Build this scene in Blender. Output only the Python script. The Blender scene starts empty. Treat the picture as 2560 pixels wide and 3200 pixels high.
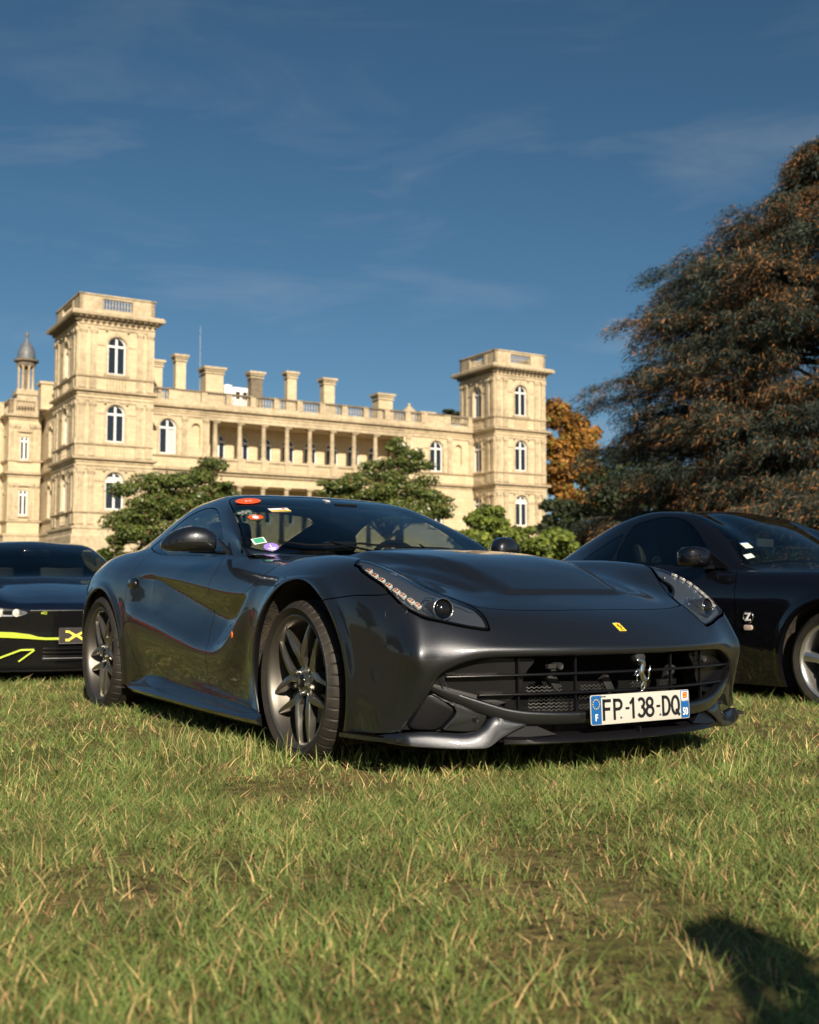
import bpy, bmesh, math, random
import numpy as np
from mathutils import Vector, Matrix, noise
R = math.radians
PI = math.pi
rng = np.random.default_rng(7)
random.seed(7)

# ------------------------------------------------------------------ camera, world, sun
sc = bpy.context.scene
col = sc.collection
EYE = 0.7195
FPX = 3500.0            # focal length in pixels of the 2560 x 3200 photograph
HOR = 1862.0            # horizon row
cam_d = bpy.data.cameras.new('camera')
cam = bpy.data.objects.new('camera', cam_d)
col.objects.link(cam)
PITCH = math.atan((HOR - 1600) / FPX)
cam.location = (0, 0, EYE)
cam.rotation_euler = (PI / 2 + PITCH, 0, 0)
cam_d.sensor_fit = 'AUTO'
cam_d.sensor_width = 36
cam_d.lens = FPX / 3200 * 36
cam_d.clip_start = 0.05
cam_d.clip_end = 2000
cam_d.dof.use_dof = True
cam_d.dof.focus_distance = 4.9
cam_d.dof.aperture_fstop = 3.8
sc.camera = cam
sc.view_settings.view_transform = 'Standard'
sc.view_settings.look = 'None'
sc.view_settings.gamma = 1.0
sc.view_settings.use_curve_mapping = False
sc.view_settings.exposure = 0.6

SUN_AZ = R(15)      # sun stands behind the camera, a little to the right
SUN_EL = R(27)
S = Vector((math.sin(SUN_AZ) * math.cos(SUN_EL), -math.cos(SUN_AZ) * math.cos(SUN_EL), math.sin(SUN_EL)))

def nd(nt, typ, **kw):
    n = nt.nodes.new(typ)
    for k, v in kw.items():
        if k.startswith('_'):
            setattr(n, k[1:], v)
        else:
            n.inputs[k.replace('__', ' ')].default_value = v
    return n

world = bpy.data.worlds.new('World')
sc.world = world
world.use_nodes = True
nt = world.node_tree
nt.nodes.clear()
wo = nd(nt, 'ShaderNodeOutputWorld')
bg = nd(nt, 'ShaderNodeBackground', Strength=0.05)
sky = nt.nodes.new('ShaderNodeTexSky')
sky.sky_type = 'NISHITA'
sky.sun_disc = False
sky.sun_elevation = SUN_EL
sky.sun_rotation = PI - SUN_AZ
sky.altitude = 900
sky.air_density = 0.9
sky.dust_density = 1.1
sky.ozone_density = 2.8
# thin cirrus wisps
tc = nd(nt, 'ShaderNodeTexCoord')
mp = nd(nt, 'ShaderNodeMapping')
mp.inputs['Scale'].default_value = (2.2, 1.0, 8.5)
mp.inputs['Rotation'].default_value = (0, R(-14), 0)
mp.inputs['Location'].default_value = (3.3, 1.7, .9)
nz = nd(nt, 'ShaderNodeTexNoise', Scale=1.9, Detail=9.0, Roughness=0.58, Distortion=0.6)
nz2 = nd(nt, 'ShaderNodeTexNoise', Scale=1.1, Detail=2.0)
rp = nd(nt, 'ShaderNodeMapRange')
rp.inputs['From Min'].default_value = 0.50
rp.inputs['From Max'].default_value = 0.82
rp2 = nd(nt, 'ShaderNodeMapRange')
rp2.inputs['From Min'].default_value = 0.42
rp2.inputs['From Max'].default_value = 0.66
mul = nd(nt, 'ShaderNodeMath', _operation='MULTIPLY')
mul2 = nd(nt, 'ShaderNodeMath', _operation='MULTIPLY')
mul2.inputs[1].default_value = 0.60
hsv = nd(nt, 'ShaderNodeHueSaturation', Hue=0.487, Saturation=1.13, Value=0.86)
mx = nd(nt, 'ShaderNodeMix', _data_type='RGBA')
mx.inputs['B'].default_value = (6.0, 6.4, 6.8, 1)
L = nt.links
L.new(tc.outputs['Generated'], mp.inputs['Vector'])
L.new(mp.outputs['Vector'], nz.inputs['Vector'])
L.new(tc.outputs['Generated'], nz2.inputs['Vector'])
L.new(nz.outputs['Fac'], rp.inputs['Value'])
L.new(nz2.outputs['Fac'], rp2.inputs['Value'])
L.new(rp.outputs['Result'], mul.inputs[0])
L.new(rp2.outputs['Result'], mul.inputs[1])
L.new(mul.outputs[0], mul2.inputs[0])
L.new(sky.outputs['Color'], hsv.inputs['Color'])
sepz = nd(nt, 'ShaderNodeSeparateXYZ'); L.new(tc.outputs['Generated'], sepz.inputs[0])
elv = nd(nt, 'ShaderNodeMapRange'); elv.inputs['From Min'].default_value = .14; elv.inputs['From Max'].default_value = .44; elv.inputs['To Min'].default_value = 1.0; elv.inputs['To Max'].default_value = .18
L.new(sepz.outputs['Z'], elv.inputs['Value'])
mul3 = nd(nt, 'ShaderNodeMath', _operation='MULTIPLY'); L.new(mul2.outputs[0], mul3.inputs[0]); L.new(elv.outputs[0], mul3.inputs[1])
L.new(mul3.outputs[0], mx.inputs['Factor'])
L.new(hsv.outputs['Color'], mx.inputs['A'])
L.new(mx.outputs['Result'], bg.inputs['Color'])
L.new(bg.outputs[0], wo.inputs['Surface'])

sun_d = bpy.data.lights.new('sun', 'SUN')
sun_d.energy = 5.0
sun_d.angle = R(0.53)
sun_d.color = (1.0, 0.87, 0.68)
sun = bpy.data.objects.new('sun', sun_d)
col.objects.link(sun)
sun.rotation_euler = S.to_track_quat('Z', 'Y').to_euler()
sun.location = (20, -40, 40)

# ------------------------------------------------------------------ object helpers
def tag(o, label=None, cat=None, group=None, kind=None):
    if label: o['label'] = label
    if cat: o['category'] = cat
    if group: o['group'] = group
    if kind: o['kind'] = kind
    return o

def empty(name, loc=(0, 0, 0), rz=0.0, label=None, cat=None, group=None, parent=None):
    o = bpy.data.objects.new(name, None)
    o.empty_display_size = 0.2
    col.objects.link(o)
    o.location = loc
    o.rotation_euler = (0, 0, rz)
    if parent: o.parent = parent
    return tag(o, label, cat, group)

def mobj(name, V, F, mat, parent=None, smooth=False, uvs=None, normals=None, loc=None, matidx=None, angle=None):
    """one mesh object from arrays; F is a list of index tuples or an int array (n,3|4)"""
    me = bpy.data.meshes.new(name)
    V = np.asarray(V, dtype=np.float32)
    if isinstance(F, np.ndarray):
        n, k = F.shape
        me.vertices.add(len(V)); me.vertices.foreach_set('co', V.ravel())
        me.loops.add(n * k); me.loops.foreach_set('vertex_index', F.ravel().astype(np.int32))
        me.polygons.add(n)
        me.polygons.foreach_set('loop_start', np.arange(0, n * k, k, dtype=np.int32))
        me.polygons.foreach_set('loop_total', np.full(n, k, dtype=np.int32))
        me.update(calc_edges=True)
    else:
        me.from_pydata([tuple(map(float, v)) for v in V], [], [tuple(int(i) for i in f) for f in F])
        me.update()
    mats = mat if isinstance(mat, (list, tuple)) else [mat]
    for m in mats:
        if m: me.materials.append(m)
    if matidx is not None:
        me.polygons.foreach_set('material_index', np.asarray(matidx, dtype=np.int32))
    if smooth:
        me.polygons.foreach_set('use_smooth', np.ones(len(me.polygons), dtype=bool))
        if angle is not None:
            me.set_sharp_from_angle(angle=R(angle))
    if normals is not None:
        me.normals_split_custom_set_from_vertices([tuple(map(float, v)) for v in normals])
    o = bpy.data.objects.new(name, me)
    col.objects.link(o)
    if parent: o.parent = parent
    if loc is not None: o.location = loc
    return o

def struct(o):
    o['kind'] = 'structure'
    return o

class MB:
    """collects primitives, builds ONE mesh object"""
    def __init__(s):
        s.v = []; s.f = []
    def add(s, V, F, M=None):
        b = len(s.v)
        for p in V:
            p = Vector(p)
            if M is not None: p = M @ p
            s.v.append(tuple(p))
        for f in F: s.f.append(tuple(i + b for i in f))
        return s
    def box(s, a, b, M=None):
        x0, y0, z0 = a; x1, y1, z1 = b
        V = [(x0,y0,z0),(x1,y0,z0),(x1,y1,z0),(x0,y1,z0),(x0,y0,z1),(x1,y0,z1),(x1,y1,z1),(x0,y1,z1)]
        F = [(0,3,2,1),(4,5,6,7),(0,1,5,4),(1,2,6,5),(2,3,7,6),(3,0,4,7)]
        return s.add(V, F, M)
    def lathe(s, prof, n=24, M=None, axis='z', a0=0.0, a1=2*PI, cap=False):
        """prof: list of (radius, height)"""
        full = abs(a1 - a0 - 2*PI) < 1e-6
        m = n if full else n + 1
        V = []; F = []
        for (r, h) in prof:
            for i in range(m):
                a = a0 + (a1 - a0) * i / n
                c, t = r*math.cos(a), r*math.sin(a)
                V.append((c, t, h) if axis == 'z' else ((c, h, t) if axis == 'y' else (h, c, t)))
        for j in range(len(prof) - 1):
            for i in range(n):
                k = (i + 1) % m
                F.append((j*m+i, j*m+k, (j+1)*m+k, (j+1)*m+i))
        if cap:
            F.append(tuple(range(m))[::-1]); F.append(tuple((len(prof)-1)*m + i for i in range(m)))
        return s.add(V, F, M)
    def tube(s, pts, r, n=8, M=None, cap=True, flat=1.0):
        pts = [Vector(p) for p in pts]
        rr = r if isinstance(r, (list, tuple)) else [r]*len(pts)
        V = []; F = []
        up = Vector((0, 0, 1))
        for i, p in enumerate(pts):
            d = (pts[min(i+1, len(pts)-1)] - pts[max(i-1, 0)]).normalized()
            if abs(d.dot(up)) > .97: u2 = Vector((1, 0, 0))
            else: u2 = up
            a = d.cross(u2).normalized(); b = a.cross(d).normalized()
            for k in range(n):
                t = 2*PI*k/n
                V.append(p + a*(rr[i]*math.cos(t)) + b*(rr[i]*flat*math.sin(t)))
        for i in range(len(pts)-1):
            for k in range(n):
                k2 = (k+1) % n
                F.append((i*n+k, i*n+k2, (i+1)*n+k2, (i+1)*n+k))
        if cap:
            F.append(tuple(range(n))[::-1]); F.append(tuple((len(pts)-1)*n+k for k in range(n)))
        return s.add(V, F, M)
    def prism(s, poly, h0, h1, M=None, axis='z'):
        """poly in the plane, extruded along axis; 'y': poly=(x,z), 'x': poly=(y,z)"""
        def P(a, b, h): return (a, b, h) if axis == 'z' else ((a, h, b) if axis == 'y' else (h, a, b))
        n = len(poly)
        V = [P(a, b, h0) for a, b in poly] + [P(a, b, h1) for a, b in poly]
        F = [tuple(range(n))[::-1], tuple(range(n, 2*n))] + [(i, (i+1) % n, n+(i+1) % n, n+i) for i in range(n)]
        return s.add(V, F, M)
    def build(s, name, mat, parent=None, smooth=False, angle=40, bevel=0, seg=2):
        o = mobj(name, s.v, s.f, mat, parent)
        me = o.data
        bm = bmesh.new(); bm.from_mesh(me)
        bmesh.ops.recalc_face_normals(bm, faces=bm.faces)
        if bevel:
            es = [e for e in bm.edges if len(e.link_faces) == 2 and e.calc_face_angle(0) > R(30)]
            bmesh.ops.bevel(bm, geom=es, offset=bevel, segments=seg, profile=.6, affect='EDGES')
        bm.to_mesh(me); bm.free()
        if smooth or bevel:
            me.polygons.foreach_set('use_smooth', np.ones(len(me.polygons), dtype=bool))
            me.set_sharp_from_angle(angle=R(angle))
        return o

def copy_tree(o, parent=None):
    c = o.copy(); col.objects.link(c)
    if parent is not None: c.parent = parent
    for ch in list(o.children): copy_tree(ch, c)
    return c

# ------------------------------------------------------------------ materials
def pmat(name, base, rough=.5, metal=0.0, coat=0.0, coat_r=.03, spec=.5, emit=None, alpha=None, bump=0, bscale=50, var=0, vscale=5, ior=1.5, detail=4.0, col2=None, sheen=0, trans=0):
    m = bpy.data.materials.new(name)
    m.use_nodes = True
    nt = m.node_tree
    b = nt.nodes['Principled BSDF']
    b.inputs['Base Color'].default_value = (*base, 1)
    b.inputs['Roughness'].default_value = rough
    b.inputs['Metallic'].default_value = metal
    b.inputs['Coat Weight'].default_value = coat
    b.inputs['Coat Roughness'].default_value = coat_r
    b.inputs['Specular IOR Level'].default_value = spec
    b.inputs['IOR'].default_value = ior
    if trans: b.inputs['Transmission Weight'].default_value = trans
    if bump or var:
        tc = nd(nt, 'ShaderNodeTexCoord')
    if var:
        n = nd(nt, 'ShaderNodeTexNoise', Scale=vscale, Detail=detail, Roughness=.6)
        nt.links.new(tc.outputs['Object'], n.inputs['Vector'])
        r = nd(nt, 'ShaderNodeValToRGB')
        c2 = col2 or tuple(x*(1-var) for x in base)
        c1 = base if col2 else tuple(min(1, x*(1+var*.6)) for x in base)
        r.color_ramp.elements[0].position = .35; r.color_ramp.elements[1].position = .68
        r.color_ramp.elements[0].color = (*c2, 1); r.color_ramp.elements[1].color = (*c1, 1)
        nt.links.new(n.outputs['Fac'], r.inputs['Fac'])
        nt.links.new(r.outputs['Color'], b.inputs['Base Color'])
    if bump:
        n = nd(nt, 'ShaderNodeTexNoise', Scale=bscale, Detail=5.0)
        nt.links.new(tc.outputs['Object'], n.inputs['Vector'])
        bp = nd(nt, 'ShaderNodeBump', Strength=bump, Distance=.01)
        nt.links.new(n.outputs['Fac'], bp.inputs['Height'])
        nt.links.new(bp.outputs['Normal'], b.inputs['Normal'])
    return m

def paint(name, base, metal=.75, rough=.38, coat_r=.02, flake=.25, spec=.5):
    """metallic paint: flake layer under clear coat, faint dust"""
    m = bpy.data.materials.new(name); m.use_nodes = True
    nt = m.node_tree; b = nt.nodes['Principled BSDF']
    b.inputs['Metallic'].default_value = metal
    b.inputs['Roughness'].default_value = rough
    b.inputs['Coat Weight'].default_value = 1.0
    b.inputs['Coat Roughness'].default_value = coat_r
    b.inputs['Coat IOR'].default_value = 1.6
    tc = nd(nt, 'ShaderNodeTexCoord')
    # dust specks
    v = nd(nt, 'ShaderNodeTexNoise', Scale=85.0, Detail=3.0, Roughness=.5)
    nt.links.new(tc.outputs['Object'], v.inputs['Vector'])
    mr = nd(nt, 'ShaderNodeMapRange'); mr.inputs['From Min'].default_value = .73; mr.inputs['From Max'].default_value = .80
    nt.links.new(v.outputs['Fac'], mr.inputs['Value'])
    g = nd(nt, 'ShaderNodeTexNoise', Scale=3.0, Detail=2.0)
    nt.links.new(tc.outputs['Object'], g.inputs['Vector'])
    mm = nd(nt, 'ShaderNodeMath', _operation='MULTIPLY')
    nt.links.new(mr.outputs[0], mm.inputs[0]); nt.links.new(g.outputs['Fac'], mm.inputs[1])
    mix = nd(nt, 'ShaderNodeMix', _data_type='RGBA')
    mix.inputs['A'].default_value = (*base, 1)
    mix.inputs['B'].default_value = (.20, .19, .17, 1)
    b.inputs['Specular IOR Level'].default_value = spec
    nt.links.new(mm.outputs[0], mix.inputs['Factor'])
    nt.links.new(mix.outputs['Result'], b.inputs['Base Color'])
    cr = nd(nt, 'ShaderNodeMapRange'); cr.inputs['To Min'].default_value = coat_r; cr.inputs['To Max'].default_value = coat_r+.05
    nt.links.new(g.outputs['Fac'], cr.inputs['Value'])
    nt.links.new(cr.outputs[0], b.inputs['Coat Roughness'])
    if flake:
        fl = nd(nt, 'ShaderNodeTexVoronoi', Scale=900.0)
        nt.links.new(tc.outputs['Object'], fl.inputs['Vector'])
        bp = nd(nt, 'ShaderNodeBump', Strength=flake, Distance=.0006)
        nt.links.new(fl.outputs['Distance'], bp.inputs['Height'])
        nt.links.new(bp.outputs['Normal'], b.inputs['Normal'])
    return m

def glass_mat(name, tint, gl=1.0, rough=.0, base_r=.05):
    """thin pane: tinted see-through plus fresnel reflection"""
    m = bpy.data.materials.new(name); m.use_nodes = True
    nt = m.node_tree; nt.nodes.clear()
    o = nd(nt, 'ShaderNodeOutputMaterial')
    t = nd(nt, 'ShaderNodeBsdfTransparent'); t.inputs['Color'].default_value = (*tint, 1)
    g = nd(nt, 'ShaderNodeBsdfGlossy', Roughness=rough)
    f = nd(nt, 'ShaderNodeFresnel', IOR=1.52)
    ge = nd(nt, 'ShaderNodeNewGeometry'); io = nd(nt, 'ShaderNodeMapRange'); io.inputs['To Min'].default_value = 1.52; io.inputs['To Max'].default_value = 1/1.52
    nt.links.new(ge.outputs['Backfacing'], io.inputs['Value']); nt.links.new(io.outputs[0], f.inputs['IOR'])
    mm = nd(nt, 'ShaderNodeMath', _operation='MULTIPLY'); mm.inputs[1].default_value = gl*1.6; mm.use_clamp = True
    mx = nd(nt, 'ShaderNodeMixShader')
    nt.links.new(f.outputs[0], mm.inputs[0]); nt.links.new(mm.outputs[0], mx.inputs[0])
    nt.links.new(t.outputs[0], mx.inputs[1]); nt.links.new(g.outputs[0], mx.inputs[2])
    nt.links.new(mx.outputs[0], o.inputs['Surface'])
    return m

# ------------------------------------------------------------------ spline surface tools
def pchip(xs, ys, x):
    """monotone cubic through points, xs increasing"""
    xs = np.asarray(xs, float); ys = np.asarray(ys, float); x = np.asarray(x, float)
    h = np.diff(xs); d = np.diff(ys) / h
    m = np.zeros(len(xs))
    m[0] = d[0]; m[-1] = d[-1]
    for i in range(1, len(xs)-1):
        if d[i-1]*d[i] > 0:
            w1 = 2*h[i] + h[i-1]; w2 = h[i] + 2*h[i-1]
            m[i] = (w1+w2) / (w1/d[i-1] + w2/d[i])
    i = np.clip(np.searchsorted(xs, x) - 1, 0, len(xs)-2)
    t = (x - xs[i]) / h[i]
    t = np.clip(t, 0, 1)
    return ((2*t**3-3*t**2+1)*ys[i] + (t**3-2*t**2+t)*h[i]*m[i] + (-2*t**3+3*t**2)*ys[i+1] + (t**3-t**2)*h[i]*m[i+1])

def bs_eval(C, t):
    """uniform cubic b-spline along axis 0 with linear ghost ends; t in [0, n-1]"""
    n = C.shape[0]
    G = np.concatenate([[2*C[0]-C[1]], C, [2*C[-1]-C[-2]]])
    i = np.clip(np.floor(t).astype(int), 0, n-2)
    f = (t - i).reshape((-1,)+(1,)*(C.ndim-1))
    b0 = (1-f)**3/6; b1 = (3*f**3-6*f**2+4)/6; b2 = (-3*f**3+3*f**2+3*f+1)/6; b3 = f**3/6
    return b0*G[i] + b1*G[i+1] + b2*G[i+2] + b3*G[i+3]

def bs_surface(net, tu, tv, iters=1):
    """tensor b-spline; net (nu,nv,3); iters pulls it towards interpolation"""
    C = net.copy()
    iu = np.arange(net.shape[0], dtype=float); iv = np.arange(net.shape[1], dtype=float)
    for _ in range(iters):
        Sf = bs_eval(C, iu); Sf = bs_eval(Sf.transpose(1, 0, 2), iv).transpose(1, 0, 2)
        C = C + (net - Sf) * .8
    A = bs_eval(C, tu)
    return bs_eval(A.transpose(1, 0, 2), tv).transpose(1, 0, 2)

def grid_normals(G):
    du = np.gradient(G, axis=0); dv = np.gradient(G, axis=1)
    n = np.cross(du, dv)
    return n / (np.linalg.norm(n, axis=2, keepdims=True) + 1e-12)

def sdf_poly(poly, x, y):
    """signed distance, positive inside"""
    p = np.asarray(poly, float); n = len(p)
    x = np.asarray(x, float); y = np.asarray(y, float)
    d = np.full(x.shape, 1e9); ins = np.zeros(x.shape, bool)
    for i in range(n):
        ax, ay = p[i]; bx, by = p[(i+1) % n]
        ex, ey = bx-ax, by-ay
        t = np.clip(((x-ax)*ex + (y-ay)*ey) / (ex*ex+ey*ey+1e-12), 0, 1)
        d = np.minimum(d, np.hypot(x-ax-t*ex, y-ay-t*ey))
        c = ((ay <= y) & (by > y)) | ((by <= y) & (ay > y))
        xi = ax + (y-ay)/(ey if abs(ey) > 1e-12 else 1e-12)*ex
        ins ^= c & (x < xi)
    return np.where(ins, d, -d)

def fillet(poly, r=.012, n=4):
    """round the corners of an outline with a fixed cut length"""
    P = [np.array(p, float) for p in poly]; o = []
    for i in range(len(P)):
        a, b, c = P[i-1], P[i], P[(i+1) % len(P)]
        la, lc = np.linalg.norm(a-b), np.linalg.norm(c-b)
        p = b+(a-b)*min(r, la*.45)/la; q = b+(c-b)*min(r, lc*.45)/lc
        for k in range(n+1):
            t = k/n; o.append(tuple((1-t)**2*p+2*t*(1-t)*b+t*t*q))
    return o

def round_poly(poly, n=6, it=2):
    """Chaikin corner cutting for smooth outlines"""
    p = [np.array(q, float) for q in poly]
    for _ in range(it):
        o = []
        for i in range(len(p)):
            a, b = p[i], p[(i+1) % len(p)]
            o += [a*.78+b*.22, a*.22+b*.78]
        p = o
    return [tuple(q) for q in p]

class Sheet:
    """triangle/quad sheet with per-vertex attributes, can be cut along scalar fields"""
    def __init__(s, A, F):
        s.A = A            # (n, k) attributes: 0-2 position, 3-5 normal, 6.. params
        s.F = F            # list of tuples / array of quads
    def cut(s, f, keep_out=True):
        """returns (inside f>=0, outside f<0)"""
        A = s.A; sg = f >= 0
        F = s.F
        fin, fout = [], []
        newA = []; cache = {}
        base = len(A)
        def mid(i, j):
            k = (i, j) if i < j else (j, i)
            if k in cache: return cache[k]
            a, b = k
            t = f[a] / (f[a] - f[b]); t = min(max(t, .0), 1.)
            newA.append(A[a] + t*(A[b]-A[a]))
            cache[k] = base + len(newA) - 1
            return cache[k]
        if isinstance(F, np.ndarray):
            cnt = sg[F].sum(axis=1); k = F.shape[1]
            fin = [tuple(r) for r in F[cnt == k].tolist()]
            fout = [tuple(r) for r in F[cnt == 0].tolist()]
            mixed = F[(cnt > 0) & (cnt < k)].tolist()
        else:
            mixed = []
            for r in F:
                c = sum(1 for i in r if sg[i])
                if c == len(r): fin.append(r)
                elif c == 0: fout.append(r)
                else: mixed.append(r)
        for r in mixed:
            a, b = [], []
            n = len(r)
            for q in range(n):
                i, j = r[q], r[(q+1) % n]
                (a if sg[i] else b).append(i)
                if sg[i] != sg[j]:
                    m = mid(i, j); a.append(m); b.append(m)
            if len(a) > 2: fin.append(tuple(a))
            if len(b) > 2: fout.append(tuple(b))
        A2 = np.concatenate([A, np.array(newA)]) if newA else A
        s.cutset = set(cache.values())
        return Sheet(A2, fin).compact(), Sheet(A2, fout).compact()
    def compact(s):
        if len(s.F) == 0: s.A = s.A[:0]; return s
        flat = np.fromiter((i for f in s.F for i in f), dtype=np.int64)
        u, inv = np.unique(flat, return_inverse=True)
        o = []; k = 0
        for f in s.F:
            o.append(tuple(int(q) for q in inv[k:k+len(f)])); k += len(f)
        return Sheet(s.A[u], o)
    def boundary(s):
        e = {}
        for f in s.F:
            for q in range(len(f)):
                i, j = f[q], f[(q+1) % len(f)]
                if (j, i) in e: del e[(j, i)]
                else: e[(i, j)] = 1
        return list(e)
    def rim(s, fn, steps):
        """extrude boundary edges whose vertices satisfy fn along given offsets; returns V,F"""
        B = [(i, j) for i, j in s.boundary() if fn(s.A[i]) and fn(s.A[j])]
        ids = sorted(set(i for e in B for i in e)); mp = {k: n for n, k in enumerate(ids)}
        V = []; F = []
        n = len(ids)
        for st in steps:
            for k in ids: V.append(st(s.A[k]))
        for k in range(len(steps)-1):
            for i, j in B:
                F.append((mp[j]+k*n, mp[i]+k*n, mp[i]+(k+1)*n, mp[j]+(k+1)*n))
        return V, F
    def obj(s, name, mat, parent, off=0.0):
        V = s.A[:, :3] + s.A[:, 3:6]*off
        return mobj(name, V, s.F, mat, parent, smooth=True, normals=s.A[:, 3:6])
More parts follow.
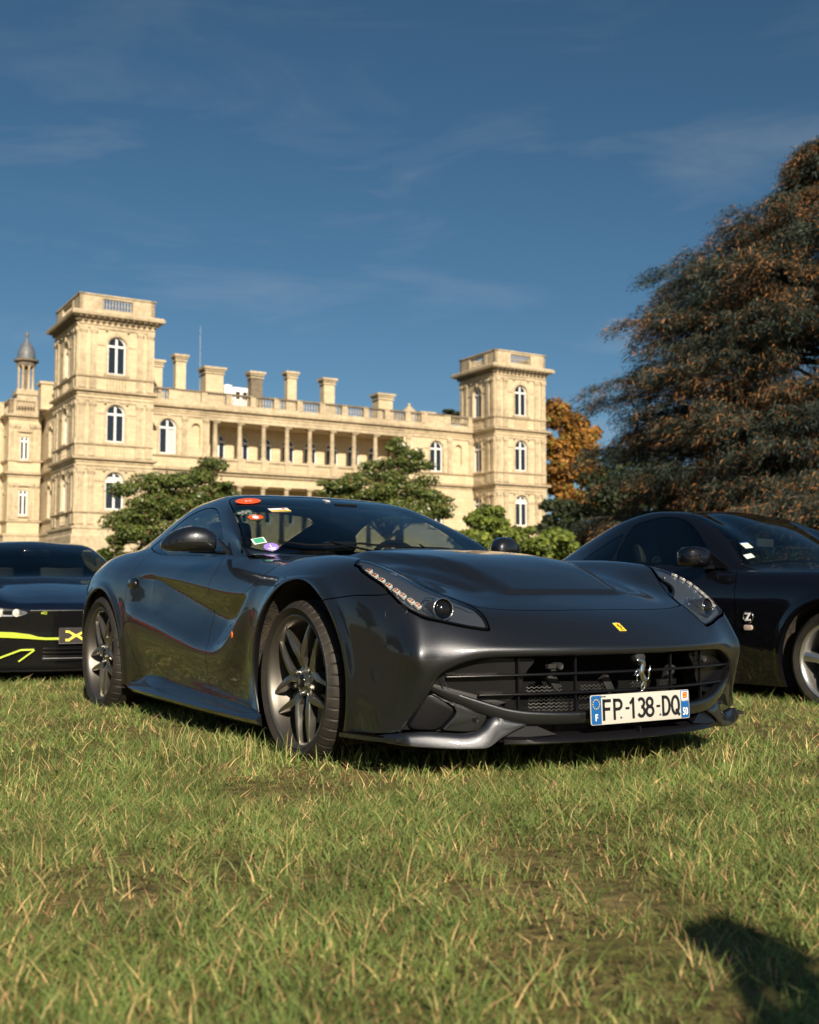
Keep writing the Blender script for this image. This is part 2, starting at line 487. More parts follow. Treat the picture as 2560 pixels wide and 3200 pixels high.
# ------------------------------------------------------------------ grand tourer body: feature lines (x forward, half width, z up), origin under the front axle
GT = {
 0: [(1.07,0,.505),(1.069,0,.521),(1.040,0,.549),(1.0,0,.580),(.94,0,.620),(.87,0,.655),(.7,0,.716),(.5,0,.785),(.35,0,.83),(.2,0,.866),(0,0,.893),(-.3,0,.915),(-.57,0,.930),(-.8,0,1.035),(-1.0,0,1.118),(-1.25,0,1.212),(-1.5,0,1.288),(-1.75,0,1.322),(-2.0,0,1.318),(-2.4,0,1.27),(-2.8,0,1.165),(-3.2,0,1.03),(-3.45,0,.965),(-3.58,0,.94),(-3.62,0,.80),(-3.60,0,.62)],
 1: [(1.053,.22,.505),(1.052,.22,.521),(1.023,.22,.549),(.984,.22,.580),(.925,.22,.619),(.86,.22,.654),(.7,.22,.713),(.5,.22,.783),(.35,.22,.83),(.2,.22,.866),(0,.22,.893),(-.3,.22,.914),(-.575,.22,.929),(-.8,.22,1.028),(-1.0,.22,1.113),(-1.25,.22,1.208),(-1.52,.22,1.288),(-1.75,.22,1.318),(-2.0,.22,1.312),(-2.4,.22,1.26),(-2.8,.22,1.155),(-3.2,.22,1.025),(-3.45,.22,.96),(-3.57,.22,.935),(-3.61,.22,.80),(-3.59,.22,.62)],
 2: [(1.008,.42,.505),(1.007,.42,.521),(.98,.42,.551),(.94,.42,.585),(.885,.42,.624),(.83,.42,.657),(.7,.42,.706),(.5,.42,.772),(.3,.42,.826),(.15,.42,.850),(0,.42,.865),(-.3,.42,.893),(-.63,.42,.921),(-.8,.42,.992),(-1.0,.42,1.085),(-1.25,.42,1.190),(-1.55,.42,1.284),(-1.75,.41,1.310),(-2.0,.40,1.305),(-2.4,.38,1.248),(-2.8,.38,1.14),(-3.2,.37,1.01),(-3.45,.36,.95),(-3.55,.36,.925),(-3.59,.36,.80),(-3.57,.36,.62)],
 3: [(.960,.56,.502),(.960,.56,.520),(.935,.56,.553),(.90,.56,.590),(.85,.56,.633),(.78,.56,.675),(.7,.55,.702),(.5,.54,.757),(.3,.54,.802),(.15,.54,.822),(0,.55,.840),(-.3,.60,.872),(-.6,.70,.902),(-.83,.775,.932),(-1.0,.73,1.040),(-1.25,.67,1.155),(-1.50,.615,1.240),(-1.8,.585,1.272),(-2.1,.575,1.258),(-2.4,.57,1.205),(-2.7,.575,1.115),(-3.0,.58,1.035),(-3.3,.55,.97),(-3.53,.50,.915),(-3.57,.50,.80),(-3.55,.50,.62)],
 4: [(.917,.66,.493),(.918,.66,.517),(.895,.66,.557),(.865,.66,.597),(.81,.655,.655),(.72,.65,.700),(.6,.645,.745),(.5,.65,.778),(.35,.66,.823),(.2,.66,.848),(0,.655,.866),(-.2,.66,.877),(-.4,.68,.886),(-.6,.72,.897),(-.82,.785,.918),(-1.0,.77,.985),(-1.3,.745,1.06),(-1.6,.715,1.10),(-2.0,.69,1.10),(-2.3,.68,1.075),(-2.6,.685,1.035),(-2.9,.69,.995),(-3.2,.68,.955),(-3.5,.60,.90),(-3.54,.60,.80),(-3.52,.60,.62)],
 5: [(.868,.76,.452),(.872,.762,.472),(.868,.764,.516),(.848,.764,.56),(.815,.765,.612),(.77,.765,.672),(.70,.77,.722),(.62,.775,.768),(.5,.785,.822),(.4,.785,.853),(.3,.785,.874),(.15,.775,.892),(0,.765,.902),(-.2,.755,.905),(-.4,.755,.900),(-.6,.77,.897),(-.85,.805,.908),(-1.0,.805,.920),(-1.3,.80,.930),(-1.7,.79,.944),(-2.0,.78,.962),(-2.3,.775,.985),(-2.5,.78,.996),(-2.75,.79,.992),(-2.95,.79,.975),(-3.2,.76,.94),(-3.46,.70,.88),(-3.50,.70,.80),(-3.48,.70,.62)],
 6: [(.846,.797,.410),(.852,.806,.428),(.850,.832,.475),(.840,.852,.516),(.820,.846,.556),(.792,.843,.605),(.745,.848,.66),(.68,.856,.705),(.6,.865,.752),(.5,.874,.795),(.39,.88,.826),(.25,.885,.845),(.1,.885,.852),(0,.883,.853),(-.2,.875,.852),(-.4,.865,.845),(-.6,.862,.845),(-.9,.865,.856),(-1.3,.868,.872),(-1.7,.868,.886),(-2.0,.868,.90),(-2.3,.872,.918),(-2.5,.88,.925),(-2.75,.888,.924),(-2.95,.88,.905),(-3.2,.84,.865),(-3.42,.78,.80),(-3.46,.77,.74),(-3.44,.77,.62)],
 7: [(.838,.813,.385),(.840,.826,.402),(.832,.856,.448),(.808,.878,.488),(.760,.889,.525),(.70,.894,.57),(.62,.912,.63),(.5,.93,.69),(.35,.943,.735),(.2,.95,.758),(.05,.95,.765),(-.1,.946,.76),(-.3,.935,.745),(-.5,.922,.735),(-.8,.912,.745),(-1.2,.908,.76),(-1.7,.912,.775),(-2.0,.92,.785),(-2.3,.938,.80),(-2.55,.952,.812),(-2.75,.955,.812),(-3.0,.945,.79),(-3.2,.905,.76),(-3.38,.84,.72),(-3.43,.82,.68),(-3.42,.82,.58)],
 8: [(.822,.829,.345),(.820,.842,.355),(.796,.868,.386),(.740,.889,.42),(.66,.905,.46),(.56,.925,.50),(.45,.942,.53),(.3,.956,.555),(.1,.965,.57),(-.1,.962,.565),(-.3,.95,.56),(-.5,.936,.56),(-.8,.925,.56),(-1.2,.920,.56),(-1.7,.922,.565),(-2.0,.93,.575),(-2.3,.948,.585),(-2.55,.962,.59),(-2.75,.967,.59),(-3.0,.96,.58),(-3.2,.925,.57),(-3.38,.86,.56),(-3.42,.84,.54),(-3.42,.84,.50)],
 9: [(.785,.858,.282),(.778,.868,.284),(.705,.900,.31),(.62,.921,.335),(.53,.935,.35),(.42,.947,.36),(.3,.955,.37),(.1,.962,.375),(-.1,.958,.37),(-.3,.945,.365),(-.5,.93,.36),(-.8,.918,.36),(-1.2,.912,.36),(-1.7,.914,.365),(-2.0,.922,.37),(-2.3,.942,.375),(-2.55,.957,.38),(-2.75,.962,.38),(-3.0,.95,.38),(-3.2,.91,.38),(-3.38,.85,.38),(-3.42,.83,.38),(-3.42,.83,.36)],
 10:[(.742,.890,.216),(.726,.897,.213),(.67,.912,.206),(.6,.922,.20),(.5,.932,.195),(.42,.938,.19),(.3,.942,.19),(.1,.945,.19),(-.1,.94,.19),(-.3,.925,.19),(-.5,.905,.19),(-.8,.89,.19),(-1.2,.884,.19),(-1.7,.886,.19),(-2.0,.895,.19),(-2.3,.915,.19),(-2.55,.93,.19),(-2.75,.935,.19),(-3.0,.92,.20),(-3.2,.88,.22),(-3.38,.82,.24),(-3.42,.80,.25)],
}
GT_COWL = {0:-.57,1:-.575,2:-.63,3:-.80,4:-.82,5:-.85,6:-.87,7:-.88,8:-.88,9:-.88,10:-.88}
GT_HEAD = {0:-1.5,1:-1.52,2:-1.55,3:-1.57,4:-1.58,5:-1.58,6:-1.58,7:-1.58,8:-1.58,9:-1.58,10:-1.58}

def build_net(lines, a1, a2, n=(26, 11, 22), ease=1.35):
    ks = sorted(lines); out = []
    for k in ks:
        p = np.array(lines[k], float)
        c = np.concatenate([[0], np.cumsum(np.linalg.norm(np.diff(p, axis=0), axis=1))])
        def at(t): return np.stack([pchip(c, p[:, i], t) for i in range(3)], 1)
        def tx(x):       # chord parameter at which x is reached
            i = int(np.argmax(p[:, 0] < x)); i = max(i, 1)
            f = (p[i-1, 0]-x) / (p[i-1, 0]-p[i, 0]+1e-9)
            return c[i-1] + f*(c[i]-c[i-1])
        t1, t2 = tx(a1[k]), tx(a2[k])
        s0 = np.linspace(0, 1, n[0]+1)**ease * t1
        s1 = t1 + np.linspace(0, 1, n[1]+1)[1:]*(t2-t1)
        s2 = t2 + (1-(1-np.linspace(0, 1, n[2]+1)[1:])**1.15)*(c[-1]-t2)
        out.append(at(np.concatenate([s0, s1, s2])))
    H = np.stack(out, 1)                       # (nu, 11, 3) half
    Rt = H[:, ::-1].copy(); Rt[..., 1] *= -1   # right side is negative y
    return np.concatenate([Rt[:, :-1], H], 1)

def sm(a, b, x):
    t = np.clip((x-a)/(b-a), 0, 1); return t*t*(3-2*t)

def gt_grid(ru=7, rv=(6, 16)):
    net = build_net(GT, GT_COWL, GT_HEAD)
    nu = net.shape[0]
    tu = np.linspace(0, nu-1, (nu-1)*ru+1)
    half = [0.0]
    for k in range(10):
        m = rv[0] if k < 5 else rv[1]
        half += [k + (i+1)/m for i in range(m)]
    half = np.array(half)
    vv = np.concatenate([-half[::-1][:-1], half])
    G = bs_surface(net, tu, vv+10, iters=2)
    G[:, len(half)-1, 1] = 0
    U, W = np.meshgrid(tu, vv, indexing='ij')
    x, y, z = G[..., 0], G[..., 1], G[..., 2]
    sg = np.sign(W); w = np.abs(y); av = np.abs(W)
    # ---- power dome on the bonnet with a crisp front edge
    dw = pchip([-1, -.3, .2, .5, .75, 1.2], [.47, .44, .385, .34, .30, .28], x)
    front = .675 - .10*w*w
    dm = sm(0, 1, (front-x)/.020)*sm(-.55, -.30, x)
    ed = sm(dw+.03, dw-.03, w)
    G[..., 2] += .027*dm*ed*sm(.80, .3, x) + .010*dm*ed*(av < 4)
    wc_ = pchip([-.2, .25, .45, .62, .8], [.50, .490, .465, .42, .40], x)
    G[..., 2] -= .016*np.exp(-((w-wc_)/.035)**2)*sm(.02, .25, x)*sm(.66, .56, x)*(av < 4.5)
    # ---- flank sculpting
    x = G[..., 0]; z = G[..., 2]; w = np.abs(G[..., 1])
    side = sm(5.6, 6.2, av)
    # crease line, valley line, top line
    zc = pchip([-3.2, -2.75, -2.214, -1.8, -1.4, -1.1, -.97, -.85, -.75, -.62, -.53, -.40], [.66, .64, .60, .54, .475, .435, .43, .45, .495, .60, .69, .80], x)
    zt = pchip([-3.2, -1.96, -.544, -.3], [.84, .831, .722, .72], x)
    zb = pchip([-3.2, -1.96, -1.6, -1.25, -1.02, -.92, -.84, -.70, -.56, -.3], [.84, .831, .756, .678, .625, .612, .620, .672, .718, .72], x)
    hgt = np.maximum(zt-zb, 0)
    inm = sm(-2.45, -2.05, x)*sm(-.42, -.60, x)
    fz = sm(zc-.22, zc, z)*(1-sm(zc, zc+.015, z))
    dep = .40*hgt                       # depth at the valley
    # between crease and valley: slopes inwards going up
    band = np.clip((z-zc)/(np.maximum(zb-zc, .03)), 0, 1)
    tri = np.where(z > zb, np.clip((zt-z)/np.maximum(hgt, .004), 0, 1), 1.0)
    rec = np.where(hgt > .004, dep*np.where(z > zb, tri, 1.0)*sm(0, 1, band), 0)
    bandin = (.018 + 0*x)*sm(-2.3, -1.9, x)*sm(0, 1, np.clip((z-zc)/.16, 0, 1))*(1-sm(zt-.02, zt+.02, z))*np.where(hgt > .004, tri, 1)
    out = .016*sm(-2.35, -2.1, x)*sm(-.42, -.66, x)*sm(zc-.26, zc, z)*(1-sm(zc-.0, zc+.10, z))
    low = -.018*sm(-2.3, -2.0, x)*sm(-.40, -.60, x)*sm(zc-.03, zc-.25, z)
    d = (out + low - rec*inm - bandin*inm)*side*(z < .88)
    # flared wheel arch lips
    rf = np.hypot(x-.012, z-.345); rr = np.hypot(x+2.715, z-.36)
    d = d + side*(.012*np.exp(-((rf-.455)/.030)**2)*(z < .8) + .012*np.exp(-((rr-.415)/.028)**2)*(z < .8))
    G[..., 1] += sg*d
    return G, U, W
# ------------------------------------------------------------------ shared car materials
M = {}
M['grey_paint'] = paint('grey_paint', (.034, .036, .041), metal=.8, rough=.34, coat_r=.008)
M['black_paint'] = paint('black_paint', (.003, .003, .005), metal=0, rough=.5, coat_r=.008, flake=0, spec=.05)
M['blue_black'] = paint('blue_black', (.003, .006, .016), metal=.2, rough=.45, coat_r=.01, flake=0, spec=.1)
M['satin'] = pmat('satin_black', (.006, .006, .0075), rough=.27, spec=.3)
M['trim'] = pmat('black_trim', (.02, .02, .021), rough=.55, bump=.15, bscale=300)
M['dark'] = pmat('cavity_black', (.0035, .0035, .004), rough=.8, spec=.2)
M['gloss_black'] = pmat('gloss_black', (.006, .006, .007), rough=.08)
M['lamp_body'] = pmat('lamp_body', (.15, .165, .185), rough=.30, metal=.7)
M['chrome'] = pmat('chrome', (.78, .78, .76), rough=.12, metal=1)
M['wheel'] = pmat('wheel_grey', (.25, .24, .215), rough=.28, metal=.92, coat=.3, coat_r=.12)
M['rim_barrel'] = pmat('rim_barrel', (.16, .15, .135), rough=.48, metal=.9)
M['silver_wheel'] = pmat('wheel_silver', (.55, .55, .54), rough=.28, metal=.9, coat=.5)
M['rubber'] = pmat('tyre_rubber', (.012, .0115, .0115), rough=.6, spec=.35, bump=.12, bscale=160, var=.5, vscale=9, col2=(.030, .025, .019))
M['dusty'] = pmat('dusty_liner', (.010, .009, .008), rough=.95, bump=.8, bscale=90, var=.8, vscale=24, col2=(.05, .036, .024))
M['disc'] = pmat('brake_disc', (.22, .21, .20), rough=.4, metal=.9, bump=.1, bscale=200)
M['seal'] = pmat('seal_rubber', (.008, .008, .009), rough=.5)
M['glass'] = glass_mat('screen_glass', (.38, .44, .43), gl=.85)
M['side_glass'] = glass_mat('side_glass', (.50, .58, .56), gl=.95)
M['lens'] = glass_mat('lens_glass', (.92, .94, .96), gl=.8)
M['interior'] = pmat('cabin_leather', (.010, .010, .011), rough=.55, bump=.2, bscale=150)
M['pale_trim'] = pmat('cabin_pale', (.12, .12, .12), rough=.5)
M['amber'] = pmat('amber', (.85, .16, .01), rough=.12, coat=1)
M['white_plastic'] = pmat('plate_white', (.50, .49, .45), rough=.32, coat=.3, coat_r=.1)
M['plate_blue'] = pmat('plate_blue', (.010, .10, .32), rough=.3, coat=.3, coat_r=.1)
M['ink'] = pmat('ink_black', (.010, .010, .012), rough=.4)
M['white'] = pmat('white_print', (.8, .8, .8), rough=.4)
M['yellow'] = pmat('yellow_print', (.80, .58, .03), rough=.35)
M['red'] = pmat('red_print', (.62, .03, .015), rough=.4)
M['orange'] = pmat('orange_print', (.95, .10, .015), rough=.4)
M['purple'] = pmat('purple_print', (.30, .20, .62), rough=.4)
M['green'] = pmat('green_print', (.05, .34, .20), rough=.4)
M['deep_green'] = pmat('deep_green_print', (.01, .035, .02), rough=.4)
M['lime'] = pmat('lime_paint', (.46, .58, .06), rough=.3, coat=.8)
M['led'] = pmat('led_reflector', (.80, .74, .66), rough=.25, metal=.35)
M['steel'] = pmat('steel', (.45, .45, .44), rough=.35, metal=1)

def text_mesh(s, size, mat, name='lettering', depth=.0006, sx=1.0, bold=0.0, spacing=1.0):
    cu = bpy.data.curves.new('t', 'FONT')
    cu.body = s; cu.size = size; cu.extrude = depth; cu.align_x = 'CENTER'; cu.align_y = 'CENTER'
    cu.offset = bold; cu.space_character = spacing; cu.resolution_u = 4
    to = bpy.data.objects.new('t', cu)
    me = bpy.data.meshes.new_from_object(to)
    bpy.data.objects.remove(to); bpy.data.curves.remove(cu)
    me.materials.clear(); me.materials.append(mat)
    n = len(me.vertices); a = np.empty(n*3, np.float32); me.vertices.foreach_get('co', a)
    a = a.reshape(-1, 3); a[:, 0] *= sx
    c = (a.min(0)+a.max(0))/2; a -= [c[0], c[1], 0]
    me.vertices.foreach_set('co', a.ravel()); me.update()
    me.name = name
    o = bpy.data.objects.new(name, me); col.objects.link(o)
    return o

def frame(o, pos, ex, ey, parent):
    """place o (drawn in its xy plane) at pos with local axes ex, ey"""
    ex = Vector(ex).normalized(); ey = Vector(ey); ey = (ey - ex*ey.dot(ex)).normalized(); ez = ex.cross(ey)
    m = Matrix((ex, ey, ez)).transposed().to_4x4(); m.translation = Vector(pos)
    o.parent = parent; o.matrix_local = m
    return o

# ------------------------------------------------------------------ wheels
def make_tyre(r, rim, wdt, parent, slots=46):
    """tyre about the local y axis, outer face at -y"""
    n = slots*9
    h = wdt/2
    prof = [(rim-.012, -h+.028), (rim+.004, -h+.012), (rim+.018, -h+.003), ((r+rim)/2, -h-.006), (r-.030, -h), (r-.016, -h+.010), (r-.005, -h+.026), (r, -h+.048),
            (r+.001, -h+.060), (r-.007, -h+.063), (r-.007, -h+.071), (r+.001, -h+.074), (r+.002, -.035), (r-.007, -.031), (r-.007, -.021), (r+.002, -.017), (r+.002, .017), (r-.007, .021), (r-.007, .031), (r+.002, .035),
            (r+.001, h-.074), (r-.007, h-.071), (r-.007, h-.063), (r+.001, h-.060), (r, h-.048), (r-.005, h-.026), (r-.016, h-.010), (r-.030, h), ((r+rim)/2, h+.004), (rim, h-.01)]
    V = []; F = []
    for j, (rr, y) in enumerate(prof):
        for i in range(n):
            a = 2*PI*i/n
            q = rr
            ph = i % 9
            if ph == 0 and (4 <= j <= 8 or 23 <= j <= 27): q = rr - (.0045 if 5 <= j <= 8 else .0015)
            V.append((q*math.cos(a), y, q*math.sin(a)))
    for j in range(len(prof)-1):
        for i in range(n):
            k = (i+1) % n
            F.append((j*n+i, (j+1)*n+i, (j+1)*n+k, j*n+k))
    o = mobj('tyre', V, F, M['rubber'], parent, smooth=True, angle=28)
    return o

def beam(mb, path, width, depth, ridge, side=0.0):
    """spoke arm: path points (x,y,z) in the wheel plane (y is axial, outer is -y)"""
    V = []; F = []
    n = len(path)
    for i, p in enumerate(path):
        p = Vector(p)
        d = (Vector(path[min(i+1, n-1)]) - Vector(path[max(i-1, 0)])).normalized()
        a = Vector((0, 1, 0)).cross(d).normalized()
        w = width[i]; dp = depth[i]; rg = ridge[i]
        for (s, t) in ((-1.12, dp), (-1.0, .004), (-.80, -.001), (side-.10, -rg), (side+.10, -rg), (.80, -.001), (1.0, .004), (1.12, dp)):
            V.append(p + a*w*s + Vector((0, t, 0)))
    m = 8
    for i in range(n-1):
        for k in range(m-1):
            F.append((i*m+k, i*m+k+1, (i+1)*m+k+1, (i+1)*m+k))
        F.append((i*m+m-1, i*m, (i+1)*m, (i+1)*m+m-1))
    F.append(tuple(range(m))[::-1]); F.append(tuple((n-1)*m+k for k in range(m)))
    mb.add(V, F)

def make_wheel(parent, pos, r, rim, wdt, side=-1, rot=0.0, mat='wheel', arms=None, n=5, steer=0.0, disc=.19, caliper=True, cap='yellow', twin=True):
    """wheel > tyre, rim, spokes, hub cap, bolts, valve, brake disc; outer face towards side*y"""
    w = empty('wheel', pos, parent=parent)
    w.rotation_euler = (0, 0, (0 if side < 0 else PI) + steer)
    make_tyre(r, rim, wdt, w)
    h = wdt/2
    b = MB()
    b.lathe([(rim+.006, -h+.020), (rim+.008, -h+.010), (rim+.002, -h+.006), (rim-.006, -h+.010), (rim-.014, -h+.024), (rim-.020, -h+.05), (rim-.030, -.01), (rim-.045, h-.09), (rim-.03, h-.03), (rim-.01, h-.01)], 72, axis='y')
    ro = b.build('rim', M['rim_barrel'] if mat == 'wheel' else M[mat], w, smooth=True, angle=50)
    yb = -h+.030
    for k in range(n):
        a0 = rot + 2*PI*k/n
        sp = MB()
        def pol(rr, a, y): return (rr*math.cos(a), y, rr*math.sin(a))
        if twin:
            for s in (-1, 1):
                tip = s*R(26.5)
                pa = Vector(pol(.108, a0+s*R(6.5), yb+.006)); pb = Vector(pol(rim-.004, a0+tip, yb+.006))
                lp = lambda t, dy: tuple(pa.lerp(pb, t) + Vector((0, dy, 0)))
                path = [pol(.040, a0+s*R(10), yb+.028), pol(.075, a0+s*R(6.5), yb+.016), tuple(pa), lp(.22, -.003), lp(.5, -.005), lp(.78, -.004), lp(1, 0)]
                sp_w = [.015, .0125, .0150, .0172, .0140, .0100, .0055]
                beam(sp, path, sp_w, [.030, .036, .040, .040, .036, .032, .028], [.001, .003, .005, .006, .005, .003, .001], side=-.45*s)
        else:
            path = [pol(.035, a0, yb+.022), pol(.08, a0, yb+.010), pol(.15, a0, yb+.0), pol(rim-.04, a0, yb-.004), pol(rim-.004, a0, yb+.004)]
            beam(sp, path, [.036, .030, .026, .030, .036], [.04]*5, [.004, .006, .009, .009, .006])
        sp.build('spoke', M[mat], w, smooth=True, angle=26)
    hb = MB(); hb.lathe([(0, yb+.006), (.034, yb+.008), (.060, yb+.018), (.070, yb+.04), (.072, yb+.08), (0, yb+.08)], 40, axis='y')
    hb.build('hub', M[mat], w, smooth=True)
    cp = MB(); cp.lathe([(0, yb-.002), (.024, yb-.001), (.029, yb+.002), (.031, yb+.010)], 32, axis='y')
    co = cp.build('centre_cap', M['gloss_black'], w, smooth=True)
    if cap:
        e = MB(); e.lathe([(0, yb-.0035), (.014, yb-.0032)], 20, axis='y'); 
        e.build('badge', M['chrome' if cap != 'yellow' else 'steel'], co)
    for k in range(5):
        a = rot + PI/5 + 2*PI*k/5
        t = MB(); t.lathe([(0, yb+.006), (.006, yb+.006), (.0065, yb+.002), (.0105, yb+.002), (.011, yb+.03)], 12, Matrix.Translation((.050*math.cos(a), 0, .050*math.sin(a))), axis='y')
        t.build('wheel_bolt', M['steel'], w, smooth=True, angle=30)
    vs = MB(); a = rot + R(-128 if side < 0 else -52)
    vs.tube([(math.cos(a)*(rim-.03), yb+.035, math.sin(a)*(rim-.03)), (math.cos(a)*(rim-.06), yb+.02, math.sin(a)*(rim-.06))], .004, 8)
    vs.build('valve', M['steel'], w, smooth=True)
    d = MB(); d.lathe([(.06, .02), (disc, .02), (disc, .045), (.06, .045)], 60, axis='y')
    d.build('brake_disc', M['disc'], w, smooth=True, angle=30)
    bk = MB(); bk.lathe([(0, .05), (disc+.03, .05), (rim-.05, .09)], 40, axis='y'); bk.build('backing', M['dark'], w)
    if caliper:
        c = MB(); c.lathe([(disc-.065, -.03), (disc+.008, -.03), (disc+.018, -.015), (disc+.018, .07), (disc-.065, .07), (disc-.065, -.03)], 16, axis='y', a0=R(150), a1=R(212))
        c.build('brake_caliper', M['satin'], w, smooth=True, angle=35)
    return w

# ------------------------------------------------------------------ rearing horse figure (drawn in xy, about 1 unit tall)
HORSE = [
    [(-.10,.92,.035),(-.16,.86,.045),(-.08,.86,.07),(.0,.83,.075),(.04,.74,.085),(.02,.62,.10),(.0,.50,.115),(.04,.40,.11),(.10,.30,.12),(.14,.24,.11)],
    [(.0,.56,.06),(-.12,.58,.045),(-.22,.52,.03),(-.24,.46,.022),(-.30,.44,.02)],
    [(.0,.50,.06),(-.10,.46,.045),(-.18,.40,.03),(-.16,.30,.022),(-.20,.26,.02)],
    [(.12,.24,.10),(.06,.16,.07),(.0,.08,.04),(.04,.0,.03),(-.02,-.06,.025),(-.10,-.06,.02)],
    [(.14,.22,.09),(.16,.10,.055),(.10,.0,.035),(.12,-.12,.028),(.06,-.18,.024)],
    [(.18,.28,.05),(.26,.30,.03),(.30,.40,.035),(.30,.52,.045),(.34,.62,.035),(.32,.70,.015)],
    [(.06,.86,.02),(.12,.80,.025),(.13,.70,.03),(.11,.62,.02)],
]
def horse(size, mat, name, flat=.5, n=8):
    m = MB()
    for ch in HORSE:
        # smooth the chain
        pts = np.array(ch); t = np.arange(len(pts)); tt = np.linspace(0, len(pts)-1, (len(pts)-1)*4+1)
        q = np.stack([pchip(t, pts[:, i], tt) for i in range(3)], 1); q[:, 2] *= 1.35
        V = []; F = []
        for i, (x, y, r) in enumerate(q):
            a = q[min(i+1, len(q)-1)]; b = q[max(i-1, 0)]
            d = Vector((a[0]-b[0], a[1]-b[1], 0)).normalized(); s = Vector((-d.y, d.x, 0))
            for k in range(n):
                an = 2*PI*k/n
                V.append((Vector((x, y, 0)) + s*(r*.62*math.cos(an)) + Vector((0, 0, r*.62*flat*math.sin(an))))*size)
        for i in range(len(q)-1):
            for k in range(n):
                k2 = (k+1) % n; F.append((i*n+k, i*n+k2, (i+1)*n+k2, (i+1)*n+k))
        F.append(tuple(range(n))); F.append(tuple((len(q)-1)*n+k for k in range(n)))
        m.add(V, F)
    return m.build(name, mat, None, smooth=True, angle=60)

def sweep(mb, P, prof, close=False, up=(0, 0, 1), scale=None):
    """P path points; prof [(a,b)] with a along path x up (sideways), b along up"""
    V = []; F = []; n = len(P); m = len(prof)
    for i in range(n):
        p = Vector(P[i]); d = (Vector(P[min(i+1, n-1)]) - Vector(P[max(i-1, 0)])).normalized()
        s = d.cross(Vector(up)).normalized(); u = s.cross(d).normalized()
        k = 1.0 if scale is None else scale[i]
        for (a, b) in prof: V.append(p + s*a*k + u*b*k)
    for i in range(n-1):
        for j in range(m):
            j2 = (j+1) % m
            F.append((i*m+j, i*m+j2, (i+1)*m+j2, (i+1)*m+j))
    F.append(tuple(range(m))[::-1]); F.append(tuple((n-1)*m+j for j in range(m)))
    mb.add(V, F)

def grid_sheet(G, U, W):
    N = -grid_normals(G)
    nu, nv = G.shape[:2]
    idx = np.arange(nu*nv).reshape(nu, nv)
    Q = np.stack([idx[:-1, :-1], idx[:-1, 1:], idx[1:, 1:], idx[1:, :-1]], -1).reshape(-1, 4)
    A = np.concatenate([G.reshape(-1, 3), N.reshape(-1, 3), U.reshape(-1, 1), W.reshape(-1, 1)], 1)
    return Sheet(A, Q)

def split(sh, fn, g=.0045):
    """part where fn>0 and the rest, with a gap g between"""
    a, b = sh.cut(fn(sh.A) - g/2)
    if g > 0 and len(b.A): _, b = b.cut(fn(b.A) + g/2)
    return a, b

def surf_pick(S, x, w, z, side=-1, n=1):
    """nearest body point (and normal) to a car-space position"""
    q = np.array([x, side*w, z])
    d = ((S[:, :3]-q)**2).sum(1); i = int(d.argmin())
    return Vector(S[i, :3]), Vector(S[i, 3:6])

# ------------------------------------------------------------------ the grand tourer
TH = 0.565276662235661
CARPOS = (0.3108791539457698, 5.3116598549298635, 0)
car = empty('sports_car', CARPOS, TH-PI/2,
            'metallic dark grey front-engined sports coupe with stickers on its windscreen, number plate FP-138-DQ', 'car', 'cars parked on the lawn')
G, U, W = gt_grid()
body = grid_sheet(G, U, W)
S0 = body.A.copy()
P_ = M['grey_paint']
aw = lambda A: np.abs(A[:, 7])
WINPOLY = [(-1.10,.932),(-1.16,.975),(-1.29,1.075),(-1.44,1.160),(-1.60,1.212),(-1.78,1.230),(-1.98,1.216),(-2.17,1.170),(-2.34,1.100),(-2.46,1.035),(-2.40,1.012),(-2.2,.977),(-2.02,.957),(-1.6,.944),(-1.25,.928)]
WS = [(-.585,0),(-.59,.25),(-.64,.45),(-.74,.63),(-.905,.792),(-.96,.776),(-1.02,.745),(-1.25,.680),(-1.48,.617),(-1.585,.576),(-1.60,.54),(-1.575,.4),(-1.55,.2),(-1.545,0)]
def full(p): return p + [(a, -b) for a, b in p[::-1] if b != 0]
WSF = round_poly(full(WS), it=2)
RWF = full([(-2.38,0),(-2.41,.34),(-2.50,.44),(-3.10,.41),(-3.25,.30),(-3.28,0)])
f_ws = lambda A: np.where((A[:, 0] < -.4) & (A[:, 0] > -1.7), sdf_poly(WSF, A[:, 0], A[:, 1]), -1)
f_rw = lambda A: np.where((A[:, 2] > .9), sdf_poly(RWF, A[:, 0], A[:, 1]), -1)
WINPOLY = round_poly(WINPOLY, it=2)
def f_win(A): return np.minimum(sdf_poly(WINPOLY, A[:, 0], A[:, 2]), (np.minimum(aw(A)-2.9, 5.6-aw(A)))*.15)
HL = [(.300,.800),(.36,.86),(.43,.93),(.60,.95),(.745,.90),(.790,.822),(.822,.770),(.855,.705),(.885,.640),(.905,.600),(.897,.576),(.84,.560),(.775,.562),(.68,.602),(.58,.655),(.48,.712),(.38,.770)]
HL = fillet(HL, .02)
def f_hl(A):
    x, w, z = A[:, 0], np.abs(A[:, 1]), A[:, 2]
    zl = pchip([.25,.40,.43,.512,.579,.646,.696,.733,.77,.80,.85,.92], [.86,.835,.822,.790,.763,.724,.692,.670,.650,.630,.606,.580], x)
    return np.where(x > .2, np.minimum(sdf_poly(HL, x, w), (z-zl)*.9), -1)
BON = full([(.850,0),(.846,.2),(.828,.35),(.806,.46),(.775,.556),(.68,.596),(.58,.649),(.48,.706),(.38,.764),(.30,.793),(.1,.772),(-.1,.765),(-.33,.792),(-.5,.772),(-.80,.790),(-.915,.780),(-.78,.66),(-.655,.455),(-.605,.25),(-.600,0)])
f_bon = lambda A: np.where((A[:, 0] > -1), sdf_poly(BON, A[:, 0], A[:, 1]), -1)
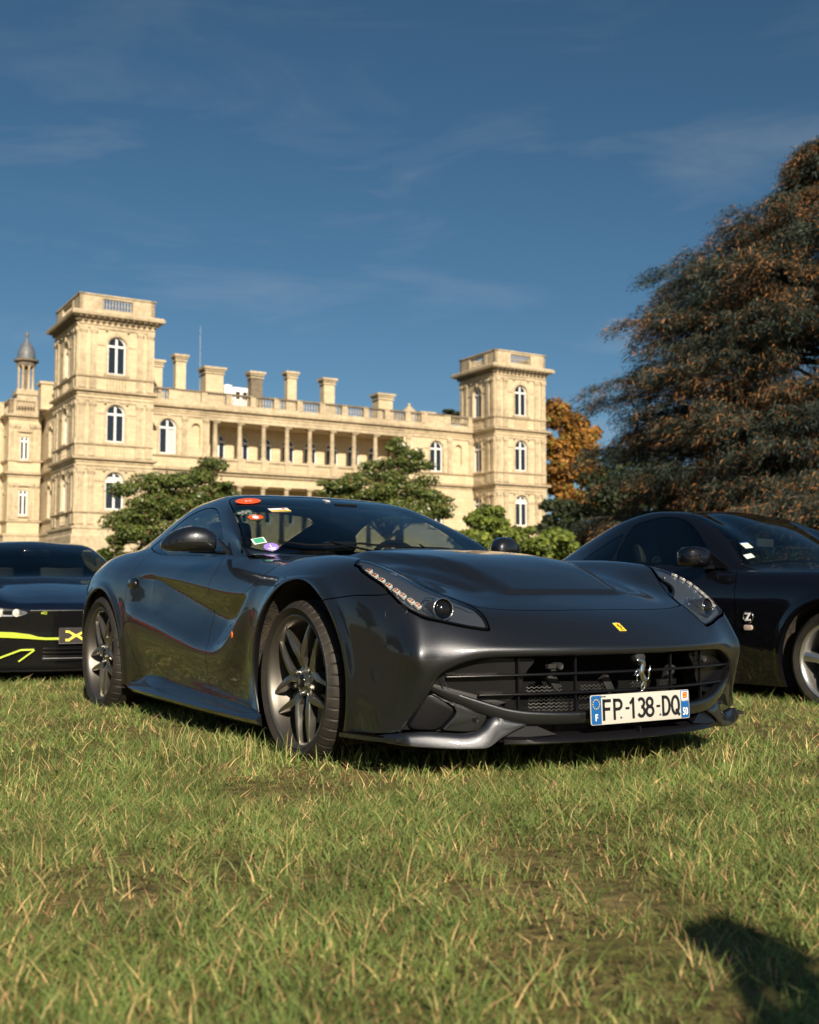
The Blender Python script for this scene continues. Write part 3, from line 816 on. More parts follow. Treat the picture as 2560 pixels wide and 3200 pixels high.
def f_door(A):
    x, z = A[:, 0], A[:, 2]
    xf = pchip([.18, .21, .294, .385, .458, .56, .689, .753, .804, .851, .909, .96], [-1.10, -1.092, -1.055, -1.028, -1.028, -1.10, -1.110, -1.071, -1.060, -1.040, -1.085, -1.12], z)
    xr = pchip([.18, .257, .373, .475, .558, .67, .772, .834, .877, .975, 1.02], [-2.05, -2.091, -2.156, -2.20, -2.245, -2.269, -2.262, -2.245, -2.215, -2.26, -2.30], z)
    d = np.minimum(np.minimum(xf-x, x-xr), np.minimum(z-.212, 1.2-z))
    return np.where(aw(A) > 4.9, np.minimum(d, (aw(A)-4.98)*.12), -1)
def f_bump(A):
    x, z = A[:, 0], A[:, 2]
    zs = pchip([.1, .20, .257, .286, .40, .507, .60, .632, .66], [.67, .68, .689, .701, .715, .722, .722, .727, .735], x)
    return np.where(x > 0, np.maximum(x-.665, np.minimum(x-.2, zs-z)), -1)
f_af = lambda A: np.where(aw(A) > 5, np.hypot(A[:, 0]-.012, A[:, 2]-.345)-.447, 1)
f_ar = lambda A: np.where(aw(A) > 5, np.hypot(A[:, 0]+2.715, A[:, 2]-.36)-.405, 1)

body, _ = split(body, f_af, 0)
body, _ = split(body, f_ar, 0)
ws, rest = split(body, f_ws, .006)
rwin, rest = split(rest, f_rw, .006)
win, rest = split(rest, f_win, .004)
hl, rest = split(rest, f_hl, .006)
bon, rest = split(rest, f_bon)
door, rest = split(rest, f_door)
bump, rest = split(rest, f_bump)
def sides(sh):
    a, b = sh.cut(-sh.A[:, 1]); return (-1, a), (1, b)
shell = rest.obj('body_shell', P_, car)
bonnet = bon.obj('bonnet', P_, car)
bumper = bump.obj('front_bumper', P_, car)
for sd, q in sides(door):
    dob = q.obj('door', P_, car)
    if sd < 0: dr = dob
    else: dl = dob
wso = ws.obj('windscreen', M['glass'], car, -.002)
rwin.obj('rear_window', M['glass'], car, -.002)
for sd, q in sides(win):
    # keep the glass ahead of and behind the frame line in one pane
    q.obj('side_window', M['side_glass'], dr if sd < 0 else dl, -.003)
# dark inner shell, keeps daylight out of the joints
lin, _ = split(grid_sheet(G, U, W), lambda A: -np.maximum(np.maximum(f_ws(A), f_rw(A)), np.maximum(f_win(A), np.maximum(f_hl(A), np.maximum(-f_af(A), -f_ar(A)))))-.012, 0)
lin.obj('inner_shell', M['dark'], car, -.010)

# arch returns and dark rims of openings
def ring(sh, test, steps, name, mat, parent):
    V, F = sh.rim(test, steps)
    if F:
        V = [tuple(v) for v in V]
        return mobj(name, V, F, mat, parent, smooth=True)
near_af = lambda a: abs(math.hypot(a[0]-.012, a[2]-.345)-.447) < .003 and abs(a[7]) > 5 and a[2] > .19
near_ar = lambda a: abs(math.hypot(a[0]+2.715, a[2]-.36)-.405) < .003 and abs(a[7]) > 5 and a[2] > .19
def inward(dx, dr_, c, r):
    def f(a):
        v = np.array([a[0]-c[0], 0, a[2]-c[1]]); v /= np.linalg.norm(v)+1e-9
        return a[:3] + v*dr_ + np.array([0, -math.copysign(dx, a[1]), 0])
    return f
for sh, nm, par in ((bump, 'arch_lip', bumper), (rest, 'arch_lip', shell), (door, 'arch_lip', dr)):
    for tst, c, r, sg_ in ((near_af, (.012, .345), .447, -1), (near_ar, (-2.715, .36), .405, -1), (near_af, (.012, .345), .447, 1), (near_ar, (-2.715, .36), .405, 1)):
        ring(sh, (lambda a, tst=tst, sg_=sg_: tst(a) and a[1]*sg_ > 0), [inward(0, 0, c, r), inward(.004, -.003, c, r), inward(.014, -.003, c, r), inward(.034, .004, c, r)], nm, P_, par)
# wheel arch liners
for cx, cz, r, nm in ((.012, .345, .452, 'f'), (-2.715, .36, .412, 'r')):
    for sd in (-1, 1):
        m = MB(); Mx = Matrix.Translation((cx, 0, cz))
        m.lathe([(r, sd*.925), (r, sd*.60), (0, sd*.60)], 40, Mx, axis='y', a0=R(-28), a1=R(208))
        m.build('arch_liner', M['dusty'], car, smooth=True, angle=40)

# lip that rolls under the nose, and the side edges of the intake
row = np.array(G[0]); Wr = W[0]
V = []; F = []
offs = [(0, 0, 0), (-.0015, 0, -.006), (-.007, 0, -.0105), (-.018, 0, -.013), (-.075, 0, -.017)]
offs2 = [(0, 0, 0), (.002, -.005, -.001), (.001, -.012, -.002), (-.008, -.018, -.003), (-.075, -.03, -.004)]
m_ = len(row)
for (a, b) in zip(offs, offs2):
    for p, v in zip(row, Wr):
        t = float(sm(4.6, 6.6, abs(v))); s = math.copysign(1, v) if v else 0
        V.append((p[0]+a[0]*(1-t)+b[0]*t, p[1]+s*b[1]*t, p[2]+a[2]*(1-t)+b[2]*t))
for k in range(len(offs)-1):
    for i in range(m_-1):
        F.append((k*m_+i, (k+1)*m_+i, (k+1)*m_+i+1, k*m_+i+1))
mobj('nose_lip', V, F, P_, bumper, smooth=True)

# ---- underbody, so that nothing shows through from below
m = MB(); m.box((-3.35, -.80, .13), (.72, .80, .17)); m.box((-2.25, -.86, .15), (-.45, .86, .20))
m.build('floor_pan', M['dark'], car)
m = MB(); m.box((.55, -.62, .17), (.60, .62, .50)); m.build('radiator_shroud', M['dark'], car)

def PL(w, z, off=0.0): return (1.07 - .35*w*w + off, w, z)
# ---- nose structure shared by both sides (w > 0 is the car's left)
# dark intake cavity behind the grille
m = MB()
V = []; F = []
ys = np.linspace(-.84, .84, 29)
for y in ys: V += [PL(y, .492, -.03), PL(y, .492, -.22), PL(y, .20, -.26), PL(y, .20, -.05)]
for i in range(len(ys)-1):
    for k in range(3): F.append((i*4+k, i*4+k+1, (i+1)*4+k+1, (i+1)*4+k))
m.add(V, F); cav = m.build('intake_duct', M['dark'], car)
# grille bars
gr = empty('grille', (0, 0, 0), parent=car)
def bar(z, wl, wr, off, zz=0.0):
    m = MB(); P = [PL(y, z+zz*(abs(y)/.8)**2, off) for y in np.linspace(-wl, wr, 41)]
    sweep(m, P, [(-.011, -.0015), (-.009, -.0045), (.0, -.006), (.009, -.0045), (.011, -.0015), (.011, .0015), (.009, .0045), (0, .006), (-.009, .0045), (-.011, .0015)])
    m.build('grille_bar', M['satin'], gr, smooth=True, angle=50)
bar(.425, .74, .80, -.035, -.008); bar(.352, .63, .74, -.035, -.004)
for y in (-.485, -.255, .25, .485):
    m = MB(); lo = .27 if abs(y) < .5 else .30
    P = [PL(y, z, -.042) for z in np.linspace(lo, .487, 6)]
    sweep(m, P, [(-.0035, -.006), (.0035, -.006), (.0035, .006), (-.0035, .006)], up=(1, 0, 0))
    m.build('grille_upright', M['satin'], gr)
# expanded metal mesh: lozenge wires
def mesh_panel(y0, y1, z0, z1, off):
    m = MB(); px, pz = .021, .013
    ny = int((y1-y0)/px); nz = max(1, int((z1-z0)/pz))
    for i in range(ny):
        for j in range(nz):
            a = y0+i*px; b = z0+j*pz
            for (p, q) in (((a, b+pz/2), (a+px/2, b+pz)), ((a+px/2, b+pz), (a+px, b+pz/2)), ((a+px, b+pz/2), (a+px/2, b)), ((a+px/2, b), (a, b+pz/2))):
                m.tube([PL(p[0], p[1], off), PL(q[0], q[1], off)], .0011, 3, cap=False)
    o = m.build('wire_mesh', M['steel'], gr); o['kind'] = 'stuff'
mesh_panel(-.41, -.22, .278, .335, -.10); mesh_panel(-.41, -.245, .352, .380, -.11)
mesh_panel(-.18, -.02, .352, .378, -.11); mesh_panel(.07, .19, .352, .378, -.11); mesh_panel(.26, .40, .352, .378, -.11)
mesh_panel(-.18, .40, .278, .335, -.12)
for (y, z, t) in ((-.05, .37, 30), (-.30, .39, 35), (.33, .40, -20), (.50, .37, 15)):
    m = MB(); m.box((-.03, -.018, -.035), (0, .018, .035), Matrix.Translation(PL(y, z, -.10)) @ Matrix.Rotation(R(t), 4, 'X'))
    m.build('duct_strut', M['trim'], gr, bevel=.003)
# intake side blanks (large smooth panels either side)
for s in (-1, 1):
    poly = [(.40, .482), (.60, .487), (.70, .470), (.775, .42), (.80, .39), (.70, .335), (.60, .305), (.52, .315), (.47, .36), (.45, .43)]
    poly = fillet(poly, .03)
    m = MB(); n = len(poly)
    V = [PL(s*a, b, -.055) for a, b in poly] + [PL(s*a, b, -.10) for a, b in poly]
    m.add(V, [tuple(range(n))] + [(i, (i+1) % n, n+(i+1) % n, n+i) for i in range(n)])
    m.build('intake_blank', M['satin'], gr)
# cameras and sensors in the grille
for y, z in ((-.32, .452), (.52, .452)):
    m = MB(); Mx = Matrix.Translation(PL(y, z, -.035))
    m.lathe([(0, .0), (.008, 0), (.0095, .001), (.0125, .0015), (.014, -.002), (.014, -.05)], 20, Mx, axis='x')
    m.box((-.03, -.05, -.008), (-.012, -.006, .008), Mx); m.box((-.04, -.03, -.018), (-.02, .018, -.002), Mx)
    m.build('parking_sensor', M['trim'], gr, smooth=True, angle=35)
m = MB(); Mx = Matrix.Translation(PL(.035, .470, -.012))
m.prism(round_poly([(-.028, .022), (.028, .022), (.022, -.012), (.0, -.028), (-.022, -.012)], it=1), -.03, 0.004, Mx, axis='x')
cmo = m.build('front_camera', M['trim'], gr, bevel=.003)
m = MB(); m.lathe([(0, .010), (.004, .010), (.0045, .0105), (.009, .009), (.010, .003)], 16, Mx @ Matrix.Translation((0, 0, -.006)), axis='x'); m.build('camera_lens', M['chrome'], cmo, smooth=True)
# rearing horse on the grille
h = horse(.135, M['chrome'], 'horse_figure', flat=.7)
frame(h, PL(.03, .352, -.004), (0, 1, 0), (.06, .09, 1), gr)

# ---- lower bumper: spear, lower corner, splitter
for s in (-1, 1):
    # spear from the grille corner, down and across to the plate
    path = [(.825,.395),(.80,.380),(.76,.360),(.70,.335),(.62,.303),(.54,.278),(.47,.267),(.38,.262),(.28,.260),(.15,.259),(0,.259)]
    pp = np.array(path[::-1]); xs = pp[:, 0]
    yy = np.linspace(0, .825, 46); zz = pchip(xs, pp[:, 1], yy)
    hh = pchip([0, .3, .47, .6, .72, .825], [.024, .025, .027, .027, .020, .010], yy)
    bb = pchip([0, .4, .6, .825], [.010, .008, 0, -.012], yy)
    V = []; F = []
    pr = [(-.055, .85), (-.020, 1.0), (-.008, .93), (0.000, .72), (.0005, .45), (-.001, -.1), (-.004, -.7), (-.010, -.95), (-.03, -1.05), (-.055, -1.1)]
    for y, z, h_, b_ in zip(yy, zz, hh, bb):
        for (o_, k) in pr: V.append(PL(s*y, z+h_*k, b_+o_))
    k_ = len(pr)
    for i in range(len(yy)-1):
        for j in range(k_-1):
            f = (i*k_+j, i*k_+j+1, (i+1)*k_+j+1, (i+1)*k_+j)
            F.append(f if s < 0 else f[::-1])
    m = MB(); m.add(V, F); m.build('bumper_spear', P_, bumper, smooth=True, angle=60)
    # painted lower corner with the pocket panels
    outer = [(.888,.222),(.83,.224),(.70,.210),(.655,.216),(.628,.236),(.612,.268),(.600,.285),(.66,.302),(.74,.345),(.805,.375),(.80,.392),(.70,.34),(.60,.292),(.52,.266),(.47,.252),(.485,.236),(.54,.205),(.60,.178),(.635,.166),(.70,.168),(.80,.178),(.90,.200)]
    def patch(poly, off, name, mat, thick=.03, it=1, bev=.004, bulge=0.0):
        q = fillet(poly, .014*it) if it else poly
        n = len(q); bm = bmesh.new()
        va = [bm.verts.new(PL(s*a, b, off(a, b) if callable(off) else off)) for a, b in q]
        bm.faces.new(va)
        bmesh.ops.triangulate(bm, faces=bm.faces)
        r_ = bmesh.ops.extrude_face_region(bm, geom=bm.faces[:])
        for v in r_['geom']:
            if isinstance(v, bmesh.types.BMVert): v.co.x -= thick
        bmesh.ops.recalc_face_normals(bm, faces=bm.faces)
        me = bpy.data.meshes.new(name)
        es = [e for e in bm.edges if len(e.link_faces) == 2 and e.calc_face_angle(0) > R(40)]
        if bev: bmesh.ops.bevel(bm, geom=es, offset=bev, segments=2, profile=.6, affect='EDGES')
        bm.to_mesh(me); bm.free()
        me.materials.append(mat)
        me.polygons.foreach_set('use_smooth', np.ones(len(me.polygons), dtype=bool)); me.set_sharp_from_angle(angle=R(45))
        o = bpy.data.objects.new(name, me); col.objects.link(o); o.parent = bumper
        return o
    patch([(.888,.226),(.70,.213),(.64,.214),(.606,.272),(.60,.290),(.66,.306),(.74,.345),(.815,.378),(.85,.32)], -.045, 'pocket_back', M['dark'], it=0, bev=0)
    patch([(.872,.230),(.775,.224),(.722,.290),(.728,.308),(.808,.362)], -.020, 'pocket_panel', M['satin'], it=2)
    pnl = patch([(.765,.224),(.675,.217),(.640,.224),(.612,.268),(.617,.286),(.68,.304),(.795,.360),(.800,.356),(.722,.312),(.710,.290)], -.016, 'pocket_bezel', M['grey_paint'], it=1)
    m = MB(); m.lathe([(0, .004), (.0065, .004), (.007, .0015), (.008, .0015), (.0085, .004), (.0095, .0045), (.0105, .003), (.011, -.01)], 20, Matrix.Translation(PL(s*.652, .262, -.017)), axis='x')
    m.build('parking_sensor', M['grey_paint'], bumper, smooth=True, angle=30)
    # the lower corner body: loft across from the arch to the node
    st = [  # w, top z, mid bulge, low z, tip forward offset
        (.925,.196,.184,.176, .000), (.905,.206,.190,.174, .006), (.87,.214,.192,.168, .014), (.82,.218,.190,.164, .020), (.76,.215,.186,.160, .024), (.70,.211,.182,.158, .026), (.66,.216,.180,.158, .025),
        (.628,.235,.186,.160, .022), (.607,.262,.198,.170, .018), (.585,.276,.212,.186, .012), (.55,.268,.222,.206, .008), (.515,.256,.232,.224, .004), (.48,.247,.240,.238, .0)]
    V = []; F = []
    sa_ = np.array(st)[::-1]; wv = np.linspace(.48, .925, 45)
    st = [tuple(float(pchip(sa_[:, 0], sa_[:, c_], w_)) if c_ else float(w_) for c_ in range(5)) for w_ in wv][::-1]
    for (w, zt, zm, zl, fo) in st:
        bx = -.30*max(0, (w-.89))*6
        V += [PL(s*w, zt, -.050+bx), PL(s*w, zt+.001, -.012+bx), PL(s*w, zt-.002, -.006+bx), PL(s*w, (zt*.62+zl*.38), fo*.22+bx), PL(s*w, zl+.008, fo*.52+bx), PL(s*w, zl+.002, fo*.55+bx), PL(s*w, zl, fo*.55-.003+bx), PL(s*w, zl-.004, -.05+bx)]
    k_ = 8
    for i in range(len(st)-1):
        for j in range(k_-1):
            f = (i*k_+j, i*k_+j+1, (i+1)*k_+j+1, (i+1)*k_+j)
            F.append(f if s < 0 else f[::-1])
    lc = mobj('lower_corner', V, F, P_, bumper, smooth=True, angle=50)
    # blade running back from the corner to the wheel arch
    m = MB(); P = [(.775, s*.880, .192), (.70, s*.905, .190), (.60, s*.922, .188), (.50, s*.930, .186), (.455, s*.932, .185)]
    pr = [(-.05, .006), (.003, .005), (.007, .001), (.007, -.002), (.001, -.005), (-.05, -.010)]
    if s > 0: pr = [(-a, b) for a, b in pr]
    sweep(m, P, pr); m.build('side_blade', P_, bumper, smooth=True, angle=60)
# black centre splitter
m = MB(); V = []; F = []
ys = np.linspace(-.56, .56, 33)
for y in ys:
    e = 1-(abs(y)/.56)**6
    V += [PL(y, .215, -.20), PL(y, .196, -.02), PL(y, .182+.006*(1-e), .012*e-.002), PL(y, .172, .016*e-.002), PL(y, .165, -.01), PL(y, .150, -.30)]
for i in range(len(ys)-1):
    for j in range(5): F.append((i*6+j, i*6+j+1, (i+1)*6+j+1, (i+1)*6+j))
mobj('splitter', V, F, M['satin'], car, smooth=True, angle=50)
for s in (-1, 1):      # triangular fillets between splitter and corner
    m = MB(); V = [PL(s*.47, .252, -.025), PL(s*.36, .200, -.004), PL(s*.57, .178, .004), PL(s*.60, .186, -.02), PL(s*.40, .215, -.08)]
    m.add(V, [(0, 1, 2, 3) if s > 0 else (3, 2, 1, 0), (0, 4, 1)]); m.build('splitter_fillet', M['satin'], bumper)
m = MB(); m.box((-.10, -.004, -.02), (0, .004, .008), Matrix.Translation(PL(.02, .205, 0))); m.build('splitter_strake', M['satin'], car)

# ---- number plate FP-138-DQ
pc = Vector(PL(0, .290, .028)); pl = empty('number_plate', tuple(pc), parent=car)
pl.rotation_euler = (0, R(-2), 0)
def rrect(w, h, r, n=5):
    o = []
    for cx, cy, a0 in ((w/2-r, h/2-r, 0), (-w/2+r, h/2-r, 90), (-w/2+r, -h/2+r, 180), (w/2-r, -h/2+r, 270)):
        for k in range(n+1):
            a = R(a0+90*k/n); o.append((cx+r*math.cos(a), cy+r*math.sin(a)))
    return o
m = MB(); m.prism(rrect(.52, .112, .009), -.004, .0, axis='x'); m.build('plate_panel', M['white_plastic'], pl, bevel=.0012)
for s in (-1, 1):
    m = MB(); q = [(y, z) for y, z in rrect(.514, .107, .008)]
    y0, y1 = (-.2575, -.207) if s < 0 else (.213, .2575)
    q = [(min(max(y, y0), y1), z) for y, z in q]
    m.prism(q, .0002, .0009, axis='x'); m.build('plate_band', M['plate_blue'], pl)
def ptext(t, y, z, size, mat, sx=1, bold=0, sp=1, name='lettering'):
    o = text_mesh(t, size, mat, name, .0004, sx, bold, sp); return frame(o, (.0014, y, z), (0, 1, 0), (0, 0, 1), pl)
def arc2(cx, cy, rx, ry, a0, a1, n=8): return [(cx+rx*math.cos(R(a0+(a1-a0)*k/n)), cy+ry*math.sin(R(a0+(a1-a0)*k/n))) for k in range(n+1)]
GLY = {   # stroke centre lines, unit cap height 1 and width about .5
 'F': [[(.0,0),(.0,1)],[(.0,.94),(.46,.94)],[(.0,.53),(.40,.53)]],
 'P': [[(.0,0),(.0,1)],[(.0,.94)]+arc2(.26,.72,.22,.22,90,-90)+[(.0,.50)]],
 '1': [[(.20,0),(.20,1)],[(.20,.94),(.0,.74)]],
 '3': [arc2(.22,.73,.22,.21,140,-80),arc2(.22,.29,.24,.24,80,-150)],
 '8': [arc2(.24,.73,.20,.21,0,360,14),arc2(.24,.28,.24,.23,0,360,14)],
 'D': [[(.0,0),(.0,1)],[(.0,.94)]+arc2(.18,.50,.28,.44,90,-90,10)+[(.0,.06)]],
 'Q': [arc2(.24,.50,.24,.44,0,360,16),[(.28,.26),(.50,-.02)]],
}
def plate_glyph(ch, y, w, h=.076, th=.0122):
    m = MB(); z0 = -h/2-.001
    for st_ in GLY[ch]:
        P = [Vector((.0, y-w/2+a*w/.5, z0+b*h)) for a, b in st_]
        for i in range(len(P)-1):
            d = (P[i+1]-P[i]); L_ = d.length; d.normalize(); e = Vector((0, -d.z, d.y))*th/2
            a_, b_ = P[i]-d*th*.18, P[i+1]+d*th*.18
            q = [a_-e, b_-e, b_+e, a_+e]
            m.add([(.0013+i*1e-5, v.y, v.z) for v in q], [(0, 1, 2, 3)])
    return m.build('plate_letter', M['ink'], pl)
for t, y, w in (('F', -.176, .038), ('P', -.122, .038), ('1', -.040, .038), ('3', .000, .036), ('8', .044, .038), ('D', .134, .038), ('Q', .183, .040)):
    plate_glyph(t, y, w)
for y in (-.074, .089):
    m = MB(); m.box((.0004, y-.010, -.005), (.0014, y+.010, .004)); m.build('plate_dash', M['ink'], pl)
ptext('F', -.232, -.028, .036, M['white'], .85, .0008)
ptext('50', .2355, -.028, .040, M['white'], .72, .0008)
for k in range(12):
    a = 2*PI*k/12; c = (-.232+.0165*math.cos(a), .022+.0175*math.sin(a))
    pts = []
    for j in range(10):
        rr = .0032 if j % 2 == 0 else .0013; b = PI/2+PI*j/5; pts.append((c[0]+rr*math.cos(b), c[1]+rr*math.sin(b)))
    m = MB(); m.prism(pts, .0008, .0014, axis='x'); m.build('star', M['yellow'], pl)
m = MB(); m.prism([(.217, .012), (.254, .012), (.254, .050), (.217, .050)], .0009, .0012, axis='x'); m.build('region_label', M['white'], pl)
m = MB(); m.prism([(.224, .022), (.247, .024), (.248, .048), (.223, .046)], .0012, .0015, axis='x'); m.build('region_flag', M['red'], pl)
for zc_ in (.029, .039):      # two heraldic lions as small gold strokes
    m = MB(); m.tube([(.0017, .228, zc_), (.0017, .233, zc_+.002), (.0017, .238, zc_+.001), (.0017, .243, zc_+.003)], [.0014, .0018, .0018, .001], 5); m.tube([(.0017, .231, zc_), (.0017, .230, zc_-.004)], .0007, 4); m.tube([(.0017, .240, zc_), (.0017, .241, zc_-.004)], .0007, 4)
    m.build('flag_lion', M['yellow'], pl)
ptext('NORMANDIE', .2355, .0155, .0072, M['ink'], .8)
ptext('TPPR 0011', -.196, .0485, .0075, M['ink'], .8)
for y in (-.108, .098):
    m = MB(); m.lathe([(0, .004), (.0035, .0035), (.005, .001)], 12, Matrix.Translation((0, y, -.034)), axis='x'); m.build('plate_screw', M['chrome'], pl, smooth=True)
m = MB(); m.box((-.03, -.20, -.03), (-.004, .20, .03)); m.build('plate_bracket', M['trim'], pl)

# ---- badge on the nose: yellow shield with a small horse
bp, bn = surf_pick(S0, .985, 0, .60)
ex = Vector((0, 1, 0)); ey = bn.cross(ex); 
if ey.z < 0: ey = -ey
bd = empty('nose_badge', parent=bumper)
frame(bd, bp + bn*.0015, ex, ey, bumper)
m = MB(); m.prism(rrect(.040, .058, .002), -.002, .0008); m.build('badge_rim', M['chrome'], bd, bevel=.0006)
m = MB(); m.prism(rrect(.0365, .054, .0015), .0008, .0013); m.build('badge_face', M['yellow'], bd)
hh_ = horse(.036, M['ink'], 'badge_horse', flat=.15, n=6); hh_.parent = bd; hh_.location = (0, -.012, .0016)
t = text_mesh('FERRARI', .0072, M['ink'], 'badge_lettering', .0002, .85); t.parent = bd; t.location = (0, -.0215, .0016)
m = MB(); 
for k, mt in enumerate(('green', 'white', 'red')):
    m = MB(); m.box((-.018+k*.012, .0235, .0013), (-.006+k*.012, .0262, .0016)); m.build('badge_stripe', M[mt], bd)

# ---- headlights
for sd, q in sides(hl):
    lamp = empty('headlight', parent=car)
    q.obj('lamp_lens', M['lens'], lamp, -.001)
    # black frame around the lens and a recessed housing
    V, F = q.rim(lambda a: True, [lambda a: a[:3]+a[3:6]*.0005, lambda a: a[:3]-a[3:6]*.03])
    mobj('lamp_frame', V, F, M['gloss_black'], lamp)
    inn, _ = q.cut(f_hl(q.A)-.006)
    _fr = Sheet(_.A, _.F)
    _fr.obj('lamp_border', M['gloss_black'], lamp, .0004)
    # housing floor: sunken copy
    hs = Sheet(inn.A.copy(), inn.F)
    x = hs.A[:, 0]; w = np.abs(hs.A[:, 1])
    dep = .014+.016*sm(.0, .05, f_hl(hs.A)) + .030*np.exp(-((x-.760)**2+(w-.715)**2)/.055**2)
    hs.A[:, :3] -= hs.A[:, 3:6]*dep[:, None]
    mobj('lamp_housing', hs.A[:, :3], hs.F, M['lamp_body'], lamp, smooth=True)
    V, F = inn.rim(lambda a: True, [lambda a: a[:3]-a[3:6]*.001, lambda a: a[:3]-a[3:6]*.020]); mobj('lamp_wall', V, F, M['satin'], lamp)
    # projector
    cpos = Vector((.772, sd*.712, .668)); ax = Vector((.90, sd*.16, .12)).normalized()
    rot = ax.to_track_quat('Z', 'Y').to_matrix().to_4x4(); rot.translation = cpos
    m = MB(); rot = rot @ Matrix.Scale(1.18, 4); m.lathe([(.0, .004), (.030, -.004), (.0315, .004), (.0325, .012), (.0355, .012), (.037, .004), (.038, -.02), (.040, -.06)], 40, rot)
    pj = m.build('projector_housing', M['wheel'], lamp, smooth=True, angle=40)
    m = MB(); m.lathe([(0, .020), (.008, .0192), (.016, .0165), (.023, .012), (.030, .003), (.030, -.004)], 32, rot)
    ln = m.build('projector_lens', M['gloss_black'], lamp, smooth=True, angle=80)
    m = MB(); rg = [rot @ Vector((.0335*math.cos(2*PI*k/40), .0335*math.sin(2*PI*k/40), .012)) for k in range(41)]
    m.tube(rg, .0016, 6, cap=False); m.build('projector_ring', M['chrome'], pj, smooth=True)
    # chrome brow line round the projector out to the front corner
    def on(xx, ww, zz, lift): 
        p, n_ = surf_pick(S0, xx, ww, zz, sd); return p + n_*lift
    br = [(.79,.765,.655),(.755,.775,.68),(.72,.76,.70),(.695,.725,.713),(.695,.685,.718),(.72,.645,.712),(.755,.610,.698),(.79,.585,.682),(.80,.572,.672)]
    m = MB(); m.tube([on(*b, -.010) for b in br], [.002, .0028, .003, .003, .0028, .0026, .0022, .0018, .0012], 6); m.build('lamp_brow', M['chrome'], lamp, smooth=True)
    # row of small lamps along the lower edge
    for (xx, ww, zz) in ((.462,.852,.828),(.512,.855,.806),(.557,.851,.786),(.603,.846,.764),(.643,.838,.742),(.680,.829,.722),(.714,.817,.703),(.742,.803,.686)):
        p, n_ = surf_pick(S0, xx, ww, zz, sd)
        d = Vector((.75, sd*-.25, -.55)).normalized(); d = (d - n_*d.dot(n_)).normalized(); e = n_.cross(d)
        mm_ = Matrix((d, e, n_)).transposed().to_4x4(); mm_.translation = p - n_*.0075
        m = MB(); m.prism(rrect(.032, .021, .007, 4), -.008, .004, mm_)
        cell = m.build('led_cell', M['led'], lamp, bevel=.002)
        m = MB(); m.box((-.004, -.005, .004), (.001, .005, .0055), mm_); m.build('led_amber', M['amber'], cell)
        m = MB()
        for k in (-.009, -.005, .004, .008): m.box((k, -.007, .004), (k+.0012, .007, .006), mm_)
        m.build('led_rib', M['gloss_black'], cell)
    # light strip along the upper edge
    m = MB(); m.tube([on(a, b, c, -.009) for a, b, c in ((.30+.12,.765,.85),(.50,.715,.80),(.58,.665,.765),(.64,.635,.745))], [.003, .005, .008, .007], 6, flat=.5); m.build('light_strip', M['lens'], lamp, smooth=True)
    m = MB(); m.tube([on(a, b, c, -.014) for a, b, c in ((.53,.70,.785),(.58,.672,.765),(.64,.640,.742),(.67,.62,.728))], [.004, .006, .006, .002], 6, flat=.4); m.build('light_bar', M['chrome'], lamp, smooth=True)
    p = on(.48, .735, .81, -.012); m = MB()
    for k in range(3): m.box((p.x-.014+k*.010, p.y-.008, p.z-.004), (p.x-.007+k*.010, p.y+.008, p.z+.006))
    m.build('lamp_reflector', M['chrome'], lamp, bevel=.001)

# ---- grooves drawn as thin rubber beads: bonnet to fender line, washer cap
def groove(pts, sd, r=.0022, name='panel_joint', closed=False, par=None, mat='seal', lift=-.0008, it=6):
    pts = [np.array(p) for p in pts]
    if closed: pts = pts + [pts[0]]
    c = np.concatenate([[0], np.cumsum([np.linalg.norm(pts[i+1]-pts[i]) for i in range(len(pts)-1)])])
    P = np.array(pts); tt = np.linspace(0, c[-1], (len(pts)-1)*it+1)
    q = np.stack([pchip(c, P[:, i], tt) for i in range(3)], 1)
    out = []
    for a in q:
        d = ((S0[:, :3]-np.array([a[0], sd*a[1], a[2]]))**2).sum(1); ids = np.argpartition(d, 6)[:6]
        ww = 1/(d[ids]+1e-7); ww /= ww.sum()
        nn = (S0[ids, 3:6]*ww[:, None]).sum(0); pp = (S0[ids, :3]*ww[:, None]).sum(0)
        tq = np.array([a[0], sd*a[1], a[2]]); tq = tq - nn*np.dot(tq-pp, nn)
        out.append(tuple(tq+nn*lift))
    m = MB(); m.tube(out, r, 6, cap=not closed); return m.build(name, M[mat], par or car, smooth=True)
for s in (-1, 1):
    groove([(-.33,.797,.889),(-.372,.852,.856),(-.445,.892,.811),(-.514,.913,.768),(-.58,.915,.735)], s, par=shell)
    groove([(.689,.863,.688),(.712,.852,.682),(.740,.848,.664),(.734,.857,.648),(.708,.879,.628),(.690,.885,.622),(.664,.896,.634),(.656,.893,.655),(.668,.879,.676)], s, r=.0018, closed=True, par=bumper, name='washer_cap')
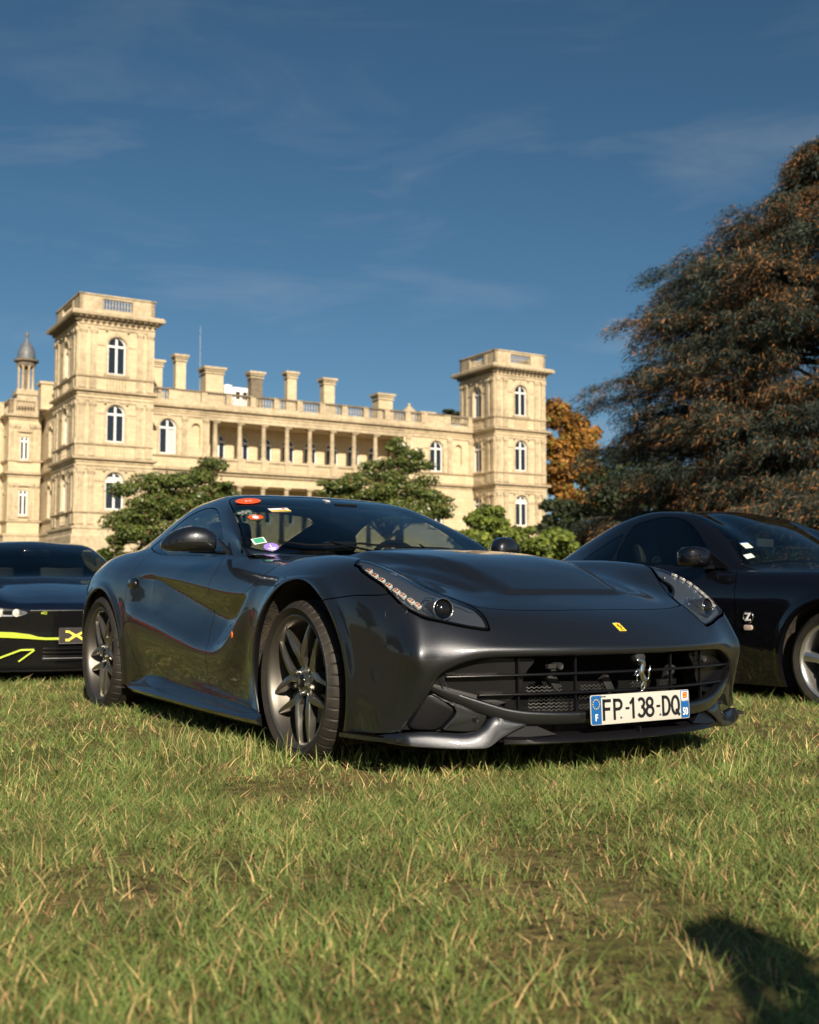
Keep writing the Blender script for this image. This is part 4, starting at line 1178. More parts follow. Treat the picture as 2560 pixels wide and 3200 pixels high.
# side marker, door handle, script
mp_, mn_ = surf_pick(S0, -.676, .945, .535)
for s in (-1, 1):
    p = Vector((mp_.x, s*abs(mp_.y), mp_.z)); m = MB()
    m.prism(round_poly([(0, .020), (.011, 0), (0, -.020), (-.011, 0)], it=2), -.003, .004, Matrix.Translation(p), axis='y'); m.build('side_marker', M['amber'], car, bevel=.0015)
    hp, hn = surf_pick(S0, -2.19, .93, .795, s)
    m = MB(); V = []; F = []
    rings = []
    for k, (rr, lf) in enumerate(((1.0, -.004), (.97, .004), (.8, .012), (.5, .017), (.0, .019))):
        for j in range(24):
            a = 2*PI*j/24
            ex_ = .064*math.cos(a)*rr*(1.0 if math.cos(a) > 0 else 1.15); ez_ = .036*math.sin(a)*rr
            V.append(hp + Vector((ex_, 0, ez_+.25*ex_*0)) + hn*lf)
    for k in range(4):
        for j in range(24): F.append((k*24+j, k*24+(j+1) % 24, (k+1)*24+(j+1) % 24, (k+1)*24+j))
    m.add(V, F); m.build('door_handle', P_, dr if s < 0 else dl, smooth=True, angle=80)
    sp_, sn_ = surf_pick(S0, -.74, .905, .316, s)
    o = text_mesh('pininfarina', .017, M['chrome'], 'script_badge', .0008, 1.15); frame(o, sp_+sn_*.0015, (-s*1.0, 0, 0), (0, 0, 1), shell)

# ---- sills
for s in (-1, 1):
    xs = np.linspace(-2.24, -.365, 40); V = []; F = []
    for x in xs:
        zt = float(pchip([-2.25, -2.12, -1.98, -1.85, -1.6, -1.2, -.8, -.36], [.205, .235, .262, .262, .236, .212, .198, .186], x))
        yo = float(pchip([-2.25, -2.1, -1.7, -1.2, -.6, -.36], [.935, .965, .972, .968, .962, .955], x))
        zo = float(pchip([-2.25, -1.7, -1.0, -.36], [.190, .180, .165, .158], x))
        V += [(x, s*.862, zt+.012), (x, s*.893, zt+.002), (x, s*(.905), zt-.012), (x, s*(.93), zo+.026), (x, s*(yo-.006), zo+.010), (x, s*yo, zo), (x, s*(yo-.004), zo-.008), (x, s*(yo-.03), zo-.030), (x, s*.84, zo-.042)]
    k_ = 9
    for i in range(len(xs)-1):
        for j in range(k_-1):
            f = (i*k_+j, (i+1)*k_+j, (i+1)*k_+j+1, i*k_+j+1); F.append(f if s > 0 else f[::-1])
    n_ = len(xs); F.append(tuple(range(k_))); F.append(tuple((n_-1)*k_+j for j in range(k_)))
    mobj('side_sill', V, F, M['grey_paint'] if False else M['satin_paint'] if 'satin_paint' in M else P_, car, smooth=True, angle=50)

# ---- mirrors
for s in (-1, 1):
    mr = empty('door_mirror', parent=dr if s < 0 else dl)
    # pod: loft of rounded sections along y (across the car)
    V = []; F = []; n = 28
    secs = [  # w, cx, cz, half length x, half height up, half height down
        (.885,-1.050,.985,.030,.026,.028), (.895,-1.053,.988,.058,.050,.044), (.915,-1.060,.992,.076,.064,.052), (.95,-1.070,.998,.086,.073,.056), (1.00,-1.085,1.000,.090,.075,.057), (1.04,-1.100,.998,.088,.068,.055), (1.08,-1.120,.992,.078,.056,.048), (1.11,-1.140,.984,.057,.038,.034), (1.128,-1.150,.978,.030,.018,.018), (1.132,-1.153,.976,.004,.003,.003)]
    for (w, cx, cz, hx, hu, hd) in secs:
        for k in range(n):
            a = 2*PI*k/n; c, t = math.cos(a), math.sin(a)
            e = .72
            xx = cx + hx*math.copysign(abs(c)**e, c)*(1 if c > 0 else .62); zz = cz + (hu if t > 0 else hd)*math.copysign(abs(t)**.85, t)
            V.append((xx, s*w, zz))
    for i in range(len(secs)-1):
        for k in range(n):
            f = (i*n+k, (i+1)*n+k, (i+1)*n+(k+1) % n, i*n+(k+1) % n); F.append(f if s > 0 else f[::-1])
    F.append(tuple(range(n))); 
    po = mobj('mirror_shell', V, F, M['grey_paint'], mr, smooth=True)
    # light groove around the pod
    sec2 = [(w, cx, cz, hx, hu, hd) for (w, cx, cz, hx, hu, hd) in secs if .90 < w < 1.12]
    m = MB(); P = [(cx+hx*1.0+.0015, s*w, cz-.010) for (w, cx, cz, hx, hu, hd) in sec2]
    m.tube(P, .0022, 6); m.build('mirror_groove', M['seal'], po, smooth=True)
    m = MB(); P = [(-1.10, s*1.00, .950), (-1.08, s*.94, .946), (-1.07, s*.88, .943), (-1.07, s*.82, .940)]
    m.tube(P, [.028, .024, .022, .024], 12, flat=.42); m.build('mirror_arm', M['satin'], mr, smooth=True)
    m = MB(); m.prism([(-1.095, .93), (-1.0, .925), (-1.20, 1.02)], s*.790, s*.802, axis='y'); m.build('mirror_sail', M['satin'], mr)

# ---- cabin
cab = empty('cabin', parent=car)
m = MB(); m.box((-2.9, -.70, .30), (-.75, .70, .36)); m.box((-2.95, -.70, .3), (-2.45, .70, .86)); m.box((-1.9, -.13, .36), (-.9, .13, .68)); m.box((-.95, -.74, .36), (-.70, .74, .86))
m.build('cabin_tub', M['dark'], cab)
# dashboard top following the screen
V = []; F = []; ys = np.linspace(-.74, .74, 25)
for y in ys:
    f = 1-.30*(y/.74)**2*.9
    V += [(-.60-.30*(abs(y)/.74)**2, y, .910), (-.75-.25*(abs(y)/.74)**2, y, .925), (-.98-.08*(abs(y)/.74)**2, y, .930), (-1.10, y, .900), (-1.12, y, .70)]
for i in range(len(ys)-1):
    for j in range(4): F.append((i*5+j, i*5+j+1, (i+1)*5+j+1, (i+1)*5+j))
mobj('dashboard', V, F, M['interior'], cab, smooth=True)
for s in (-1, 1):
    seat = empty('seat', parent=cab)
    m = MB(); m.box((-1.75, s*.37-.24, .36), (-1.20, s*.37+.24, .56)); m.build('seat_cushion', M['interior'], seat, bevel=.05, seg=3)
    m = MB(); Mx = Matrix.Translation((-1.80, s*.37, .50)) @ Matrix.Rotation(R(-20), 4, 'Y'); m.box((-.07, -.24, 0), (.07, .24, .52), Mx); m.build('seat_back', M['interior'], seat, bevel=.06, seg=3)
    m = MB(); Mx = Matrix.Translation((-2.02, s*.37, 1.00)) @ Matrix.Rotation(R(-14), 4, 'Y'); m.box((-.05, -.13, 0), (.05, .13, .17), Mx); m.build('headrest', M['interior'], seat, bevel=.045, seg=3)
m = MB(); cx, cy, cz = -1.27, .37, .86
P = [Vector((cx + .0 + .17*math.sin(2*PI*k/40)*(-.42), cy+.185*math.cos(2*PI*k/40), cz+.175*math.sin(2*PI*k/40))) for k in range(41)]
m.tube(P, .016, 8, cap=False); stw = m.build('steering_wheel', M['interior'], cab, smooth=True)
m = MB(); m.tube([(cx, cy-.17, cz), (cx+.02, cy, cz-.01), (cx, cy+.17, cz)], .018, 8); m.tube([(cx+.02, cy, cz-.01), (cx+.05, cy, cz-.17)], .018, 8); m.build('steering_spoke', M['interior'], stw, smooth=True)
# interior mirror and sun visor
m = MB(); Mx = Matrix.Translation((-1.36, .06, 1.165)) @ Matrix.Rotation(R(18), 4, 'Z'); m.box((-.015, -.125, -.035), (.012, .125, .035), Mx); m.build('rear_view_mirror', M['gloss_black'], cab, bevel=.014, seg=3)
m = MB(); m.tube([(-1.35, .06, 1.19), (-1.38, .05, 1.245)], .012, 8); m.box((-1.42, -.02, 1.215), (-1.34, .12, 1.25)); m.build('mirror_stalk', M['satin'], cab)
m = MB(); m.box((-1.56, -.50, 1.215), (-1.42, -.14, 1.228)); m.box((-1.56, .16, 1.215), (-1.42, .48, 1.228)); m.build('sun_visor', M['interior'], cab, bevel=.005)

# black print band behind the windscreen edge
def band(sh, f, wd, name, par, off):
    inn_, out_ = sh.cut(f(sh.A)-wd); return out_.obj(name, M['gloss_black'], par, off)
band(ws, f_ws, .022, 'screen_band', wso, -.005)

# ---- windscreen stickers (flat prints on the glass)
def on_ws(x, y):
    d = (ws.A[:, 0]-x)**2+(ws.A[:, 1]-y)**2; i = int(d.argmin()); return Vector(ws.A[i, :3]), Vector(ws.A[i, 3:6])
def sticker(x, y, poly, mat, name, lift=.0012):
    p, n_ = on_ws(x, y); ex_ = Vector((0, 1, 0)); ex_ = (ex_-n_*ex_.dot(n_)).normalized(); ey_ = n_.cross(ex_)
    m = MB(); n = len(poly); m.prism(poly, -.0003, .0003); o = m.build(name, mat, None); frame(o, p+n_*lift, ex_, ey_, wso); return o
def st_text(x, y, t, size, mat, parent, sx=1, z=.0006, pos=(0, 0), rot=0.0, name='sticker_print'):
    o = text_mesh(t, size, mat, name, .0001, sx); o.parent = parent; o.location = (pos[0], pos[1], z); o.rotation_euler = (0, 0, rot); return o
def ell(a, b, n=32): return [(a*math.cos(2*PI*k/n), b*math.sin(2*PI*k/n)) for k in range(n)]
s1 = sticker(-1.43, -.535, ell(.072, .062), M['orange'], 'entry_sticker')
st_text(0, 0, '2', .055, M['white'], s1, rot=PI/2)
s2 = sticker(-1.262, -.608, ell(.050, .045), M['deep_green'], 'club_sticker')
st_text(0, 0, 'CHANTILLY', .014, M['white'], s2, pos=(0, .004)); st_text(0, 0, 'ARTS & ELEGANCE', .009, M['white'], s2, pos=(0, -.010)); st_text(0, 0, '~ * ~', .03, M['white'], s2, pos=(0, .02)); st_text(0, 0, '~ * ~', .03, M['white'], s2, pos=(0, -.026))
s3 = sticker(-1.165, -.618, ell(.052, .050), M['deep_green'], 'striped_sticker')
for k in range(9):
    x0 = -.036+k*.009; hgt = .036*math.sqrt(max(0, 1-(x0/.046)**2))
    m = MB(); m.prism([(x0-.0028, -hgt), (x0+.0028, -hgt), (x0+.0028, hgt), (x0-.0028, hgt)], .0004, .0007); o = m.build('sticker_stripe', M['orange'], s3)
m = MB(); m.prism(ell(.017, .024, 16), .0007, .0010); m.build('sticker_crest', M['white'], s3)
st_text(0, 0, '*****', .02, M['white'], s3, pos=(0, .040), z=.0008)
s4 = sticker(-1.245, -.425, [(-.058, -.030), (.058, -.030), (.058, .030), (-.058, .030)], M['white'], 'warning_label')
m = MB(); m.box((-.058, -.030, .0003), (.058, -.006, .0008)); m.build('label_band', M['yellow'], s4)
st_text(0, 0, 'WARNING', .017, M['ink'], s4, 1.1, pos=(-.006, -.018), z=.0012, rot=PI)
m = MB(); m.prism(ell(.012, .011, 16), .0004, .0008, Matrix.Translation((.030, .014, 0))); m.build('label_seal', M['red'], s4)
m = MB(); m.tube([(-.014, .016, 0), (.012, .016, 0), (.014, .0, 0), (.012, -.016, 0), (-.014, -.016, 0)], .007, 5, flat=.2); o = m.build('toll_tag', M['white'], None); p, n_ = on_ws(-1.42, -.05); frame(o, p+n_*.002, (0, 1, 0), n_.cross(Vector((0, 1, 0))), wso)
s5 = sticker(-.920, -.702, [(-.034, -.028), (.034, -.028), (.034, .028), (-.034, .028)], M['white'], 'insurance_vignette')
m = MB(); m.box((-.026, -.022, .0003), (.028, .024, .0007)); m.build('vignette_face', M['green'], s5)
s6 = sticker(-.845, -.640, ell(.038, .040), M['purple'], 'emission_sticker')
st_text(0, 0, '1', .040, M['white'], s6, 1.3, pos=(0, .008)); m = MB(); m.box((-.022, -.018, .0004), (.022, -.010, .0007)); m.box((-.012, -.034, .0004), (.012, -.020, .0007)); m.build('sticker_bar', M['white'], s6)

# wipers
def surf_line(pts, lift):
    out = []
    for (x, y) in pts:
        p, n_ = on_ws(x, y); out.append(p+n_*lift)
    return out
def wiper(pts, piv):
    wp = empty('wiper', parent=car)
    L_ = surf_line(pts, .012); m = MB(); m.tube(L_, [.004]+[.0065]*(len(L_)-2)+[.003], 6); m.build('wiper_blade', M['satin'], wp, smooth=True)
    m = MB(); m.tube([piv, tuple(L_[len(L_)//2] + Vector((0, 0, .018)))], [.014, .008], 8, flat=.5); m.build('wiper_arm', M['satin'], wp, smooth=True)
wiper([(-.86, -.60), (-.78, -.50), (-.735, -.38), (-.705, -.22), (-.68, -.10)], (-.60, -.12, .932))
wiper([(-.71, -.24), (-.675, -.08), (-.665, .10), (-.69, .28), (-.74, .42)], (-.62, .20, .934))
# cowl
m = MB(); V = []; F = []
ys = np.linspace(-.77, .77, 33)
for y in ys:
    xx = float(pchip([0, .25, .45, .63, .78], [-.575, -.58, -.63, -.74, -.92], abs(y)))
    V += [(xx+.035, y, .918-.008*(abs(y)/.7)), (xx-.01, y, .924-.004*(abs(y)/.7)), (xx-.05, y, .920)]
for i in range(len(ys)-1):
    for j in range(2): F.append((i*3+j, i*3+j+1, (i+1)*3+j+1, (i+1)*3+j))
mobj('cowl', V, F, M['satin'], car, smooth=True)

wl = []
for (x, r, rim, wd, yo, zc_w) in ((0, .346, .278, .238, .952, .356), (-2.72, .364, .284, .300, .962, .358)):
    for s in (-1, 1):
        wl.append(make_wheel(car, (x, s*(yo-wd/2), zc_w), r, rim, wd, s, rot=R(97) if x == 0 else R(88)))
# shadow gap panels inside arches so the far wheel arch is closed
# ------------------------------------------------------------------ black coupe on the right
ZC = {
 0: [(.86,0,.42),(.86,0,.46),(.80,0,.56),(.6,0,.66),(.2,0,.76),(-.2,0,.85),(-.50,0,.905),(-.9,0,1.09),(-1.25,0,1.225),(-1.55,0,1.30),(-1.9,0,1.315),(-2.3,0,1.275),(-2.7,0,1.17),(-3.1,0,1.03),(-3.35,0,.95),(-3.45,0,.90),(-3.48,0,.6)],
 1: [(.84,.22,.42),(.84,.22,.46),(.78,.22,.56),(.6,.22,.66),(.2,.22,.765),(-.2,.22,.853),(-.51,.22,.905),(-.9,.22,1.08),(-1.25,.22,1.22),(-1.55,.22,1.295),(-1.9,.22,1.31),(-2.3,.22,1.27),(-2.7,.22,1.165),(-3.1,.22,1.025),(-3.35,.22,.945),(-3.44,.22,.895),(-3.47,.22,.6)],
 2: [(.80,.42,.42),(.80,.42,.46),(.74,.42,.56),(.55,.42,.67),(.2,.42,.775),(-.2,.42,.858),(-.56,.42,.907),(-.9,.42,1.055),(-1.25,.42,1.20),(-1.55,.42,1.28),(-1.9,.42,1.295),(-2.3,.41,1.25),(-2.7,.40,1.145),(-3.1,.38,1.01),(-3.35,.38,.93),(-3.42,.38,.89),(-3.45,.38,.6)],
 3: [(.74,.56,.42),(.74,.56,.47),(.69,.56,.58),(.5,.56,.70),(.2,.56,.795),(-.2,.58,.865),(-.60,.66,.907),(-.74,.72,.935),(-1.0,.655,1.095),(-1.25,.605,1.20),(-1.5,.57,1.262),(-1.85,.55,1.285),(-2.2,.545,1.25),(-2.6,.54,1.145),(-3.0,.53,1.02),(-3.3,.50,.935),(-3.4,.5,.87),(-3.43,.5,.6)],
 4: [(.66,.67,.42),(.66,.67,.48),(.61,.67,.61),(.45,.67,.75),(.2,.665,.83),(-.2,.67,.877),(-.60,.73,.905),(-.80,.775,.918),(-1.0,.745,1.0),(-1.3,.71,1.10),(-1.6,.68,1.13),(-2.0,.665,1.13),(-2.4,.665,1.07),(-2.8,.67,.99),(-3.1,.65,.95),(-3.38,.60,.86),(-3.41,.6,.6)],
 5: [(.56,.76,.42),(.56,.76,.50),(.51,.76,.65),(.38,.755,.79),(.2,.75,.86),(0,.75,.895),(-.3,.765,.905),(-.6,.785,.905),(-.85,.80,.912),(-1.1,.805,.925),(-1.6,.80,.94),(-2.0,.79,.955),(-2.4,.78,.975),(-2.8,.78,.965),(-3.1,.74,.93),(-3.36,.68,.85),(-3.39,.68,.6)],
 6: [(.47,.82,.41),(.47,.82,.52),(.42,.83,.66),(.32,.84,.76),(.15,.845,.82),(0,.85,.84),(-.3,.85,.845),(-.6,.85,.85),(-.9,.855,.86),(-1.3,.86,.87),(-1.8,.862,.88),(-2.2,.87,.89),(-2.6,.88,.90),(-2.9,.87,.88),(-3.15,.81,.84),(-3.34,.73,.78),(-3.37,.73,.6)],
 7: [(.42,.85,.40),(.42,.86,.50),(.38,.87,.60),(.28,.885,.68),(.1,.893,.73),(-.1,.893,.735),(-.4,.885,.73),(-.8,.885,.74),(-1.3,.89,.75),(-1.8,.895,.76),(-2.2,.905,.775),(-2.6,.91,.78),(-2.95,.895,.76),(-3.2,.82,.73),(-3.33,.75,.68),(-3.36,.75,.58)],
 8: [(.40,.86,.38),(.40,.87,.44),(.35,.885,.50),(.25,.90,.54),(.1,.905,.56),(-.1,.905,.56),(-.4,.89,.55),(-.8,.885,.55),(-1.3,.885,.56),(-1.8,.89,.57),(-2.2,.905,.58),(-2.6,.915,.58),(-2.95,.90,.57),(-3.2,.83,.56),(-3.33,.76,.55),(-3.36,.76,.50)],
 9: [(.38,.86,.30),(.38,.875,.33),(.33,.89,.36),(.24,.90,.37),(.1,.905,.37),(-.1,.902,.37),(-.4,.885,.36),(-.8,.872,.36),(-1.3,.87,.36),(-1.8,.878,.36),(-2.2,.895,.37),(-2.6,.905,.37),(-2.95,.89,.37),(-3.2,.82,.37),(-3.33,.75,.37),(-3.36,.75,.36)],
 10:[(.37,.85,.17),(.37,.87,.18),(.32,.885,.17),(.24,.89,.165),(.1,.89,.16),(-.1,.885,.16),(-.4,.865,.15),(-.8,.85,.145),(-1.3,.848,.14),(-1.8,.855,.15),(-2.2,.87,.16),(-2.6,.88,.17),(-2.95,.86,.20),(-3.2,.80,.24),(-3.33,.74,.25),(-3.36,.74,.26)],
}
for k_ in ZC: ZC[k_] = [(a, b, c if c < .92 else .92+(c-.92)*1.26) for a, b, c in ZC[k_]]
def simple_grid(lines, cowl, head, ru=4, rv=(5, 8)):
    net = build_net(lines, cowl, head, n=(20, 9, 18), ease=1.2)
    nu = net.shape[0]; tu = np.linspace(0, nu-1, (nu-1)*ru+1)
    half = [0.0]
    for k in range(10):
        m = rv[0] if k < 5 else rv[1]
        half += [k+(i+1)/m for i in range(m)]
    half = np.array(half); vv = np.concatenate([-half[::-1][:-1], half])
    G = bs_surface(net, tu, vv+10, iters=2); G[:, len(half)-1, 1] = 0
    U, W = np.meshgrid(tu, vv, indexing='ij')
    return G, U, W
zO = (3.37013, 7.48187, -.02)
zc = empty('coupe_car', zO, TH-PI/2, 'glossy black coupe with silver alloy wheels parked on the right beside the grey sports car', 'car', 'cars parked on the lawn')
G2, U2, W2 = simple_grid(ZC, {0:-.50,1:-.51,2:-.56,3:-.72,4:-.78,5:-.82,6:-.84,7:-.85,8:-.85,9:-.85,10:-.85}, {k:-1.5 for k in range(11)})
# round arch flares
x, z = G2[..., 0], G2[..., 2]
for cx, cz, r in ((0, .32, .40), (-2.65, .33, .40)):
    G2[..., 1] += np.sign(W2)*(np.abs(W2) > 5.6)*.012*np.exp(-((np.hypot(x-cx, z-cz)-r-.012)/.03)**2)
zb = grid_sheet(G2, U2, W2)
BP = M['black_paint']
zaf = lambda A: np.where(aw(A) > 5, np.hypot(A[:, 0], A[:, 2]-.32)-.395, 1)
zar = lambda A: np.where(aw(A) > 5, np.hypot(A[:, 0]+2.65, A[:, 2]-.33)-.40, 1)
ZWS = full([(-.52,0),(-.53,.25),(-.58,.44),(-.66,.60),(-.80,.735),(-.86,.715),(-1.0,.655),(-1.25,.59),(-1.46,.55),(-1.50,.50),(-1.46,.3),(-1.45,0)])
ZWP = [(-1.0,.945),(-1.10,1.02),(-1.28,1.15),(-1.45,1.225),(-1.62,1.255),(-1.80,1.255),(-1.99,1.225),(-2.05,1.19),(-2.09,.968),(-1.6,.955)]
ZQP = [(-2.12,.972),(-2.10,1.17),(-2.25,1.125),(-2.42,1.055),(-2.50,1.0),(-2.49,.982)]
ZWP = [(a, b if b < .92 else .92+(b-.92)*1.26) for a, b in ZWP]; ZQP = [(a, b if b < .92 else .92+(b-.92)*1.26) for a, b in ZQP]
ZWP = round_poly(ZWP, it=2); ZWS = round_poly(ZWS, it=2)
g_ws = lambda A: np.where((A[:, 0] < -.3) & (A[:, 0] > -1.7), sdf_poly(ZWS, A[:, 0], A[:, 1]), -1)
g_win = lambda A: np.minimum(sdf_poly(ZWP, A[:, 0], A[:, 2]), (np.minimum(aw(A)-2.9, 5.5-aw(A)))*.15)
g_qw = lambda A: np.minimum(sdf_poly(ZQP, A[:, 0], A[:, 2]), (np.minimum(aw(A)-2.9, 5.5-aw(A)))*.15)
def g_door(A):
    x, z = A[:, 0], A[:, 2]
    xf = pchip([.14, .3, .55, .64, .75, .84, .92, .97], [-.83, -.80, -.765, -.760, -.765, -.77, -.82, -.86], z)
    xr = pchip([.14, .3, .5, .7, .9, 1.0], [-1.98, -2.08, -2.15, -2.16, -2.13, -2.11], z)
    return np.where(aw(A) > 4.9, np.minimum(np.minimum(xf-x, x-xr), z-.20), -1)
g_bon = lambda A: np.where(A[:, 0] > -1, sdf_poly(full([(.70,0),(.66,.4),(.50,.60),(.2,.70),(-.2,.725),(-.6,.74),(-.83,.76),(-.70,.62),(-.60,.44),(-.55,.25),(-.54,0)]), A[:, 0], A[:, 1]), -1)
zb, _ = split(zb, zaf, 0); zb, _ = split(zb, zar, 0)
zws, zr = split(zb, g_ws, .006); zwin, zr = split(zr, g_win, .004); zqw, zr = split(zr, g_qw, .004); zbon, zr = split(zr, g_bon, .005); zdoor, zr = split(zr, g_door, .005)
zsh = zr.obj('body_shell', BP, zc); zbon.obj('bonnet', BP, zc)
zwo = zws.obj('windscreen', M['glass'], zc, -.002)
zd = {}
for sd, q in sides(zdoor): zd[sd] = q.obj('door', BP, zc)
for sd, q in sides(zwin): q.obj('side_window', M['side_glass'], zd[sd], -.003)
for sd, q in sides(zqw): q.obj('quarter_window', M['side_glass'], zsh, -.003)
lin, _ = split(grid_sheet(G2, U2, W2), lambda A: -np.maximum(np.maximum(g_ws(A), g_qw(A)), np.maximum(g_win(A), np.maximum(-zaf(A), -zar(A))))-.012, 0)
lin.obj('inner_shell', M['dark'], zc, -.010)
ni, no = zws.cut(g_ws(zws.A)-.02); no.obj('screen_band', M['gloss_black'], zwo, -.005)
m = MB(); m.box((-3.2, -.74, .15), (.30, .74, .22)); m.box((-2.8, -.66, .3), (-.75, .66, .55)); m.box((-2.6, -.66, .5), (-2.2, .66, .90)); m.build('floor_pan', M['dark'], zc)
for cx, cz, r in ((0, .32, .40), (-2.65, .33, .405)):
    for sd in (-1, 1):
        m = MB(); m.lathe([(r, sd*.87), (r, sd*.55), (0, sd*.55)], 32, Matrix.Translation((cx, 0, cz)), axis='y', a0=R(-25), a1=R(205)); m.build('arch_liner', M['dusty'], zc, smooth=True, angle=40)
for x_, rr in ((0, .325), (-2.65, .335)):
    for s in (-1, 1): make_wheel(zc, (x_, s*.765, rr), rr, .243, .245, s, rot=R(100), mat='silver_wheel', disc=.17, cap=None, twin=False)
# mirror, seats, small things
for s in (-1, 1):
    mr = empty('door_mirror', parent=zd[s])
    V = []; F = []; n = 20
    secs = [(.87,-1.03,1.0,.05,.05,.04),(.90,-1.03,1.0,.075,.075,.058),(.98,-1.035,1.005,.078,.080,.060),(1.05,-1.045,1.003,.070,.076,.058),(1.08,-1.055,1.0,.045,.055,.045),(1.09,-1.06,1.0,.01,.02,.02)]
    for (w, cx, cz, hx, hu, hd) in secs:
        for k in range(n):
            a = 2*PI*k/n; c, t = math.cos(a), math.sin(a)
            V.append((cx+hx*math.copysign(abs(c)**.6, c), s*w, cz+(hu if t > 0 else hd)*math.copysign(abs(t)**.6, t)))
    for i in range(len(secs)-1):
        for k in range(n):
            f = (i*n+k, (i+1)*n+k, (i+1)*n+(k+1) % n, i*n+(k+1) % n); F.append(f if s > 0 else f[::-1])
    F += [tuple(range(n)), tuple((len(secs)-1)*n+k for k in range(n))]
    mobj('mirror_shell', V, F, BP, mr, smooth=True, angle=60)
    m = MB(); m.prism([(-1.0, .935), (-.86, .932), (-1.06, 1.06)], s*.800, s*.815, axis='y'); m.box((-1.10, s*.80, .93), (-1.0, s*.92, .955)); m.build('mirror_foot', M['satin'], mr)
    seat = empty('seat', parent=zc)
    m = MB(); Mx = Matrix.Translation((-1.95, s*.36, .45)) @ Matrix.Rotation(R(-16), 4, 'Y'); m.box((-.07, -.23, 0), (.07, .23, .55), Mx); m.box((-.045, -.12, .56), (.045, .12, .74), Mx); m.build('seat_back', M['interior'], seat, bevel=.04)
    hp, hn = surf_pick(zb.A, -1.98, .90, .80, s)
    m = MB(); m.box((hp.x-.012, hp.y-.01, hp.z-.09), (hp.x+.012, hp.y+s*.022, hp.z+.09)); m.build('door_handle', M['chrome'], zd[s], bevel=.008)
V = []; F = []; ys = np.linspace(-.70, .70, 15)
for y in ys: V += [(-.56-.25*(abs(y)/.7)**2, y, .885), (-.85-.1*(abs(y)/.7)**2, y, .915), (-1.10, y, .88), (-1.12, y, .6)]
for i in range(14):
    for j in range(3): F.append((i*4+j, i*4+j+1, (i+1)*4+j+1, (i+1)*4+j))
mobj('dashboard', V, F, M['interior'], zc, smooth=True)
m = MB(); Mx = Matrix.Translation((-1.22, -.02, 1.14)) @ Matrix.Rotation(R(12), 4, 'Z'); m.box((-.012, -.12, -.032), (.012, .12, .032), Mx); m.build('rear_view_mirror', M['pale_trim'], zc, bevel=.012)
p, n_ = surf_pick(zb.A, -.655, .893, .592, -1)
m = MB(); m.lathe([(.036, .002), (.038, .006), (.043, .006), (.045, .001)], 32, Matrix.Translation((p.x, p.y-.001, p.z)) @ Matrix.Rotation(PI, 4, 'Z'), axis='y'); zbg = m.build('fender_badge', M['chrome'], zsh, smooth=True)
o = text_mesh('Z', .072, M['white'], 'badge_letter', .002, 1.0, .002); frame(o, (p.x, p.y-.006, p.z), (1, 0, 0), (0, 0, 1), zbg)
m = MB(); m.prism(rrect(.072, .036, .015), -.002, .009, Matrix(((1,0,0,p.x),(0,0,-1,p.y),(0,1,0,p.z-.072),(0,0,0,1)))); m.build('side_marker', pmat('clear_marker', (.55, .42, .36), rough=.2, coat=1), zsh, bevel=.004)
def zsticker(x, y, w, h, mat, name):
    d = (zws.A[:, 0]-x)**2+(zws.A[:, 1]-y)**2; i = int(d.argmin()); p = Vector(zws.A[i, :3]); n_ = Vector(zws.A[i, 3:6])
    ex_ = Vector((0, 1, 0)); ex_ = (ex_-n_*ex_.dot(n_)).normalized(); m = MB(); m.prism([(-w, -h), (w, -h), (w, h), (-w, h)], -.0003, .0004); o = m.build(name, mat, None); frame(o, p+n_*.0012, ex_, n_.cross(ex_), zwo); return o
a_ = zsticker(-.93, -.595, .036, .036, M['white'], 'insurance_vignette'); m = MB(); m.box((-.036, .026, .0005), (.036, .036, .0009)); m.build('vignette_band', M['plate_blue'], a_); m = MB(); m.box((-.028, -.028, .0005), (.028, .018, .0009)); m.build('vignette_face', pmat('pale_green', (.45, .60, .50), rough=.5), a_)
zsticker(-.84, -.62, .036, .022, pmat('pale_green2', (.55, .66, .58), rough=.5), 'small_vignette')
m = MB(); m.tube([(-.84, -.55, .965), (-.76, -.35, .985), (-.72, -.05, .985), (-.71, .25, .975)], .008, 6); m.build('wiper_blade', M['satin'], zc, smooth=True)
m = MB(); m.tube([(-.25, -.872, .17), (-.35, -.900, .30), (-.42, -.905, .45), (-.41, -.900, .56)], .012, 6, flat=.4); 
for sg_ in (-1, 1):
  V, F = zr.rim(lambda a: abs(math.hypot(a[0], a[2]-.32)-.395) < .003 and abs(a[7]) > 5 and a[1]*sg_ > 0, [inward(0, 0, (0, .32), .395), inward(.012, -.004, (0, .32), .395), inward(.04, .004, (0, .32), .395)])
  mobj('arch_lip', V, F, BP, zsh, smooth=True)

